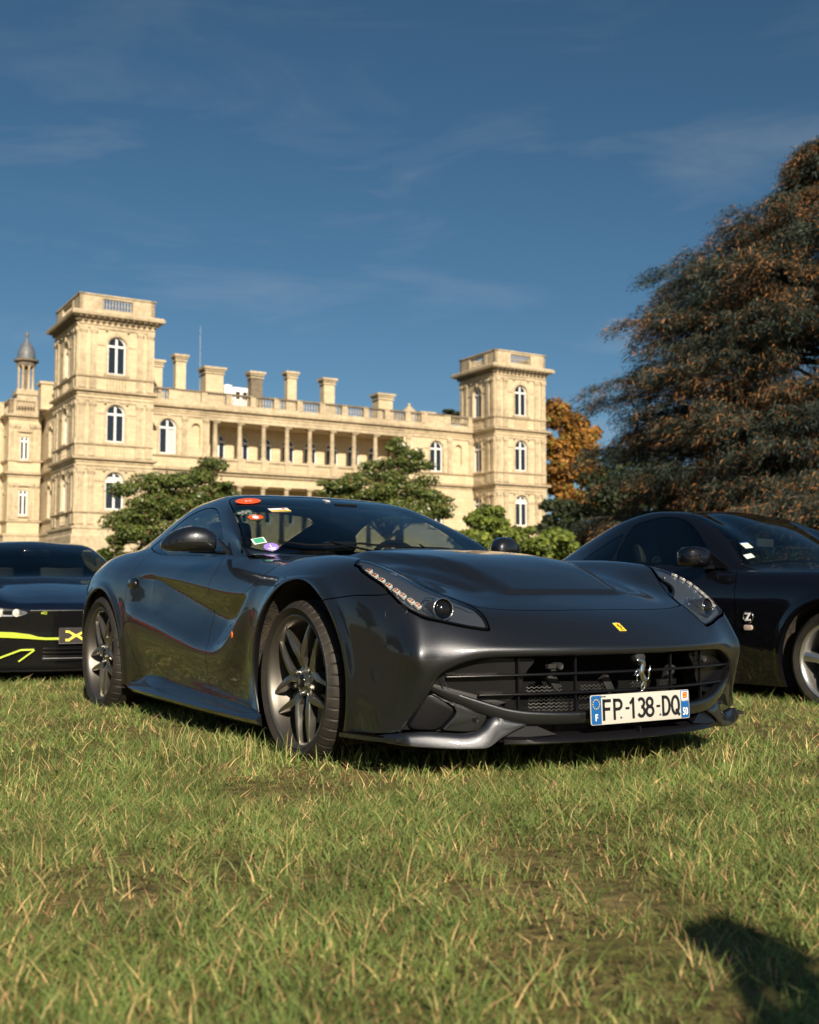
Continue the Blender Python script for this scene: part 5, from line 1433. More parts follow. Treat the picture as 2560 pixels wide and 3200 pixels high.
# ------------------------------------------------------------------ dark blue sports car on the left with lime accents
LC = {
 0: [(.90,0,.59),(.90,0,.605),(.86,0,.64),(.7,0,.69),(.4,0,.76),(0,0,.83),(-.45,0,.890),(-.8,0,1.05),(-1.1,0,1.18),(-1.4,0,1.255),(-1.8,0,1.275),(-2.2,0,1.22),(-2.6,0,1.10),(-3.0,0,.96),(-3.1,0,.80)],
 2: [(.85,.38,.59),(.85,.38,.605),(.81,.38,.64),(.65,.38,.69),(.35,.38,.755),(0,.38,.815),(-.5,.38,.885),(-.8,.38,1.02),(-1.1,.38,1.155),(-1.4,.38,1.235),(-1.8,.38,1.255),(-2.2,.37,1.20),(-2.6,.36,1.08),(-3.0,.34,.95),(-3.08,.34,.80)],
 3: [(.80,.52,.575),(.80,.52,.60),(.76,.52,.645),(.6,.52,.715),(.3,.52,.785),(0,.54,.825),(-.45,.62,.875),(-.68,.68,.91),(-.9,.635,1.03),(-1.15,.585,1.14),(-1.4,.55,1.21),(-1.8,.53,1.23),(-2.2,.52,1.17),(-2.6,.52,1.04),(-3.0,.48,.93),(-3.06,.48,.8)],
 4: [(.74,.63,.55),(.74,.63,.58),(.70,.63,.655),(.55,.63,.745),(.3,.63,.815),(0,.64,.85),(-.4,.68,.88),(-.72,.73,.90),(-.95,.70,.98),(-1.3,.665,1.06),(-1.7,.64,1.08),(-2.2,.64,1.03),(-2.6,.64,.97),(-3.02,.58,.88),(-3.04,.58,.8)],
 5: [(.66,.73,.50),(.66,.73,.54),(.62,.73,.64),(.5,.73,.75),(.3,.73,.83),(0,.74,.865),(-.4,.75,.875),(-.78,.76,.89),(-1.2,.765,.905),(-1.7,.77,.92),(-2.2,.77,.94),(-2.6,.76,.93),(-3.0,.68,.84),(-3.02,.68,.76)],
 6: [(.58,.80,.45),(.58,.80,.50),(.55,.81,.60),(.45,.82,.70),(.25,.83,.78),(0,.84,.80),(-.4,.83,.81),(-.8,.825,.82),(-1.2,.83,.83),(-1.7,.835,.84),(-2.2,.85,.85),(-2.6,.84,.83),(-2.98,.74,.75),(-3.0,.74,.7)],
 8: [(.50,.84,.34),(.50,.85,.38),(.45,.865,.45),(.35,.88,.50),(.15,.89,.53),(-.1,.89,.53),(-.5,.87,.52),(-1.2,.865,.52),(-1.7,.87,.53),(-2.2,.89,.55),(-2.6,.88,.54),(-2.96,.80,.52),(-2.98,.80,.48)],
 10:[(.46,.84,.15),(.46,.85,.16),(.40,.86,.155),(.3,.87,.15),(.1,.87,.15),(-.1,.865,.15),(-.5,.85,.14),(-1.2,.845,.14),(-1.7,.85,.14),(-2.2,.87,.15),(-2.6,.86,.17),(-2.92,.78,.20),(-2.95,.78,.22)],
}
def mid_line(a, b):      # interpolate a missing feature line
    n = 14; out = []
    for p in (a, b):
        p = np.array(p, float); c = np.concatenate([[0], np.cumsum(np.linalg.norm(np.diff(p, axis=0), axis=1))])
        t = np.interp(np.linspace(0, len(p)-1, 3*n), np.arange(len(p)), c); out.append((p, c, t))
    P = []
    for (p, c, t) in out: P.append(np.stack([pchip(c, p[:, i], np.linspace(0, c[-1], 40)) for i in range(3)], 1))
    return [tuple(q) for q in (P[0]+P[1])/2]
LC[1] = mid_line(LC[0], LC[2]); LC[7] = mid_line(LC[6], LC[8]); LC[9] = mid_line(LC[8], LC[10])
lO = (-3.10, 9.77, 0)
lc_ = empty('small_sports_car', lO, .455-PI/2, 'dark blue-black sports car with lime yellow nose strips, parked left behind the grey coupe', 'car', 'cars parked on the lawn')
G3, U3, W3 = simple_grid(LC, {0:-.45,1:-.46,2:-.50,3:-.66,4:-.70,5:-.74,6:-.76,7:-.76,8:-.76,9:-.76,10:-.76}, {k:-1.32 for k in range(11)}, ru=3, rv=(4, 6))
lb = grid_sheet(G3, U3, W3)
laf = lambda A: np.where(aw(A) > 5, np.hypot(A[:, 0], A[:, 2]-.32)-.37, 1)
lar = lambda A: np.where(aw(A) > 5, np.hypot(A[:, 0]+2.42, A[:, 2]-.33)-.38, 1)
LWS = full([(-.46,0),(-.47,.2),(-.52,.38),(-.60,.55),(-.73,.69),(-.80,.665),(-.95,.61),(-1.15,.565),(-1.30,.535),(-1.33,.48),(-1.30,.3),(-1.29,0)])
LWP = [(-.92,.92),(-1.05,1.02),(-1.25,1.12),(-1.45,1.175),(-1.8,1.19),(-2.0,1.15),(-2.1,1.05),(-2.1,.95),(-1.6,.935)]
l_ws = lambda A: np.where((A[:, 0] < -.3) & (A[:, 0] > -1.6), sdf_poly(LWS, A[:, 0], A[:, 1]), -1)
l_win = lambda A: np.minimum(sdf_poly(LWP, A[:, 0], A[:, 2]), (np.minimum(aw(A)-2.9, 5.5-aw(A)))*.15)
l_bon = lambda A: np.where(A[:, 0] > -1, sdf_poly(full([(.83,0),(.79,.35),(.72,.50),(.45,.58),(0,.60),(-.5,.66),(-.70,.69),(-.60,.57),(-.52,.40),(-.48,.2),(-.47,0)]), A[:, 0], A[:, 1]), -1)
l_door = lambda A: np.where(aw(A) > 4.9, np.minimum(np.minimum(-.62-A[:, 0], A[:, 0]+1.75), A[:, 2]-.2), -1)
lb, _ = split(lb, laf, 0); lb, _ = split(lb, lar, 0)
lws, lr = split(lb, l_ws, .006); lwn, lr = split(lr, l_win, .004); lbn, lr = split(lr, l_bon, .005); ldr, lr = split(lr, l_door, .005)
BB = M['blue_black']
lsh = lr.obj('body_shell', BB, lc_); lbn.obj('bonnet', BB, lc_); lwo = lws.obj('windscreen', M['glass'], lc_, -.002)
ldo = {}
for sd, q in sides(ldr): ldo[sd] = q.obj('door', BB, lc_)
for sd, q in sides(lwn): q.obj('side_window', M['side_glass'], ldo[sd], -.003)
lin, _ = split(grid_sheet(G3, U3, W3), lambda A: -np.maximum(l_ws(A), np.maximum(l_win(A), np.maximum(-laf(A), -lar(A))))-.012, 0)
lin.obj('inner_shell', M['dark'], lc_, -.010)
m = MB(); m.box((-2.9, -.72, .14), (.45, .72, .22)); m.box((-2.4, -.62, .3), (-.7, .62, .6)); m.build('floor_pan', M['dark'], lc_)
def LP(w, z, off=0.0): return (.905 - .36*w*w - .10*max(0, .45-z) + off, w, z)
V = []; F = []; ys = np.linspace(-.83, .83, 31); zs = [.602, .56, .50, .42, .34, .26, .18, .13, .12]
for y in ys:
    for j, z in enumerate(zs): V.append(LP(y, z, -.03 if j == 8 else (-.012 if j in (2, 3, 5) else 0)))
for i in range(len(ys)-1):
    for j in range(8): F.append((i*9+j, i*9+j+1, (i+1)*9+j+1, (i+1)*9+j))
mobj('front_fascia', V, F, M['gloss_black'], lc_, smooth=True)
for z in (.30, .27, .24, .21):
    m = MB(); sweep(m, [LP(y, z, .006) for y in np.linspace(-.20, .55, 20)], [(-.01, -.004), (.008, -.004), (.008, .004), (-.01, .004)]); m.build('grille_slat', M['satin'], lc_)
m = MB(); m.tube([LP(y, .130, .012) for y in np.linspace(-.62, .62, 24)], .006, 6); m.build('splitter_edge', M['satin'], lc_, smooth=True)
m = MB(); m.tube([LP(y, .603, .002) for y in np.linspace(-.30, .55, 24)], .0035, 6); m.build('bonnet_trim', M['steel'], lc_, smooth=True)
for s in (-1, 1):
    top = [(s*.078, .392, .019), (s*.18, .392, .019), (s*.24, .397, .021), (s*.30, .407, .030), (s*.42, .418, .036), (s*.56, .424, .036)]
    V = []; F = []
    for (y, z, h_) in top: V += [LP(y, z+h_/1.0-.02, -.01), LP(y, z+h_-.02, .016), LP(y, z-h_*.5-.01, .016), LP(y, z-h_*.5-.012, -.01)]
    for i in range(len(top)-1):
        for j in range(3):
            f = (i*4+j, i*4+j+1, (i+1)*4+j+1, (i+1)*4+j); F.append(f)
    mobj('lime_strip', V, F, M['lime'], lc_)
    m = MB(); sweep(m, [LP(s*.56, .215, .014), LP(s*.36, .296, .014), LP(s*.265, .297, .014)], [(-.007, -.007), (.007, -.007), (.007, .007), (-.007, .007)]); m.build('lime_blade', M['lime'], lc_)
    m = MB(); sweep(m, [LP(s*.262, .294, .015), LP(s*.375, .205, .015)], [(-.006, -.006), (.006, -.006), (.006, .006), (-.006, .006)]); m.build('lime_blade', M['lime'], lc_)
    hl_ = empty('headlight', parent=lc_)
    m = MB(); q = round_poly([(s*.30, .597), (s*.62, .64), (s*.66, .60), (s*.52, .555), (s*.36, .560)], it=2); n = len(q)
    m.add([LP(a, b, .004) for a, b in q] + [LP(a, b, -.03) for a, b in q], [tuple(range(n))] + [(i, (i+1) % n, n+(i+1) % n, n+i) for i in range(n)]); m.build('lamp_body', M['lamp_body'], hl_)
    for a in (.40, .52):
        m = MB(); m.lathe([(0, .010), (.018, .008), (.026, .004), (.028, .010), (.031, .008), (.032, -.01)], 20, Matrix.Translation(LP(s*a, .585, 0)), axis='x'); m.build('lamp_unit', M['led'], hl_, smooth=True, angle=40)
m = MB(); m.prism([(-.085, .340), (.18, .340), (.18, .465), (-.085, .465)], .0, .012, Matrix.Translation((.905, 0, 0)), axis='x'); lp_ = m.build('show_plate', pmat('plate_dark', (.035, .030, .032), rough=.35), lc_)
m = MB(); m.tube([(.919, -.083, .342), (.919, -.083, .463), (.919, .178, .463), (.919, .178, .342), (.919, -.083, .342)], .003, 6); m.build('plate_rim', M['steel'], lp_)
m = MB(); xx = [(-.035, .445), (-.010, .445), (.048, .412), (.106, .445), (.131, .445), (.131, .428), (.105, .428), (.073, .405), (.105, .380), (.131, .380), (.131, .360), (.104, .360), (.048, .397), (-.008, .360), (-.035, .360), (-.035, .380), (-.010, .380), (.023, .405), (-.010, .428), (-.035, .428)]
m.prism(xx, .918, .921, axis='x'); m.build('plate_symbol', pmat('plate_yellow', (.80, .70, .10), rough=.4), lp_)
p = Vector(LP(-.20, .583, .006)); m = MB(); m.tube([p+Vector((0, -.022, 0)), p+Vector((0, 0, .008)), p+Vector((0, .022, .008)), p+Vector((0, .022, -.008)), p+Vector((0, -.022, -.002))], .0035, 5); m.build('nose_emblem', M['lime'], lc_)
m = MB(); m.tube([LP(y, .225, .012) for y in (-.20, -.08, .1, .3)], .005, 6); m.build('grille_strip', M['steel'], lc_)
V = []; F = []; ys = np.linspace(-.66, .66, 15)
for y in ys: V += [(-.50-.25*(abs(y)/.66)**2, y, .87), (-.8, y, .90), (-1.0, y, .87), (-1.02, y, .6)]
for i in range(14):
    for j in range(3): F.append((i*4+j, i*4+j+1, (i+1)*4+j+1, (i+1)*4+j))
mobj('dashboard', V, F, M['interior'], lc_, smooth=True)
m = MB(); m.box((-1.06, -.13, 1.10), (-1.03, .12, 1.155)); m.build('rear_view_mirror', M['gloss_black'], lc_, bevel=.014)
for s in (-1, 1):
    m = MB(); Mx = Matrix.Translation((-1.65, s*.34, .45)) @ Matrix.Rotation(R(-16), 4, 'Y'); m.box((-.07, -.22, 0), (.07, .22, .66), Mx); m.build('seat_back', M['interior'], lc_, bevel=.05)
    m = MB(); m.prism([(-1.0, .90), (-.80, .90), (-1.02, 1.0)], s*.76, s*.775, axis='y'); m.build('mirror_foot', M['satin'], ldo[s])
    m = MB(); m.lathe([(0, 0), (.05, .01), (.07, .06), (.06, .12), (.0, .15)], 20, Matrix.Translation((-.92, s*.82, .98)) @ Matrix.Rotation(0 if s > 0 else PI, 4, 'Z'), axis='y'); m.build('mirror_shell', BB, ldo[s], smooth=True)
for x_, rr in ((0, .31), (-2.42, .32)):
    for s in (-1, 1): make_wheel(lc_, (x_, s*.76, rr), rr, .235, .22, s, rot=R(90), disc=.16, twin=False, cap=None)
for cx, cz, r in ((0, .32, .375), (-2.42, .33, .385)):
    for sd in (-1, 1):
        m = MB(); m.lathe([(r, sd*.86), (r, sd*.55), (0, sd*.55)], 32, Matrix.Translation((cx, 0, cz)), axis='y', a0=R(-25), a1=R(205)); m.build('arch_liner', M['dusty'], lc_, smooth=True, angle=40)

# ------------------------------------------------------------------ red car left of the frame, mirrored in the grey flank
red = empty('red_sports_car', (-10.8, 12.6, 0), TH-PI/2+.05, 'red sports car beyond the left edge, mirrored in the flank of the grey car', 'car', 'cars parked on the lawn')
RP = paint('red_paint', (.45, .012, .010), metal=.1, rough=.35, coat_r=.01, flake=0, spec=.3)
def red_copy(o, par):
    c = o.copy(); col.objects.link(c); c.parent = par
    if o.type == 'MESH' and any(mt is P_ for mt in o.data.materials):
        c.data = o.data.copy()
        for i, mt in enumerate(c.data.materials):
            if mt is P_: c.data.materials[i] = RP
    for ch in list(o.children):
        if not any(k in ch.name for k in ('badge', 'sticker', 'label', 'vignette', 'tag', 'plate')): red_copy(ch, c)
for ch in list(car.children):
    if not any(k in ch.name for k in ('plate', 'grille', 'headlight', 'cabin', 'wiper')): red_copy(ch, red)
m = MB(); m.box((-.3, -.7, .3), (.9, .7, .5)); m.build('engine_block', M['dark'], red)
# ------------------------------------------------------------------ terrain
def smooth01(a, b, x): 
    t = min(max((x-a)/(b-a), 0), 1); return t*t*(3-2*t)
def ground_z(x, y):
    far = 4.2*smooth01(22, 92, y)
    if y < -20: far = 0
    return .032 + far + .35*noise.noise(Vector((x*.04, y*.04, 3)))*smooth01(14, 30, abs(y)+abs(x)*.5) - .018*noise.noise(Vector((x*.9, y*.9, 0)))*0
grass_m = bpy.data.materials.new('lawn'); grass_m.use_nodes = True
nt = grass_m.node_tree; b = nt.nodes['Principled BSDF']; b.inputs['Roughness'].default_value = .95; b.inputs['Specular IOR Level'].default_value = .15
tc = nd(nt, 'ShaderNodeTexCoord')
def noise_n(scale, det=6, rough=.6): 
    n = nd(nt, 'ShaderNodeTexNoise', Scale=scale, Detail=float(det), Roughness=rough); nt.links.new(tc.outputs['Object'], n.inputs['Vector']); return n
n1 = noise_n(1.1); n2 = noise_n(14); n3 = noise_n(.25, 3)
r1 = nd(nt, 'ShaderNodeValToRGB'); r1.color_ramp.elements[0].position = .38; r1.color_ramp.elements[1].position = .72
r1.color_ramp.elements[0].color = (.12, .125, .035, 1); r1.color_ramp.elements[1].color = (.26, .18, .09, 1)
r2 = nd(nt, 'ShaderNodeValToRGB'); r2.color_ramp.elements[0].position = .3; r2.color_ramp.elements[1].position = .7
r2.color_ramp.elements[0].color = (.35, .35, .35, 1); r2.color_ramp.elements[1].color = (1.15, 1.15, 1.15, 1)
mx = nd(nt, 'ShaderNodeMix', _data_type='RGBA', _blend_type='MULTIPLY'); mx.inputs['Factor'].default_value = 1
nt.links.new(n1.outputs['Fac'], r1.inputs['Fac']); nt.links.new(n2.outputs['Fac'], r2.inputs['Fac'])
nt.links.new(r1.outputs['Color'], mx.inputs['A']); nt.links.new(r2.outputs['Color'], mx.inputs['B']); nt.links.new(mx.outputs['Result'], b.inputs['Base Color'])
bp = nd(nt, 'ShaderNodeBump', Strength=.9, Distance=.03); nt.links.new(n2.outputs['Fac'], bp.inputs['Height']); nt.links.new(bp.outputs['Normal'], b.inputs['Normal'])
xs = np.concatenate([np.linspace(-900, -120, 8), np.linspace(-100, 100, 81), np.linspace(120, 900, 8)])
ys = np.concatenate([np.linspace(-400, -60, 6), np.linspace(-50, 160, 106), np.linspace(180, 1500, 10)])
V = [(x, y, ground_z(x, y)) for y in ys for x in xs]; nx_ = len(xs)
F = np.array([(j*nx_+i, j*nx_+i+1, (j+1)*nx_+i+1, (j+1)*nx_+i) for j in range(len(ys)-1) for i in range(nx_-1)])
struct(mobj('ground', V, F, grass_m, smooth=True))

# ------------------------------------------------------------------ grass blades
def leafmat(name, c, rough=.6, trans=.35, var=.35, spec=.3):
    m = bpy.data.materials.new(name); m.use_nodes = True
    nt = m.node_tree; b = nt.nodes['Principled BSDF']; b.inputs['Roughness'].default_value = rough; b.inputs['Specular IOR Level'].default_value = spec
    out = nt.nodes['Material Output']
    tc = nd(nt, 'ShaderNodeTexCoord'); n = nd(nt, 'ShaderNodeTexNoise', Scale=3.0, Detail=3.0); nt.links.new(tc.outputs['Object'], n.inputs['Vector'])
    hs = nd(nt, 'ShaderNodeHueSaturation'); hs.inputs['Color'].default_value = (*c, 1)
    mr = nd(nt, 'ShaderNodeMapRange'); mr.inputs['From Min'].default_value = .3; mr.inputs['From Max'].default_value = .7; mr.inputs['To Min'].default_value = 1-var; mr.inputs['To Max'].default_value = 1+var
    nt.links.new(n.outputs['Fac'], mr.inputs['Value']); nt.links.new(mr.outputs[0], hs.inputs['Value'])
    nt.links.new(hs.outputs['Color'], b.inputs['Base Color'])
    t = nd(nt, 'ShaderNodeBsdfTranslucent'); nt.links.new(hs.outputs['Color'], t.inputs['Color'])
    mx = nd(nt, 'ShaderNodeMixShader'); mx.inputs[0].default_value = trans
    nt.links.new(b.outputs[0], mx.inputs[1]); nt.links.new(t.outputs[0], mx.inputs[2]); nt.links.new(mx.outputs[0], out.inputs['Surface'])
    return m
GM = [leafmat('blade_green', (.22, .30, .085)), leafmat('blade_deep', (.15, .215, .06)), leafmat('blade_pale', (.39, .42, .15)), leafmat('blade_straw', (.74, .53, .25), trans=.3), leafmat('blade_brown', (.42, .25, .13), trans=.2), leafmat('clover', (.15, .19, .048))]
def fnoise(x, y, s, z=0.0):
    return np.array([noise.noise(Vector((a*s, b*s, z))) for a, b in zip(x, y)])
def blades(n, y0, y1, hmin, hmax, wd, name, dens_pow=1.0, seed=1, margin=1.25, straw=.42):
    g = np.random.default_rng(seed)
    u = g.random(n); y = (y0**dens_pow + u*(y1**dens_pow-y0**dens_pow))**(1/dens_pow)
    hw = y*(1280/FPX)*margin + .25
    x = (g.random(n)*2-1)*hw
    # coarse patchiness
    gx = np.linspace(x.min(), x.max(), 90); gy = np.linspace(y0, y1, 90)
    NZ = np.array([[noise.noise(Vector((a*1.3, b_*1.3, 5))) for a in gx] for b_ in gy]); NF = np.array([[noise.noise(Vector((a*7, b_*7, 9))) for a in gx] for b_ in gy])
    ix = np.clip(((x-gx[0])/(gx[-1]-gx[0])*89).astype(int), 0, 89); iy = np.clip(((y-y0)/(y1-y0)*89).astype(int), 0, 89)
    pz = NZ[iy, ix]; pf = NF[iy, ix]
    keep = g.random(n) < np.clip(.80 + pf*.9 - np.maximum(pz, 0)*1.2, .12, 1)
    x, y, pz, pf = x[keep], y[keep], pz[keep], pf[keep]; n = len(x)
    h = (hmin + (hmax-hmin)*g.random(n)**2.2)*(1+.5*pf-.2*pz); tall = g.random(n) < .010; h = np.where(tall, h*1.7, h)
    az = g.random(n)*2*PI; lean = (.3+g.random(n)*1.5)*h
    lx, ly = np.cos(az)*lean, np.sin(az)*lean
    wa = g.random(n)*PI; wx, wy = np.cos(wa)*wd*(.6+.8*g.random(n)), np.sin(wa)*wd*(.6+.8*g.random(n))
    kind = g.random(n); st = straw + .35*np.clip(pz, 0, 1)
    mi = np.where(kind < st*.6, 3, np.where(kind < st, 4, np.where(kind < st+.30, 0, np.where(kind < st+.58, 1, 2))))
    lying = ((mi >= 3) & (g.random(n) < .80)) | (g.random(n) < .18)
    hh = np.where(lying, h*.18, h); lx = np.where(lying, lx*2.2+.01, lx); ly = np.where(lying, ly*2.2, ly)
    z0 = .024; hh = hh + .034
    P = np.zeros((n, 5, 3), np.float32)
    P[:, 0] = np.stack([x-wx, y-wy, np.full(n, z0)], 1); P[:, 1] = np.stack([x+wx, y+wy, np.full(n, z0)], 1)
    P[:, 2] = np.stack([x+lx*.38-wx*.8, y+ly*.38-wy*.8, hh*.62], 1); P[:, 3] = np.stack([x+lx*.38+wx*.8, y+ly*.38+wy*.8, hh*.62], 1)
    P[:, 4] = np.stack([x+lx, y+ly, hh*.97], 1)
    base = (np.arange(n)*5)[:, None]
    F = np.concatenate([base+np.array([0, 1, 3]), base+np.array([0, 3, 2]), base+np.array([2, 3, 4])], 1).reshape(-1, 3)
    o = mobj(name, P.reshape(-1, 3), F, GM, matidx=np.repeat(mi, 3))
    o['kind'] = 'stuff'; return o
def clover(n, y0, y1, seed=3):
    g = np.random.default_rng(seed)
    nc = n//26; cy = y0+(y1-y0)*g.random(nc); cx = (g.random(nc)*2-1)*(cy*.46+.2)
    x = np.repeat(cx, 26)+g.normal(0, .075, nc*26); y = np.repeat(cy, 26)+g.normal(0, .075, nc*26); n = len(x)
    r = .004+.005*g.random(n); hz = .044+.028*g.random(n); a0 = g.random(n)*2*PI
    P = []; F = []; k = 0
    tl = g.normal(0, .35, (n, 2))
    for j in range(3):
        a = a0 + j*2*PI/3
        c, s_ = np.cos(a), np.sin(a)
        p0 = np.stack([x, y, hz], 1)
        def off(d, w): 
            ox = c*d - s_*w; oy = s_*d + c*w
            return np.stack([x+ox, y+oy, hz+ox*tl[:, 0]+oy*tl[:, 1]], 1)
        P.append(np.stack([p0, off(r*.7, -r*.55), off(r*1.25, 0), off(r*.7, r*.55)], 1))
    P = np.concatenate(P, 0); m_ = len(P)
    F = (np.arange(m_)*4)[:, None] + np.array([0, 1, 2, 3])
    o = mobj('ground_clover', P.reshape(-1, 3), F, GM[5]); o['kind'] = 'stuff'
blades(240000, 1.6, 4.4, .018, .056, .0015, 'lawn_grass', 1.5, 11)
blades(170000, 4.2, 9.5, .022, .066, .0023, 'lawn_grass', 1.3, 12)
blades(70000, 9.0, 26, .03, .09, .006, 'lawn_grass', 1.0, 13, margin=1.4)
clover(6000, 1.7, 6.5)
# taller tufts left standing in front of the grey car
g = np.random.default_rng(77); P = []; MI = []
for i in range(150):
    if i < 85: cx, cy = g.uniform(-1.15, .15), g.uniform(4.55, 5.15)
    elif i < 120: cx, cy = g.uniform(.1, 1.6), g.uniform(4.25, 4.75)
    else: cx, cy = g.uniform(-1.6, 1.7), g.uniform(2.3, 4.6)
    for k in range(int(g.integers(3, 9))):
        h = g.uniform(.05, .125)*(1 if g.random() < .8 else 1.25); a = g.uniform(0, 2*PI); ln = h*g.uniform(.15, .75); w = g.uniform(.0009, .0016)
        x = cx+g.normal(0, .02); y = cy+g.normal(0, .02); c, s_ = math.cos(a)*ln, math.sin(a)*ln; wa = g.uniform(0, PI); wx, wy = math.cos(wa)*w, math.sin(wa)*w
        P += [(x-wx, y-wy, 0), (x+wx, y+wy, 0), (x+c*.22-wx, y+s_*.22-wy, h*.5), (x+c*.22+wx, y+s_*.22+wy, h*.5), (x+c*.6-wx*.6, y+s_*.6-wy*.6, h*.85), (x+c*.6+wx*.6, y+s_*.6+wy*.6, h*.85), (x+c, y+s_, h)]
        MI.append(int(g.choice([0, 2, 3, 1, 2, 0])))
F = []
for i in range(len(MI)):
    b_ = i*7; F += [(b_, b_+1, b_+3, b_+2), (b_+2, b_+3, b_+5, b_+4), (b_+4, b_+5, b_+6)]
P = [(a_, b_, c_+.03) for a_, b_, c_ in P]
o = mobj('tall_grass', P, F, GM, matidx=np.repeat(MI, 3)); o['kind'] = 'stuff'

# ------------------------------------------------------------------ trees
def leaves_from_clumps(clumps, n, size, g, flat=1.0, aspect=.5, droop=0.0, shell=.75, mats=1, mfun=None):
    """clumps: (x,y,z,rx,ry,rz). leaf quads spread mostly near the clump surfaces"""
    C = np.array(clumps); w = C[:, 3]*C[:, 4]+C[:, 3]*C[:, 5]; w = w/w.sum()
    k = g.choice(len(C), n, p=w)
    d = g.normal(size=(n, 3)); d /= np.linalg.norm(d, axis=1, keepdims=True)
    r = shell + (1-shell)*g.random(n)**.5; r = np.where(g.random(n) < .25, g.random(n)**.5, r)
    r = r*(1+.18*g.normal(size=n))
    p = C[k, :3] + d*r[:, None]*C[k, 3:6]
    nrm = d*np.array([1, 1, 1]) + g.normal(0, .75, (n, 3)); nrm[:, 2] += .35; nrm /= np.linalg.norm(nrm, axis=1, keepdims=True)
    a = np.cross(nrm, g.normal(size=(n, 3))); a /= np.linalg.norm(a, axis=1, keepdims=True)
    a[:, 2] -= droop; b_ = np.cross(nrm, a)
    s = size*(.6+.8*g.random(n))[:, None]
    P = np.stack([p-a*s*.5, p+b_*s*aspect*.5-a*s*.05, p+a*s*.5, p-b_*s*aspect*.5-a*s*.05], 1)
    F = (np.arange(n)*4)[:, None]+np.array([0, 1, 2, 3])
    mi = None if mfun is None else mfun(p, d, k, g)
    return P.reshape(-1, 3), F, mi
def limbs(name, mat, parent, segs):
    m = MB()
    for pts, r0, r1 in segs:
        n = len(pts); m.tube(pts, [r0+(r1-r0)*i/(n-1) for i in range(n)], 8)
    return m.build(name, mat, parent, smooth=True, angle=60)
M['bark'] = pmat('bark', (.10, .075, .055), rough=.9, bump=.8, bscale=12, var=.4, vscale=6)
LM = {}
LM['mag'] = [leafmat('magnolia_leaf', (.105, .140, .032), rough=.32, trans=.12, spec=.5), leafmat('magnolia_deep', (.050, .075, .020), rough=.4, trans=.1), leafmat('magnolia_pale', (.19, .215, .065), rough=.35, trans=.2, spec=.5), leafmat('magnolia_under', (.13, .075, .03), rough=.7, trans=.1)]
LM['shrub'] = [leafmat('shrub_leaf', (.17, .22, .040), trans=.35), leafmat('shrub_deep', (.08, .115, .025)), leafmat('shrub_pale', (.26, .31, .06), trans=.4)]
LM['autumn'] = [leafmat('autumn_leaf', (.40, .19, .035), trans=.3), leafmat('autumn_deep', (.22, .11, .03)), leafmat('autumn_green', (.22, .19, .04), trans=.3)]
LM['dark'] = [leafmat('conifer_dark', (.018, .028, .013), trans=.05), leafmat('conifer_mid', (.035, .048, .022), trans=.1), leafmat('conifer_green', (.05, .065, .02), trans=.1)]
LM['cedar'] = [leafmat('cedar_dark', (.018, .028, .022), trans=.05), leafmat('cedar_mid', (.045, .060, .045), trans=.08), leafmat('cedar_glaucous', (.065, .085, .068), trans=.08), leafmat('cedar_rust', (.33, .155, .058), trans=.15), leafmat('cedar_brown', (.12, .062, .03), trans=.1)]
def S2W(px, py, d):      # photograph position at a given distance
    return Vector(((px*1.48406-1280)/FPX*d, d, (HOR-py*1.48406)/FPX*d+EYE))
def broad_tree(name, base, clumps, n, size, kind, label, cat, group=None, seed=5, aspect=.5, stems=None, probs=(.5, .3, .2), bias=.6, shell=.75):
    g = np.random.default_rng(seed); bx, by, bz = base
    root = empty(name, base, 0, label, cat, group)
    rel = [(c[0]-bx, c[1]-by, c[2]-bz, c[3], c[4], c[5]) for c in clumps]
    # split every clump in smaller ones for an uneven outline
    sub = []
    for c in rel:
        k = max(3, int(4+c[3]*2.2))
        for _ in range(k):
            d = g.normal(size=3); d /= np.linalg.norm(d); d *= g.random()**.4
            f = .32+.26*g.random()
            sub.append((c[0]+d[0]*c[3]*.85, c[1]+d[1]*c[4]*.85, c[2]+d[2]*c[5]*.85, c[3]*f, c[4]*f, c[5]*f*.8))
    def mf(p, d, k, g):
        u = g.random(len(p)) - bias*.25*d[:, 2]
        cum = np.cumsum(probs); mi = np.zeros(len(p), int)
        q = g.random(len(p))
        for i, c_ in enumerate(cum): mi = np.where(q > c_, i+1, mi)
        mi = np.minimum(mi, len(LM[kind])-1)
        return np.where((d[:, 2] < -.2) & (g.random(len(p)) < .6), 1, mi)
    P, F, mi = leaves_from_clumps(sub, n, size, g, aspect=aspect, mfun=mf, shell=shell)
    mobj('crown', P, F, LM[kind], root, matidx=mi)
    segs = []
    top = max(c[2] for c in rel)
    tr = [(0, 0, -.3), (.05, 0, top*.35), (.0, .1, top*.7), (.1, 0, top*.95)]
    segs.append((tr, max(.08, top*.03), .04))
    for c in rel[:14]:
        segs.append(([(0, 0, top*.15+.2), (c[0]*.5, c[1]*.5, c[2]*.45+top*.1), (c[0], c[1], c[2])], max(.05, top*.015), .02))
    limbs('trunk', M['bark'], root, segs)
    return root
def cl(px, py, d, r, rz=None, dy=0.0):
    """clump given by photograph position, distance and radius in photograph pixels (1725 scale)"""
    p = S2W(px, py, d); k = 1.48406/FPX*d
    return (p.x, p.y+dy, p.z, r*k, r*k, (rz or r*.75)*k)
D1 = 58
b0 = S2W(345, 1165, D1)
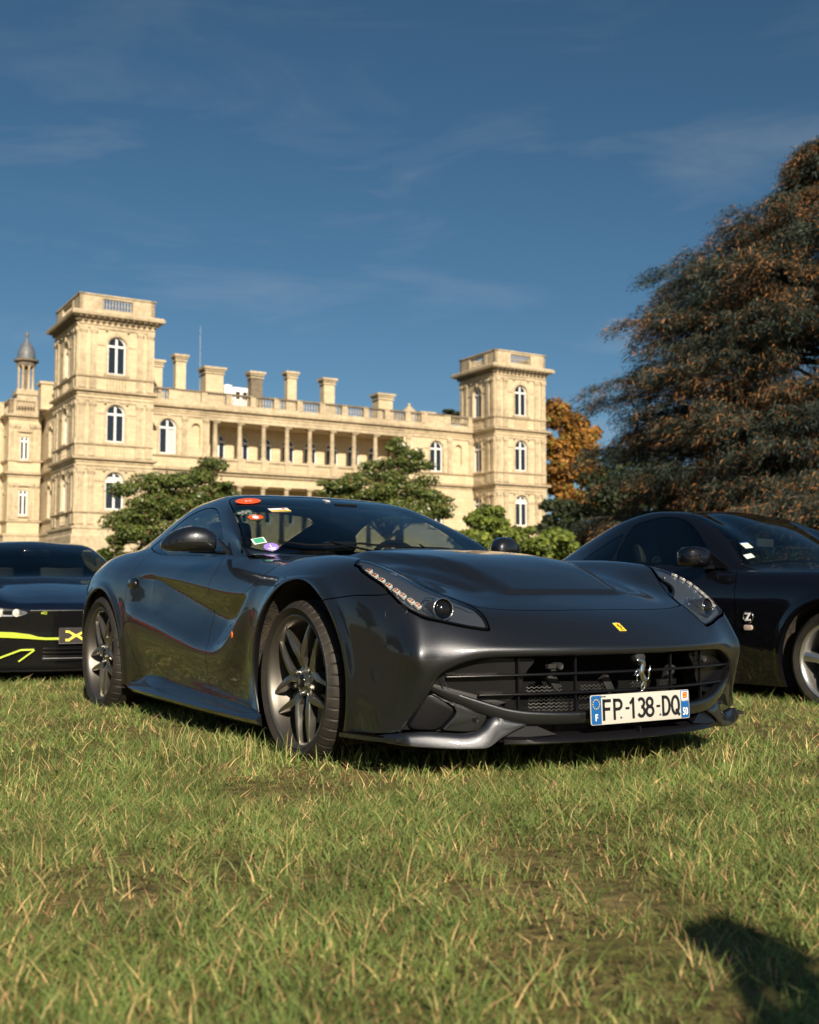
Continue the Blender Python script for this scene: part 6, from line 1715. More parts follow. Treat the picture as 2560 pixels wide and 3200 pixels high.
broad_tree('magnolia_tree', (b0.x, D1, ground_z(b0.x, D1)), [cl(415, 990, D1, 56, 34), cl(330, 1060, D1, 70, 44), cl(430, 1075, D1, 60, 44), cl(290, 1105, D1, 72, 44), cl(430, 1130, D1, 66, 44), cl(470, 1045, D1, 38, 22), cl(380, 1040, D1, 60, 40), (cl(350, 1010, D1, 50, 30)), cl(300, 1040, D1, 55, 34), cl(460, 1025, D1, 38, 16), cl(455, 975, D1, 26, 18), cl(260, 1090, D1, 40, 28), cl(340, 1085, D1, 70, 42), cl(255, 1140, D1, 38, 30), cl(310, 1140, D1, 55, 34), cl(400, 1070, D1, 50, 36), cl(400, 1130, D1, 60, 40), cl(240, 1160, D1, 20, 16)],
           34000, .19, 'mag', 'dark green magnolia tree left of centre, behind the roof of the grey sports car', 'tree', seed=21, probs=(.5, .24, .18, .08))
D2 = 64
b0 = S2W(815, 1120, D2)
broad_tree('magnolia_tree', (b0.x, D2, ground_z(b0.x, D2)), [cl(832, 935, D2, 26, 20), cl(850, 965, D2, 40, 26), cl(800, 985, D2, 48, 26), cl(880, 985, D2, 34, 22), cl(745, 1010, D2, 45, 22), cl(700, 1020, D2, 34, 16), cl(780, 1030, D2, 66, 36), cl(820, 1000, D2, 50, 36), cl(770, 1070, D2, 70, 36), cl(860, 1060, D2, 70, 40), cl(720, 1040, D2, 50, 30), cl(900, 1075, D2, 56, 34), cl(840, 955, D2, 36, 30), cl(860, 1025, D2, 55, 30), cl(905, 1050, D2, 40, 22), cl(945, 1050, D2, 22, 12), cl(680, 1040, D2, 18, 12), cl(740, 1050, D2, 40, 20), cl(840, 1075, D2, 80, 30), cl(930, 1085, D2, 30, 18)],
           34000, .19, 'mag', 'dark green magnolia tree standing before the middle of the colonnade', 'tree', seed=22, probs=(.5, .24, .18, .08))
D3 = 37
for i, (px, py, r, lab, sd) in enumerate(((1035, 1100, 46, 'bright green round shrub in front of the right tower base, next to the car mirror', 31), (1105, 1150, 50, 'bright green shrub below the lowest window of the right tower', 32), (1170, 1140, 46, 'light green shrub standing between the right tower and the cedar', 33), (985, 1150, 40, 'low green shrub just above the far end of the grey car bonnet', 34))):
    d = D3+i*1.5; p = S2W(px, py+40, d)
    broad_tree('garden_shrub', (p.x, d, ground_z(p.x, d)), [cl(px, py, d, r), cl(px-r*.6, py+28, d, r*.7), cl(px+r*.6, py+24, d, r*.7), cl(px, py+45, d, r*.9), cl(px+8, py-r*.55, d, r*.45)], 5200, .22, 'shrub', lab, 'shrub', 'shrubs along the terrace', seed=sd, aspect=.6)
# low hedge masses further left and right
for i, (px, py, r, d, lab) in enumerate(((215, 1170, 20, 60, 'small green shrub between the dark blue car and the magnolia'), (130, 1185, 30, 62, 'low green shrub behind the roof of the dark blue car'))):
    p = S2W(px, py+20, d); broad_tree('garden_shrub', (p.x, d, ground_z(p.x, d)), [cl(px, py, d, r), cl(px+r*.7, py+8, d, r*.6)], 2500, .2, 'shrub', lab, 'shrub', 'shrubs along the terrace', seed=50+i, aspect=.6)
D4 = 150
b0 = S2W(1205, 1120, D4)
broad_tree('autumn_tree', (b0.x, D4, ground_z(b0.x, D4)), [cl(1200, 880, D4, 48, 44), cl(1180, 940, D4, 42, 40), cl(1235, 940, D4, 40, 46), cl(1205, 990, D4, 55, 44), cl(1250, 1000, D4, 30, 40), cl(1175, 1020, D4, 34, 34), cl(1215, 1060, D4, 44, 34)], 14000, .75, 'autumn', 'tall orange-brown autumn tree right behind the castle tower', 'tree', seed=41)
for i, (px, py, r, d, lab) in enumerate(((1185, 1080, 40, 120, 'dark green tree below the autumn tree, beside the right tower'), (1245, 1095, 46, 110, 'dark green tree between the autumn tree and the cedar'), (1330, 1000, 88, 100, 'dark tree mass showing through the lower gaps of the cedar'), (950, 866, 24, 190, 'flat-topped dark pine peeping over the castle roof left of the right tower'))):
    p = S2W(px, py+120, d); root_z = ground_z(p.x, d)
    cs = [cl(px, py, d, r), cl(px-r*.5, py+30, d, r*.8), cl(px+r*.5, py+26, d, r*.8), cl(px, py+55, d, r)] if i < 3 else [cl(px, py+2, d, 26, 7), cl(px-16, py+8, d, 16, 6), cl(px+16, py+6, d, 16, 7), cl(px, py+18, d, 20, 6)]
    broad_tree('dark_tree', (p.x, d, root_z), cs, 6000, .5, 'dark', lab, 'tree', 'dark trees of the park', seed=60+i)

# cedar: tiers of level branches with drooping sprays
def cedar(base, prof, H, nb, label, seed, leaf=.15, density=1.0, arc=(100, 300), group=None, top_cut=None):
    g = np.random.default_rng(seed)
    root = empty('cedar_tree', base, 0, label, 'tree', group)
    P = []; MI = []; segs = [([(0, 0, -.5), (.1, 0, H*.3), (0, .1, H*.65), (0, 0, H)], .55, .08)]
    tiers = sorted(g.random(int(H*1.15))*H)
    zz = [p[0] for p in prof]; rr = [p[1] for p in prof]
    for i in range(nb):
        t = (i+.5)/nb
        z = .6 + (H-.8)*t**1.2
        zt_ = min(tiers, key=lambda q: abs(q-z)); z = max(.5, z*.6+zt_*.4)
        az = R(arc[0]+(arc[1]-arc[0])*((i*.618034*1.0) % 1.0)) + g.normal(0, .05)
        L_ = float(np.interp(z, zz, rr))*(.70+.36*g.random())
        rise = g.uniform(-.05, .10)*L_
        dirv = np.array([math.cos(az), math.sin(az), 0]); side = np.array([-math.sin(az), math.cos(az), 0])
        e = np.array([dirv[0]*L_, dirv[1]*L_, z+rise]); mid_ = np.array([dirv[0]*L_*.5, dirv[1]*L_*.5, z+rise*.6+.25])
        segs.append(([(0, 0, z-.3), tuple(mid_), tuple(e)], .10, .015))
        ntw = int(11+L_*3.2)
        rust = np.clip(g.normal(.45, .33), 0, 1)
        for j in range(ntw):
            s = .22+.80*((j+.5)/ntw)
            wdt = (1-abs(s-.55)*1.1)*L_*.28*g.uniform(-1, 1)
            c0 = dirv*L_*s + side*wdt + np.array([0, 0, z+rise*s+.20*math.sin(s*3)-.10*abs(wdt)])
            tl = .75+.55*g.random()
            out = dirv*.8 + side*math.copysign(.7*g.random(), wdt) + np.array([0, 0, g.uniform(-.25, .12)]); out /= np.linalg.norm(out)
            m = int(50*density*(.7+.6*g.random()))
            q = g.random(m)
            sp = g.normal(0, .17, (m, 3))*np.array([1, 1, .5])
            pts = c0 + out*(q*tl)[:, None] + sp + np.array([0, 0, 1])*(-.60*q**2-.02)[:, None]
            P.append(np.concatenate([pts, np.repeat(out[None], m, 0)], 1))
            k = g.random(m); up = sp[:, 2] > -.02
            rz = rust*(.20+.70*q)*np.where(up, 1.05, .35)
            MI.append(np.where(k < rz*.62, 3, np.where(k < rz*.85, 4, np.where(k < .50+.2*rust, 1, np.where(k < .70, 2, 0)))))
    P = np.concatenate(P); MI = np.concatenate(MI); n = len(P)
    p = P[:, :3]; o = P[:, 3:]
    a = o*.7 + g.normal(0, .45, (n, 3)); a /= np.linalg.norm(a, axis=1, keepdims=True)
    nr = g.normal(0, .6, (n, 3)); nr[:, 2] += 1.0; b_ = np.cross(nr, a); b_ /= np.linalg.norm(b_, axis=1, keepdims=True)+1e-9
    s = leaf*(.7+.7*g.random(n))[:, None]
    Q = np.stack([p-a*s*.5, p+b_*s*.09, p+a*s*.8-np.array([0, 0, .05])*1, p-b_*s*.09], 1)
    mobj('crown', Q.reshape(-1, 3), (np.arange(n)*4)[:, None]+np.array([0, 1, 2, 3]), LM['cedar'], root, matidx=MI)
    limbs('trunk', M['bark'], root, segs)
    return root, n
D5 = 44
tx = (1800*1.48406-1280)/FPX*D5
prof = [(0, 10.6), (2.7, 10.3), (6.3, 9.5), (8.4, 9.4), (10.9, 9.4), (11.5, 8.8), (12.4, 8.2), (15.0, 6.2), (15.6, 4.0), (16.8, 2.5), (18, 1.6), (20, .6)]
gz = ground_z(tx, D5)
_, nced = cedar((tx, D5, gz), [(max(0, a-gz), b) for a, b in prof], 19.6-gz, 190, 'huge dark cedar with rust-brown branch tips filling the right side', 71, leaf=.15, arc=(120, 330), density=3.2)
# a second, lower cedar crown in front of it, bluish
p = S2W(1690, 1130, 34); g2 = ground_z(p.x, 34)
cedar((p.x+2.0, 34, g2), [(0, 5.4), (1.5, 5.0), (3.0, 3.6), (4.2, 1.5)], 4.4, 34, 'low blue-green cedar branches rising above the black coupe roof', 72, leaf=.13, arc=(120, 300), density=1.8)
print('cedar leaves', nced)
# distant wood closing the horizon
g = np.random.default_rng(90); P = []
for i in range(260):
    x = -320+640*i/260+g.normal(0, 2); y = 235+g.normal(0, 10); r = 5+4*g.random(); P.append((x, y, 6+g.random()*4, r, r*.7, r*1.0))
Pv, F, mi = leaves_from_clumps(P, 26000, 2.2, g, mfun=lambda p, d, k, g: (g.random(len(p))*3).astype(int))
o = mobj('distant_wood', Pv, F, LM['dark'], matidx=mi); o['kind'] = 'stuff'
# park trees behind the photographer: seen only as reflections in the paintwork
for i, (x, y, h, k) in enumerate(((-34, -30, 13, 'dark'), (-22, -42, 17, 'dark'), (-9, -46, 12, 'shrub'), (4, -50, 15, 'dark'), (18, -44, 11, 'shrub'), (30, -40, 16, 'dark'), (-44, -12, 12, 'shrub'), (-50, 8, 15, 'dark'), (42, -26, 14, 'dark'), (-48, 24, 12, 'dark'))):
    r = h*.34
    cs = [(x, y, h*.72, r, r, h*.28), (x-r*.7, y, h*.5, r*.8, r*.8, h*.24), (x+r*.7, y, h*.48, r*.8, r*.8, h*.24), (x, y, h*.35, r*1.1, r, h*.3)]
    broad_tree('park_tree', (x, y, 0), cs, 2600, 1.1, k, 'dark park tree mirrored in the paint of the grey car', 'tree', 'park trees behind the photographer', seed=200+i)

# person standing to the right of the camera, out of the frame: only the shadow reaches the picture
def person(loc, rz):
    root = empty('person', loc, rz, 'person beside the photographer whose shadow falls on the grass at lower right', 'person')
    J = {'pel': (0, 0, .95, .15), 'ab': (0, 0, 1.12, .14), 'ch': (0, 0, 1.34, .165), 'nk': (0, .0, 1.50, .06), 'hd': (0, .03, 1.60, .085), 'tp': (0, .02, 1.72, .085),
         'lh': (-.10, 0, .88, .095), 'lk': (-.12, .02, .48, .062), 'la': (-.13, 0, .08, .045), 'lt': (-.14, .16, .03, .035),
         'rh': (.10, 0, .88, .095), 'rk': (.13, .02, .48, .062), 'ra': (.15, 0, .08, .045), 'rt': (.16, .16, .03, .035),
         'ls': (-.20, 0, 1.42, .06), 'le': (-.30, .08, 1.18, .045), 'lw': (-.14, .26, 1.38, .03), 'lf': (-.08, .30, 1.44, .035),
         'rs': (.20, 0, 1.42, .06), 're': (.30, .08, 1.18, .045), 'rw': (.14, .26, 1.38, .03), 'rf': (.08, .30, 1.44, .035)}
    E_ = [('pel','ab'),('ab','ch'),('ch','nk'),('nk','hd'),('hd','tp'),('pel','lh'),('lh','lk'),('lk','la'),('la','lt'),('pel','rh'),('rh','rk'),('rk','ra'),('ra','rt'),('ch','ls'),('ls','le'),('le','lw'),('lw','lf'),('ch','rs'),('rs','re'),('re','rw'),('rw','rf')]
    ks = list(J); me = bpy.data.meshes.new('body'); me.from_pydata([J[k][:3] for k in ks], [(ks.index(a), ks.index(b)) for a, b in E_], [])
    o = bpy.data.objects.new('body', me); col.objects.link(o); o.parent = root
    md = o.modifiers.new('skin', 'SKIN'); 
    if not me.skin_vertices: me.skin_vertices.new()
    for i, k in enumerate(ks):
        sv = me.skin_vertices[0].data[i]; sv.radius = (J[k][3], J[k][3]*.85); sv.use_root = (k == 'pel')
    sb = o.modifiers.new('sub', 'SUBSURF'); sb.levels = 2; sb.render_levels = 2
    me.materials.append(pmat('jacket_cloth', (.03, .035, .05), rough=.9))
    m = MB(); m.box((-.07, .30, 1.42), (.07, .36, 1.53)); m.lathe([(.04, 0), (.04, .10)], 16, Matrix.Translation((0, .36, 1.475)), axis='y', cap=True); m.build('camera_body', M['satin'], root)
    return root
person((1.45, -.80, 0), R(8))
# ------------------------------------------------------------------ the castle
def stone_mat(name, c1, c2, joint=.0):
    m = bpy.data.materials.new(name); m.use_nodes = True
    nt = m.node_tree; b = nt.nodes['Principled BSDF']; b.inputs['Roughness'].default_value = .85; b.inputs['Specular IOR Level'].default_value = .2
    tc = nd(nt, 'ShaderNodeTexCoord')
    def n_(s, d=5.0): 
        n = nd(nt, 'ShaderNodeTexNoise', Scale=s, Detail=d, Roughness=.62); nt.links.new(tc.outputs['Object'], n.inputs['Vector']); return n
    a = n_(.35); f = n_(2.4)
    r = nd(nt, 'ShaderNodeValToRGB'); r.color_ramp.elements[0].position = .33; r.color_ramp.elements[1].position = .70
    r.color_ramp.elements[0].color = (*c2, 1); r.color_ramp.elements[1].color = (*c1, 1)
    ad = nd(nt, 'ShaderNodeMath', _operation='ADD'); mu = nd(nt, 'ShaderNodeMath', _operation='MULTIPLY'); mu.inputs[1].default_value = .5
    nt.links.new(a.outputs['Fac'], ad.inputs[0]); nt.links.new(f.outputs['Fac'], ad.inputs[1]); nt.links.new(ad.outputs[0], mu.inputs[0]); nt.links.new(mu.outputs[0], r.inputs['Fac'])
    # block courses: each block a slightly different tone
    sep = nd(nt, 'ShaderNodeSeparateXYZ'); nt.links.new(tc.outputs['Object'], sep.inputs[0])
    sx = nd(nt, 'ShaderNodeMath', _operation='ADD'); nt.links.new(sep.outputs['X'], sx.inputs[0]); nt.links.new(sep.outputs['Y'], sx.inputs[1])
    cb = nd(nt, 'ShaderNodeCombineXYZ'); nt.links.new(sx.outputs[0], cb.inputs['X']); nt.links.new(sep.outputs['Z'], cb.inputs['Y'])
    br = nd(nt, 'ShaderNodeTexBrick', Scale=1.0); br.inputs['Brick Width'].default_value = 1.1; br.inputs['Row Height'].default_value = .42; br.inputs['Mortar Size'].default_value = .012
    br.inputs['Color1'].default_value = (1, 1, 1, 1); br.inputs['Color2'].default_value = (.86, .85, .82, 1); br.inputs['Mortar'].default_value = (.70, .66, .60, 1)
    nt.links.new(cb.outputs[0], br.inputs['Vector'])
    mx = nd(nt, 'ShaderNodeMix', _data_type='RGBA', _blend_type='MULTIPLY'); mx.inputs['Factor'].default_value = joint
    nt.links.new(r.outputs['Color'], mx.inputs['A']); nt.links.new(br.outputs['Color'], mx.inputs['B']); nt.links.new(mx.outputs['Result'], b.inputs['Base Color'])
    return m
M['stone'] = stone_mat('limestone', (.66, .555, .385), (.50, .405, .265), .8)
M['stone_trim'] = stone_mat('limestone_trim', (.64, .535, .37), (.27, .215, .145), .0)
M['stone_dark'] = stone_mat('weathered_stone', (.26, .21, .15), (.10, .085, .065), .0)
M['slate'] = pmat('slate', (.13, .14, .155), rough=.5, var=.3, vscale=3)
M['zinc'] = pmat('zinc_roof', (.22, .24, .26), rough=.45, metal=.3)
M['win_frame'] = pmat('window_paint', (.72, .72, .72), rough=.45)
M['win_pane'] = pmat('window_pane', (.012, .016, .022), rough=.06, spec=.8)
M['blind'] = pmat('window_blind', (.50, .50, .47), rough=.8)
AZ = R(30.8)
ca, sa = math.cos(AZ), math.sin(AZ)
CO = Vector((-31.16, 104.0, 0))
castle = empty('castle', tuple(CO), AZ, 'long cream limestone castle with two square corner towers, colonnade and roof balustrade', 'building')
def FM(o, ea, ed):
    """face frame: a along the wall, d inwards, z up"""
    return Matrix(((ea[0], ed[0], 0, o[0]), (ea[1], ed[1], 0, o[1]), (0, 0, 1, 0), (0, 0, 0, 1)))
H_ = [7.3, 13.75, 20.2, 27.2]
GZ = 4.6
def arch_pts(c, w, z1, n=14):
    r = w/2; return [(c + r*math.cos(PI*k/n), z1 - r + r*math.sin(PI*k/n)) for k in range(n+1)]   # right to left
def wall_face(mb, M_, a0, a1, z0, z1, ops, reveal=.38):
    """wall sheet with arched (or flat) openings plus their reveals; ops: (centre, width, sill, top, arched)"""
    ops = sorted(ops)
    cur = a0
    def quad(p, q, r, s): mb.add([(p[0], 0, p[1]), (q[0], 0, q[1]), (r[0], 0, r[1]), (s[0], 0, s[1])], [(0, 1, 2, 3)], M_)
    for (c, w, zb, zt, ar) in ops:
        l, r_ = c-w/2, c+w/2
        quad((cur, z0), (l, z0), (l, z1), (cur, z1))
        quad((l, z0), (r_, z0), (r_, zb), (l, zb))
        if ar:
            P = arch_pts(c, w, zt)
            for k in range(len(P)-1): quad(P[k+1], P[k], (P[k][0], z1), (P[k+1][0], z1))
            out = [(r_, zb)] + P + [(l, zb)]
        else:
            quad((l, zt), (r_, zt), (r_, z1), (l, z1)); out = [(r_, zb), (r_, zt), (l, zt), (l, zb)]
        out = out + [out[0]]
        for k in range(len(out)-1):
            p, q = out[k], out[k+1]
            mb.add([(p[0], 0, p[1]), (p[0], reveal, p[1]), (q[0], reveal, q[1]), (q[0], 0, q[1])], [(0, 1, 2, 3)], M_)
        cur = r_
    quad((cur, z0), (a1, z0), (a1, z1), (cur, z1))
def window(M_, c, w, zb, zt, arched=True, depth=.30, blind=None, par=None):
    par = par or castle
    m = MB(); f = .13
    outer = arch_pts(c, w, zt) if arched else [(c+w/2, zt), (c-w/2, zt)]
    inner = arch_pts(c, w-2*f, zt-f) if arched else [(c+w/2-f, zt-f), (c-w/2+f, zt-f)]
    outer = [(c+w/2, zb)] + outer + [(c-w/2, zb)]; inner = [(c+w/2-f, zb+f)] + inner + [(c-w/2+f, zb+f)]
    n = len(outer)
    V = [(a, depth-.10, z) for a, z in outer] + [(a, depth-.10, z) for a, z in inner] + [(a, depth, z) for a, z in inner]
    F = [(i, (i+1) % n, n+(i+1) % n, n+i) for i in range(n)] + [(n+i, n+(i+1) % n, 2*n+(i+1) % n, 2*n+i) for i in range(n)]
    m.add(V, F, M_)
    trans = zt - w/2 - .05
    m.box((c-.10, depth-.12, zb), (c+.10, depth-.02, zt-f*.5), M_)
    m.box((c-w/2, depth-.15, trans-.10), (c+w/2, depth-.02, trans+.10), M_)
    wo_ = m.build('window', M['win_frame'], par)
    m = MB(); n = len(inner); m.add([(a, depth+.005, z) for a, z in inner], [tuple(range(n))], M_); m.build('pane', M['win_pane'], wo_)
    if blind:
        s0, s1, zz0, zz1 = blind
        m = MB(); m.add([(c+s0*w/2, depth-.004, zz0), (c+s1*w/2, depth-.004, zz0), (c+s1*w/2, depth-.004, zz1), (c+s0*w/2, depth-.004, zz1)], [(0, 1, 2, 3)], M_); m.build('blind', M['blind'], wo_)
    return wo_
def surround(M_, c, w, zb, zt, arched=True, hood=.14):
    """raised stone moulding around an opening, with keystone and impost lines"""
    m = MB(); n = 14
    if arched:
        ri, ro = w/2+.02, w/2+.22; cz = zt-w/2
        pi_ = [(c+ri, zb)] + [(c+ri*math.cos(PI*k/n), cz+ri*math.sin(PI*k/n)) for k in range(n+1)] + [(c-ri, zb)]
        po = [(c+ro, zb)] + [(c+ro*math.cos(PI*k/n), cz+ro*math.sin(PI*k/n)) for k in range(n+1)] + [(c-ro, zb)]
        k_ = len(pi_)
        V = [(a, -.09, z) for a, z in pi_] + [(a, -.09, z) for a, z in po] + [(a, .02, z) for a, z in pi_] + [(a, .02, z) for a, z in po]
        F = []
        for i in range(k_-1): F += [(i, i+1, k_+i+1, k_+i), (2*k_+i, 2*k_+i+1, i+1, i), (k_+i, k_+i+1, 3*k_+i+1, 3*k_+i)]
        m.add(V, F, M_)
        m.box((c-.14, -.20, zt-.02), (c+.14, -.02, zt+.40), M_)
        for s in (-1, 1): m.box((c+s*(w/2+.62)-.40, -.07, cz-.10), (c+s*(w/2+.62)+.40, -.003, cz+.06), M_)
    m.box((c-w/2-.35, -.24, zb-.20), (c+w/2+.35, -.004, zb-.02), M_)
    return m.build('window_surround', M['stone_trim'], castle)
def sweep_rect(mb, x0, x1, y0, y1, prof):
    """moulding round a rectangle (castle coordinates); prof: (out, z)"""
    V = []; F = []; n = len(prof)
    for (o_, z) in prof: V += [(x0-o_, y0-o_, z), (x1+o_, y0-o_, z), (x1+o_, y1+o_, z), (x0-o_, y1+o_, z)]
    for i in range(n-1):
        for k in range(4): F.append((i*4+k, i*4+(k+1) % 4, (i+1)*4+(k+1) % 4, (i+1)*4+k))
    F.append((0, 3, 2, 1)); F.append(((n-1)*4, (n-1)*4+1, (n-1)*4+2, (n-1)*4+3))
    mb.add(V, F)
CORN = lambda z, s=1.0: [(.0, z-.55*s), (.10*s, z-.50*s), (.12*s, z-.28*s), (.42*s, z-.20*s), (.46*s, z-.02*s), (.38*s, z+.02*s), (.05*s, z+.10*s), (0, z+.12*s)]
def line_mould(mb, M_, a0, a1, prof):
    V = []; F = []; n = len(prof)
    for (o_, z) in prof: V += [(a0, -o_, z), (a1, -o_, z)]
    for i in range(n-1): F.append((i*2, i*2+1, (i+1)*2+1, (i+1)*2))
    F.append(tuple(i*2 for i in range(n))[::-1]); F.append(tuple(i*2+1 for i in range(n)))
    mb.add(V, F, M_)
def pilaster(M_, a, z0, z1, w=.52, par=None):
    m = MB(); m.box((a-w/2, -.13, z0+.35), (a+w/2, -.003, z1-.45), M_)
    m.box((a-w/2-.07, -.19, z0), (a+w/2+.07, -.003, z0+.34), M_)
    m.box((a-w/2-.05, -.19, z1-.44), (a+w/2+.05, -.003, z1-.30), M_); m.box((a-w/2-.10, -.25, z1-.29), (a+w/2+.10, -.003, z1), M_)
    return m.build('pilaster', M['stone_trim'], castle)
def balusters(M_, a0, a1, z0, h, step=.30, d=.15, r=.075):
    m = MB(); n = max(1, int((a1-a0)/step))
    prof = [(r*.8, 0), (r*.8, .12*h), (r*.45, .2*h), (r, .45*h), (r*.45, .75*h), (r*.8, .85*h), (r*.8, h)]
    for i in range(n):
        m.lathe(prof, 6, M_ @ Matrix.Translation((a0+(i+.5)*(a1-a0)/n, d, z0)))
    o = m.build('balusters', M['stone_trim'], castle); o['kind'] = 'stuff'; return o

def tower(x0, y0, w, dpt, faces):
    """square tower in castle coordinates, front at y0, left at x0"""
    x1, y1 = x0+w, y0+dpt
    front = FM((x0, y0), (1, 0), (0, 1)); left = FM((x0, y0), (0, 1), (1, 0))
    storeys = [(GZ, H_[0], H_[1]), (H_[0], H_[1], H_[2]), (H_[1], H_[2], H_[3])]
    mb = MB(); L0, L1 = front, left
    for M_, ln, side in ((front, w, 0), (left, dpt, 1)):
        c = ln/2; z_prev = GZ
        for si in range(3):
            zb = H_[si]+(1.55 if si < 2 else 1.60); zt = H_[si]+(5.15 if si < 2 else 5.25)
            wall_face(mb, M_, 0, ln, GZ if si == 0 else H_[si], H_[si+1] if si < 2 else H_[3], [(c, 1.75, zb, zt, True)])
            bl = None
            if si == 0 and side == 0: bl = (-.9, .9, zt-1.0, zt-.45)
            window(M_, c, 1.75, zb, zt, blind=bl)
            surround(M_, c, 1.75, zb, zt)
            top = H_[si+1]-1.15
            for a in (.42, 1.40, ln-1.40, ln-.42): pilaster(M_, a, H_[si]+1.35, top)
            m = MB()
            line_mould(m, M_, .0, ln, [(0, top), (.12, top+.02), (.12, top+.30), (.20, top+.34), (.20, top+.42), (0, top+.46)])
            m.build('architrave', M['stone_trim'], castle)
            m = MB(); zs_ = H_[si]+1.35
            line_mould(m, M_, 0, ln, [(0, zs_-.22), (.14, zs_-.18), (.22, zs_-.06), (.22, zs_), (0, zs_+.02)]); 
            m.build('sill_band', M['stone_trim'], castle)
            # pedestal zone with a small balustrade panel under the window
            z2 = H_[si]+.14
            for a in (.42, 1.40, ln-1.40, ln-.42):
                m = MB(); m.box((a-.34, -.14, z2), (a+.34, -.004, zs_-.24), M_); m.build('pedestal', M['stone_trim'], castle)
            balusters(M_, c-1.0, c+1.0, z2+.06, .85, .26, -.05, .07)
            # small carved ornaments under the cornice
            m = MB()
            for k in range(7):
                a = ln*(k+.5)/7
                if abs(a-c) > .5: m.lathe([(0, 0), (.10, .01), (.14, .06), (.10, .12), (0, .16)], 8, M_ @ Matrix.Translation((a, -.14, top-.16)))
            o = m.build('carved_drops', M['stone_trim'], castle); o['kind'] = 'stuff'
    # hidden faces
    mb.add([(x1, y0, GZ), (x1, y1, GZ), (x1, y1, H_[3]), (x1, y0, H_[3])], [(0, 1, 2, 3)]); mb.add([(x0, y1, GZ), (x1, y1, GZ), (x1, y1, H_[3]), (x0, y1, H_[3])], [(3, 2, 1, 0)])
    mb.build('wall', M['stone'], castle)
    m = MB(); m.box((x0+.5, y0+.5, GZ), (x1-.5, y1-.5, H_[3])); m.build('inner_floor', M['dark'], castle)
    # plinth
    m = MB(); sweep_rect(m, x0, x1, y0, y1, [(.45, GZ-3), (.45, GZ+1.7), (.30, GZ+1.9), (.30, H_[0]-.35), (.42, H_[0]-.30), (.42, H_[0]-.10), (.06, H_[0]), (0, H_[0]+.02)]); m.build('plinth', M['stone_trim'], castle)
    for z in H_[1:3]:
        m = MB(); sweep_rect(m, x0, x1, y0, y1, CORN(z)); m.build('cornice', M['stone_trim'], castle)
    # crowning cornice with brackets
    z = H_[3]
    m = MB(); sweep_rect(m, x0, x1, y0, y1, [(0, z-.55), (.10, z-.5), (.12, z-.25), (.30, z-.20), (.80, z-.02), (.85, z+.22), (.76, z+.26), (.68, z+.42), (.12, z+.48), (0, z+.5)]); m.build('cornice', M['stone_trim'], castle)
    m = MB()
    for M_, ln in ((front, w), (left, dpt)):
        n = int(ln/.55)
        for k in range(n+1):
            a = ln*k/n; m.box((a-.10, -.66, z-.24), (a+.10, -.12, z-.02), M_); m.box((a-.10, -.36, z-.50), (a+.10, -.12, z-.24), M_)
    o = m.build('brackets', M['stone_dark'], castle); o['kind'] = 'stuff'
    # parapet
    pz0, pz1 = z+.5, z+2.05
    for M_, ln in ((front, w), (left, dpt), (FM((x1, y1), (-1, 0), (0, -1)), w), (FM((x1, y0), (0, 1), (-1, 0)), dpt)):
        m = MB()
        m.box((0, 0, pz0), (ln*.30, .38, pz1), M_); m.box((ln*.70, 0, pz0), (ln, .38, pz1), M_); m.box((ln*.30, .02, pz0), (ln*.70, .36, pz0+.30), M_); m.box((ln*.30, .0, pz1-.22), (ln*.70, .36, pz1-.002), M_)
        m.box((ln*.30-.55, -.06, pz0), (ln*.30-.02, -.003, pz1-.22), M_); m.box((ln*.70+.02, -.06, pz0), (ln*.70+.55, -.003, pz1-.22), M_)
        m.box((-.10, -.10, pz1), (ln+.10, .46, pz1+.14), M_)
        m.build('parapet', M['stone_trim'], castle)
        balusters(M_, ln*.30, ln*.70, pz0+.30, 1.02, .28, .18, .08)
    m = MB(); m.box((x0+.3, y0+.3, z), (x1-.3, y1-.3, z+.55)); m.build('roof_deck', M['zinc'], castle)
tower(0, 0, 7.3, 9.0, None)
tower(47.85, 0, 7.3, 7.4, None)

# ---- wing between the towers, set back
SB = 4.5
wf = FM((0, SB), (1, 0), (0, 1))
E0, E1 = 7.3, 47.85
C0, C1 = 14.75, 38.2          # colonnade
mb = MB()
for (a0, a1, win, niche) in ((E0, C0, 10.3, 13.3), (C1, E1, 42.6, 45.7)):
    wall_face(mb, wf, a0, a1, H_[1], H_[2], [(win, 1.75, 15.15, 18.75, True), (niche, .95, 16.0, 18.5, True)])
    window(wf, win, 1.75, 15.15, 18.75, blind=(0.1, .9, 15.3, 17.8) if win < 20 else None); surround(wf, win, 1.75, 15.15, 18.75)
    m = MB(); m.add([(niche-.5, .36, 15.8), (niche+.5, .36, 15.8), (niche+.5, .36, 18.6), (niche-.5, .36, 18.6)], [(0, 1, 2, 3)], wf); m.build('niche', M['stone'], castle)
    for a in (a0+.6, (win+niche)/2+.25, a1-.45): pilaster(wf, a, 15.05, 19.05, .48)
    wall_face(mb, wf, a0, a1, GZ, H_[1], [(win, 1.75, 8.7, 12.3, True)])
    window(wf, win, 1.75, 8.7, 12.3); surround(wf, win, 1.75, 8.7, 12.3)
mb.add([(C0, 0, 18.9), (C1, 0, 18.9), (C1, 0, H_[2]), (C0, 0, H_[2])], [(0, 1, 2, 3)], wf)
mb.add([(C0, 0, 18.9), (C1, 0, 18.9), (C1, 3.6, 18.9), (C0, 3.6, 18.9)], [(3, 2, 1, 0)], wf)
mb.add([(C0, 0, 13.75), (C0, 3.6, 13.75), (C0, 3.6, 18.9), (C0, 0, 18.9)], [(0, 1, 2, 3)], wf); mb.add([(C1, 0, 13.75), (C1, 3.6, 13.75), (C1, 3.6, 18.9), (C1, 0, 18.9)], [(3, 2, 1, 0)], wf)
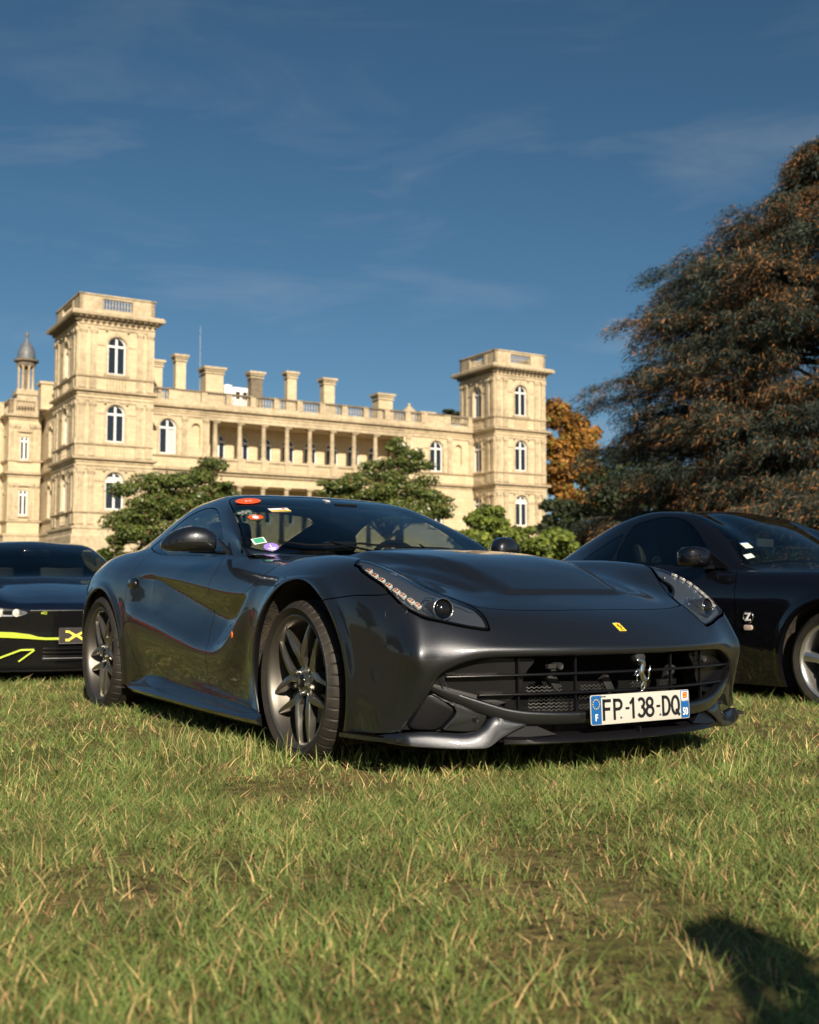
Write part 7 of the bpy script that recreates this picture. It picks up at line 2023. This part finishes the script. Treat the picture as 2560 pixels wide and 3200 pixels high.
mb.add([(C0, 0, 12.3), (C1, 0, 12.3), (C1, 0, 15.0), (C0, 0, 15.0)], [(0, 1, 2, 3)], wf)
mb.add([(C0, 0, 12.3), (C1, 0, 12.3), (C1, 3.6, 12.3), (C0, 3.6, 12.3)], [(3, 2, 1, 0)], wf)
cols_ = [15.55 + 2.735*k for k in range(9)]
bays = [(cols_[k]+cols_[k+1])/2 for k in range(8)]
bk = FM((0, SB+3.6), (1, 0), (0, 1))
wall_face(mb, bk, C0, C1, 14.9, 18.9, [(b+.27, 1.5, 15.0, 18.1, True) for b in bays])
wall_face(mb, bk, C0, C1, GZ, 12.3, [(b+.27, 1.5, 8.6, 11.6, True) for b in bays])
for b in bays: window(bk, b+.27, 1.5, 15.0, 18.1, depth=.25); window(bk, b+.27, 1.5, 8.6, 11.6, depth=.25)
mb.build('wall', M['stone'], castle)
m = MB(); m.box((E0+.2, SB+3.9, GZ), (E1-.2, 17, 20.0)); m.build('main_block', M['stone'], castle)
m = MB(); m.add([(C0, 0, 15.0), (C1, 0, 15.0), (C1, 3.6, 15.0), (C0, 3.6, 15.0)], [(0, 1, 2, 3)], wf); m.build('gallery_floor', M['stone_trim'], castle)
col_mb = None
def column(a, z0, z1, d=.42, r=.27):
    m = MB(); h = z1-z0
    m.box((a-.36, d-.36, z0), (a+.36, d+.36, z0+.14), wf)
    m.lathe([(r*1.25, .14), (r*1.25, .26), (r, .32), (r, h*.35), (r*.86, h-.46), (r*.95, h-.42), (r*.86, h-.38), (r*1.0, h-.30), (r*1.45, h-.14)], 14, wf @ Matrix.Translation((a, d, z0)))
    m.box((a-.40, d-.40, z1-.14), (a+.40, d+.40, z1-.002), wf)
    return m.build('column', M['stone_trim'], castle, smooth=True, angle=35)
for a in cols_[:9]: column(a, 15.05, 18.9); column(a, 8.2, 12.3, .45, .30)
# balcony front: pedestals, balusters, rail
m = MB(); line_mould(m, wf, C0, C1, [(0, 13.2), (.25, 13.25), (.30, 13.45), (.62, 13.55), (.66, 13.75), (0, 13.85)]); m.build('cornice', M['stone_trim'], castle)
for a in cols_:
    m = MB(); m.box((a-.42, -.18, 13.86), (a+.42, -.004, 15.05), wf); m.build('pedestal', M['stone_trim'], castle)
for k in range(8): balusters(wf, cols_[k]+.45, cols_[k+1]-.45, 13.95, .85, .26, -.08, .075)
m = MB(); m.box((C0, -.20, 14.82), (C1, -.005, 15.045), wf); m.build('handrail', M['stone_trim'], castle)
m = MB(); line_mould(m, wf, C0, C1, [(0, 18.9), (.10, 18.92), (.10, 19.25), (.16, 19.3), (.16, 19.5), (0, 19.55)]); m.build('architrave', M['stone_trim'], castle)
for a0, a1 in ((E0, C0), (C1, E1)):
    for z in (H_[1],):
        m = MB(); line_mould(m, wf, a0, a1, CORN(z)); m.build('cornice', M['stone_trim'], castle)
    m = MB(); line_mould(m, wf, a0, a1, [(0, 14.83), (.14, 14.87), (.22, 14.98), (.22, 15.05), (0, 15.06)]); m.build('sill_band', M['stone_trim'], castle)
    m = MB(); line_mould(m, wf, a0, a1, [(0, 19.06), (.12, 19.08), (.12, 19.35), (.2, 19.4), (0, 19.5)]); m.build('architrave', M['stone_trim'], castle)
m = MB(); line_mould(m, wf, E0, E1, CORN(H_[2], 1.15)); m.build('cornice', M['stone_trim'], castle)
# roof balustrade
m = MB(); m.box((E0, .05, 20.32), (E1, .45, 20.75), wf)
m.build('balustrade_base', M['stone_trim'], castle)
posts = [E0+.3, 10.8] + [cols_[0]-1.37+2.735*k for k in range(10)] + [41.0, 44.2, E1-.3]
for i, a in enumerate(posts):
    m = MB(); w_ = .32 if 1 < i < 12 else .42; m.box((a-w_, .0, 20.75), (a+w_, .50, 21.95), wf); m.build('balustrade_pier', M['stone_trim'], castle)
for i in range(len(posts)-1):
    a, b_ = posts[i]+.4, posts[i+1]-.4
    if i in (1, 12): 
        m = MB(); m.box((a, .08, 20.75), (b_, .42, 21.75), wf); m.build('parapet_panel', M['stone_trim'], castle); continue
    balusters(wf, a, b_, 20.75, 1.0, .29, .25, .085)
m = MB(); m.box((E0, .0, 21.75), (E1, .50, 21.93), wf); m.build('coping', M['stone_dark'], castle)
m = MB(); m.box((E0, 1.2, 19.9), (E1, 12.5, 20.5), wf); m.build('roof_deck', M['zinc'], castle)

# ---- chimneys, placed by where they stand on the roof
def roofpt(px, s):
    """castle coordinate along the wing for a photograph column at set-back s"""
    k = (px-1280)/FPX
    X0, Y0 = CO.x - sa*s, CO.y + ca*s
    t = (k*Y0 - X0)/(ca - sa*k); return t, Y0+sa*t
def zof(py, dist): return (HOR-py)/FPX*dist + EYE
def chimney(px, s, w, py_top, mat='stone', d=None, name='chimney', zbase=20.4, capw=.28):
    t, Y = roofpt(px, s); zt = zof(py_top, Y); d = d or w*.8
    m = MB(); m.box((t-w/2, s, zbase), (t+w/2, s+d, zt-.45)); o = m.build(name, M[mat], castle)
    m = MB(); m.box((t-w/2-.12, s-.12, zt-.75), (t+w/2+.12, s+d+.12, zt-.6)); m.box((t-w/2-capw*.5, s-capw*.5, zt-.45), (t+w/2+capw*.5, s+d+capw*.5, zt-.25)); m.box((t-w/2-capw, s-capw, zt-.25), (t+w/2+capw, s+d+capw, zt)); m.build('chimney_cap', M['stone_trim'], o)
    m = MB(); m.box((t-w/2-.1, s-.1, zbase), (t+w/2+.1, s+d+.1, zbase+1.9)); m.build('chimney_base', M['stone_dark'] if mat != 'stone' else M['stone_trim'], o)
    return o
chimney(484, 9, 1.0, 1117); chimney(557, 8.5, 1.1, 1100); chimney(664, 8, 2.0, 1140); chimney(798, 8, 1.35, 1155, 'stone_dark'); chimney(909, 8, 1.1, 1155); chimney(1027, 8, 1.35, 1176); chimney(1205, 8, 1.9, 1225)
t, Y = roofpt(711, 9); m = MB(); m.box((t-.55, 9, 20.4), (t+.55, 10.2, zof(1203, Y))); m.lathe([(.55, 0), (.55, .3), (0, .45)], 12, Matrix.Translation((t, 9.6, zof(1205, Y)))); m.build('roof_unit', M['win_frame'], castle, bevel=.04)
t, Y = roofpt(749, 9); zt = zof(1206, Y); m = MB(); m.box((t-.85, 9, 20.4), (t+.85, 10.4, zt)); ru = m.build('roof_unit', M['win_frame'], castle, bevel=.05)
for s in (-.42, .42):
    m = MB(); m.box((t+s-.24, 8.96, zt-1.3), (t+s+.24, 8.99, zt-.5)); m.build('roof_unit_vent', M['dark'], ru)
t, Y = roofpt(1248, 8); m = MB(); m.lathe([(1.0, 0), (1.0, .5), (.8, 1.1), (.3, 1.5), (0, 1.6)], 16, Matrix.Translation((t, 9, 20.4+.6))); m.build('roof_dome', M['slate'], castle, smooth=True)
t, Y = roofpt(1292, 8); m = MB(); m.box((t-.55, 8.5, 20.4), (t+.55, 9.6, 22.6)); m.lathe([(.95, 0), (.9, .15), (.3, .7), (.18, .75), (.22, 1.0), (0, 1.2)], 12, Matrix.Translation((t, 9, 22.6))); m.build('lantern', M['stone_trim'], castle)
t, Y = roofpt(1338, 8); m = MB(); m.box((t-1.0, 8, 20.4), (t+1.0, 9, zof(1288, Y))); m.box((t-1.15, 7.9, zof(1288, Y)), (t+1.15, 9.1, zof(1283, Y))); m.build('low_chimney', M['stone_trim'], castle)
# flagpole
t, Y = roofpt(617, 10); m = MB(); m.tube([(t, 10, 20.4), (t, 10, zof(1060, Y)), (t, 10, zof(1008, Y))], [.05, .035, .02], 8); fp = m.build('flagpole', M['zinc'], castle, smooth=True)

# ---- left flank: pavilion with belfry, wings running back
def plain_block(x0, x1, y0, y1, ztop, wins_front, wins_left, name='wall'):
    mb = MB(); fr = FM((x0, y0), (1, 0), (0, 1)); lf = FM((x0, y0), (0, 1), (1, 0))
    for M_, ln, ws_ in ((fr, x1-x0, wins_front), (lf, y1-y0, wins_left)):
        for zi, (za, zc_) in enumerate(((GZ, H_[1]), (H_[1], ztop))):
            ops = [(c, w, z0, z1, ar) for (c, w, z0, z1, ar) in ws_ if za < z0 < zc_]
            wall_face(mb, M_, 0, ln, za, zc_, ops, .3)
            for (c, w, z0, z1, ar) in ops: window(M_, c, w, z0, z1, ar, .25); surround(M_, c, w, z0, z1, ar)
    mb.add([(x1, y0, GZ), (x1, y1, GZ), (x1, y1, ztop), (x1, y0, ztop)], [(0, 1, 2, 3)])
    mb.build(name, M['stone'], castle)
    m = MB(); m.box((x0+.4, y0+.4, GZ), (x1-.4, y1-.4, ztop)); m.build('inner_floor', M['dark'], castle)
    for z in (H_[1], ztop):
        m = MB(); sweep_rect(m, x0, x1, y0, y1, CORN(z)); m.build('cornice', M['stone_trim'], castle)
    for z in (H_[0]+1.35, H_[1]+1.35):
        m = MB(); sweep_rect(m, x0, x1, y0, y1, [(0, z-.22), (.16, z-.16), (.2, z), (0, z+.02)]); m.build('sill_band', M['stone_trim'], castle)
    m = MB(); sweep_rect(m, x0, x1, y0, y1, [(.4, GZ-3), (.4, H_[0]-.35), (.5, H_[0]-.3), (.5, H_[0]-.1), (0, H_[0])]); m.build('plinth', M['stone_trim'], castle)
    for M_, ln in ((fr, x1-x0), (lf, y1-y0)):
        m = MB(); m.box((0, .0, ztop+.1), (.7, .4, ztop+1.5), M_); m.box((ln-.7, 0, ztop+.1), (ln, .4, ztop+1.5), M_); m.box((.7, .05, ztop+.1), (ln-.7, .35, ztop+.4), M_); m.box((-.05, -.05, ztop+1.5), (ln+.05, .45, ztop+1.66), M_); m.build('parapet', M['stone_trim'], castle)
        if ln > 2.2: balusters(M_, .75, ln-.75, ztop+.4, 1.1, .3, .2, .085)
plain_block(.9, 6.5, 9.0, 30, H_[2], [], [(2.2, 1.2, 8.8, 12.2, True), (2.2, 1.2, 15.2, 18.4, True), (5.2, 1.2, 8.8, 12.2, True), (5.2, 1.2, 15.2, 18.4, True)])
plain_block(-2.75, .55, 17.1, 24, 19.9, [(1.6, .9, 9.2, 11.9, False), (1.6, .9, 15.1, 17.6, False)], [(3, 1.2, 8.8, 12.2, True), (3, 1.2, 15.2, 18.4, True)])
plain_block(-9.5, -2.75, 20.0, 32, 19.9, [(1.4, 1.3, 8.8, 12.2, True), (1.4, 1.3, 15.2, 18.4, True), (4.4, 1.3, 8.8, 12.2, True), (4.4, 1.3, 15.2, 18.4, True)], [])
pf = FM((-2.75, 17.1), (1, 0), (0, 1))
m = MB(); m.prism([(-.78, 18.05), (.78, 18.05), (0, 18.62)], -.28, -.01, pf @ Matrix.Translation((1.6, 0, 0)), axis='y'); m.build('pediment', M['stone_trim'], castle)
m = MB(); m.prism([(-.78, 12.3)] + [(-.78+1.56*k/10, 12.3+.5*math.sin(PI*k/10)) for k in range(1, 10)] + [(.78, 12.3)], -.28, -.01, pf @ Matrix.Translation((1.6, 0, 0)), axis='y'); m.build('pediment', M['stone_trim'], castle)
for a in (.35, .9, 2.35, 2.95): pilaster(pf, a, 15.1, 18.9, .34); pilaster(pf, a, 8.7, 12.6, .34)
t, Y = roofpt(67, 19.5)
B_ = Matrix.Translation((t, 19.5, 0))
m = MB(); m.box((-1.05, -1.05, 19.9), (1.05, 1.05, 22.3), B_); m.box((-1.2, -1.2, 22.3), (1.2, 1.2, 22.6), B_); m.box((-1.1, -1.1, 22.6), (1.1, 1.1, 22.9), B_); bf = m.build('belfry', M['stone_trim'], castle, bevel=.05)
for k in range(8):
    a = 2*PI*k/8+.2; m = MB(); m.lathe([(.20, 0), (.20, .15), (.14, .25), (.125, 2.4), (.2, 2.6), (.22, 2.75)], 10, B_ @ Matrix.Translation((.78*math.cos(a), .78*math.sin(a), 22.9))); m.build('belfry_column', M['stone_trim'], bf, smooth=True, angle=35)
m = MB(); m.lathe([(.35, 22.9), (.35, 25.6)], 12, B_); m.build('belfry_core', M['stone_dark'], bf)
m = MB(); m.lathe([(.95, 25.5), (1.0, 25.7), (1.0, 26.0), (1.3, 26.1), (1.32, 26.3), (.9, 26.4)], 20, B_); m.build('belfry_cornice', M['stone_dark'], bf)
m = MB(); m.lathe([(.92, 26.35), (.95, 26.7), (.86, 27.3), (.60, 27.9), (.30, 28.3), (.18, 28.5), (.12, 28.8), (.22, 29.0), (.22, 29.15), (.06, 29.4), (.0, 29.9)], 20, B_); m.build('belfry_dome', M['slate'], bf, smooth=True, angle=60)
t, Y = roofpt(138, 14); m = MB(); m.box((t-.7, 14, 20.2), (t+.7, 15.4, zof(1195, Y))); m.box((t-.85, 13.85, zof(1195, Y)), (t+.85, 15.55, zof(1187, Y))); m.build('chimney', M['stone'], castle)
# terrace wall carrying the castle
m = MB(); m.box((-14, -6.0, 2.5), (60, -5.4, GZ+.3)); m.build('terrace_wall', M['stone_trim'], castle)
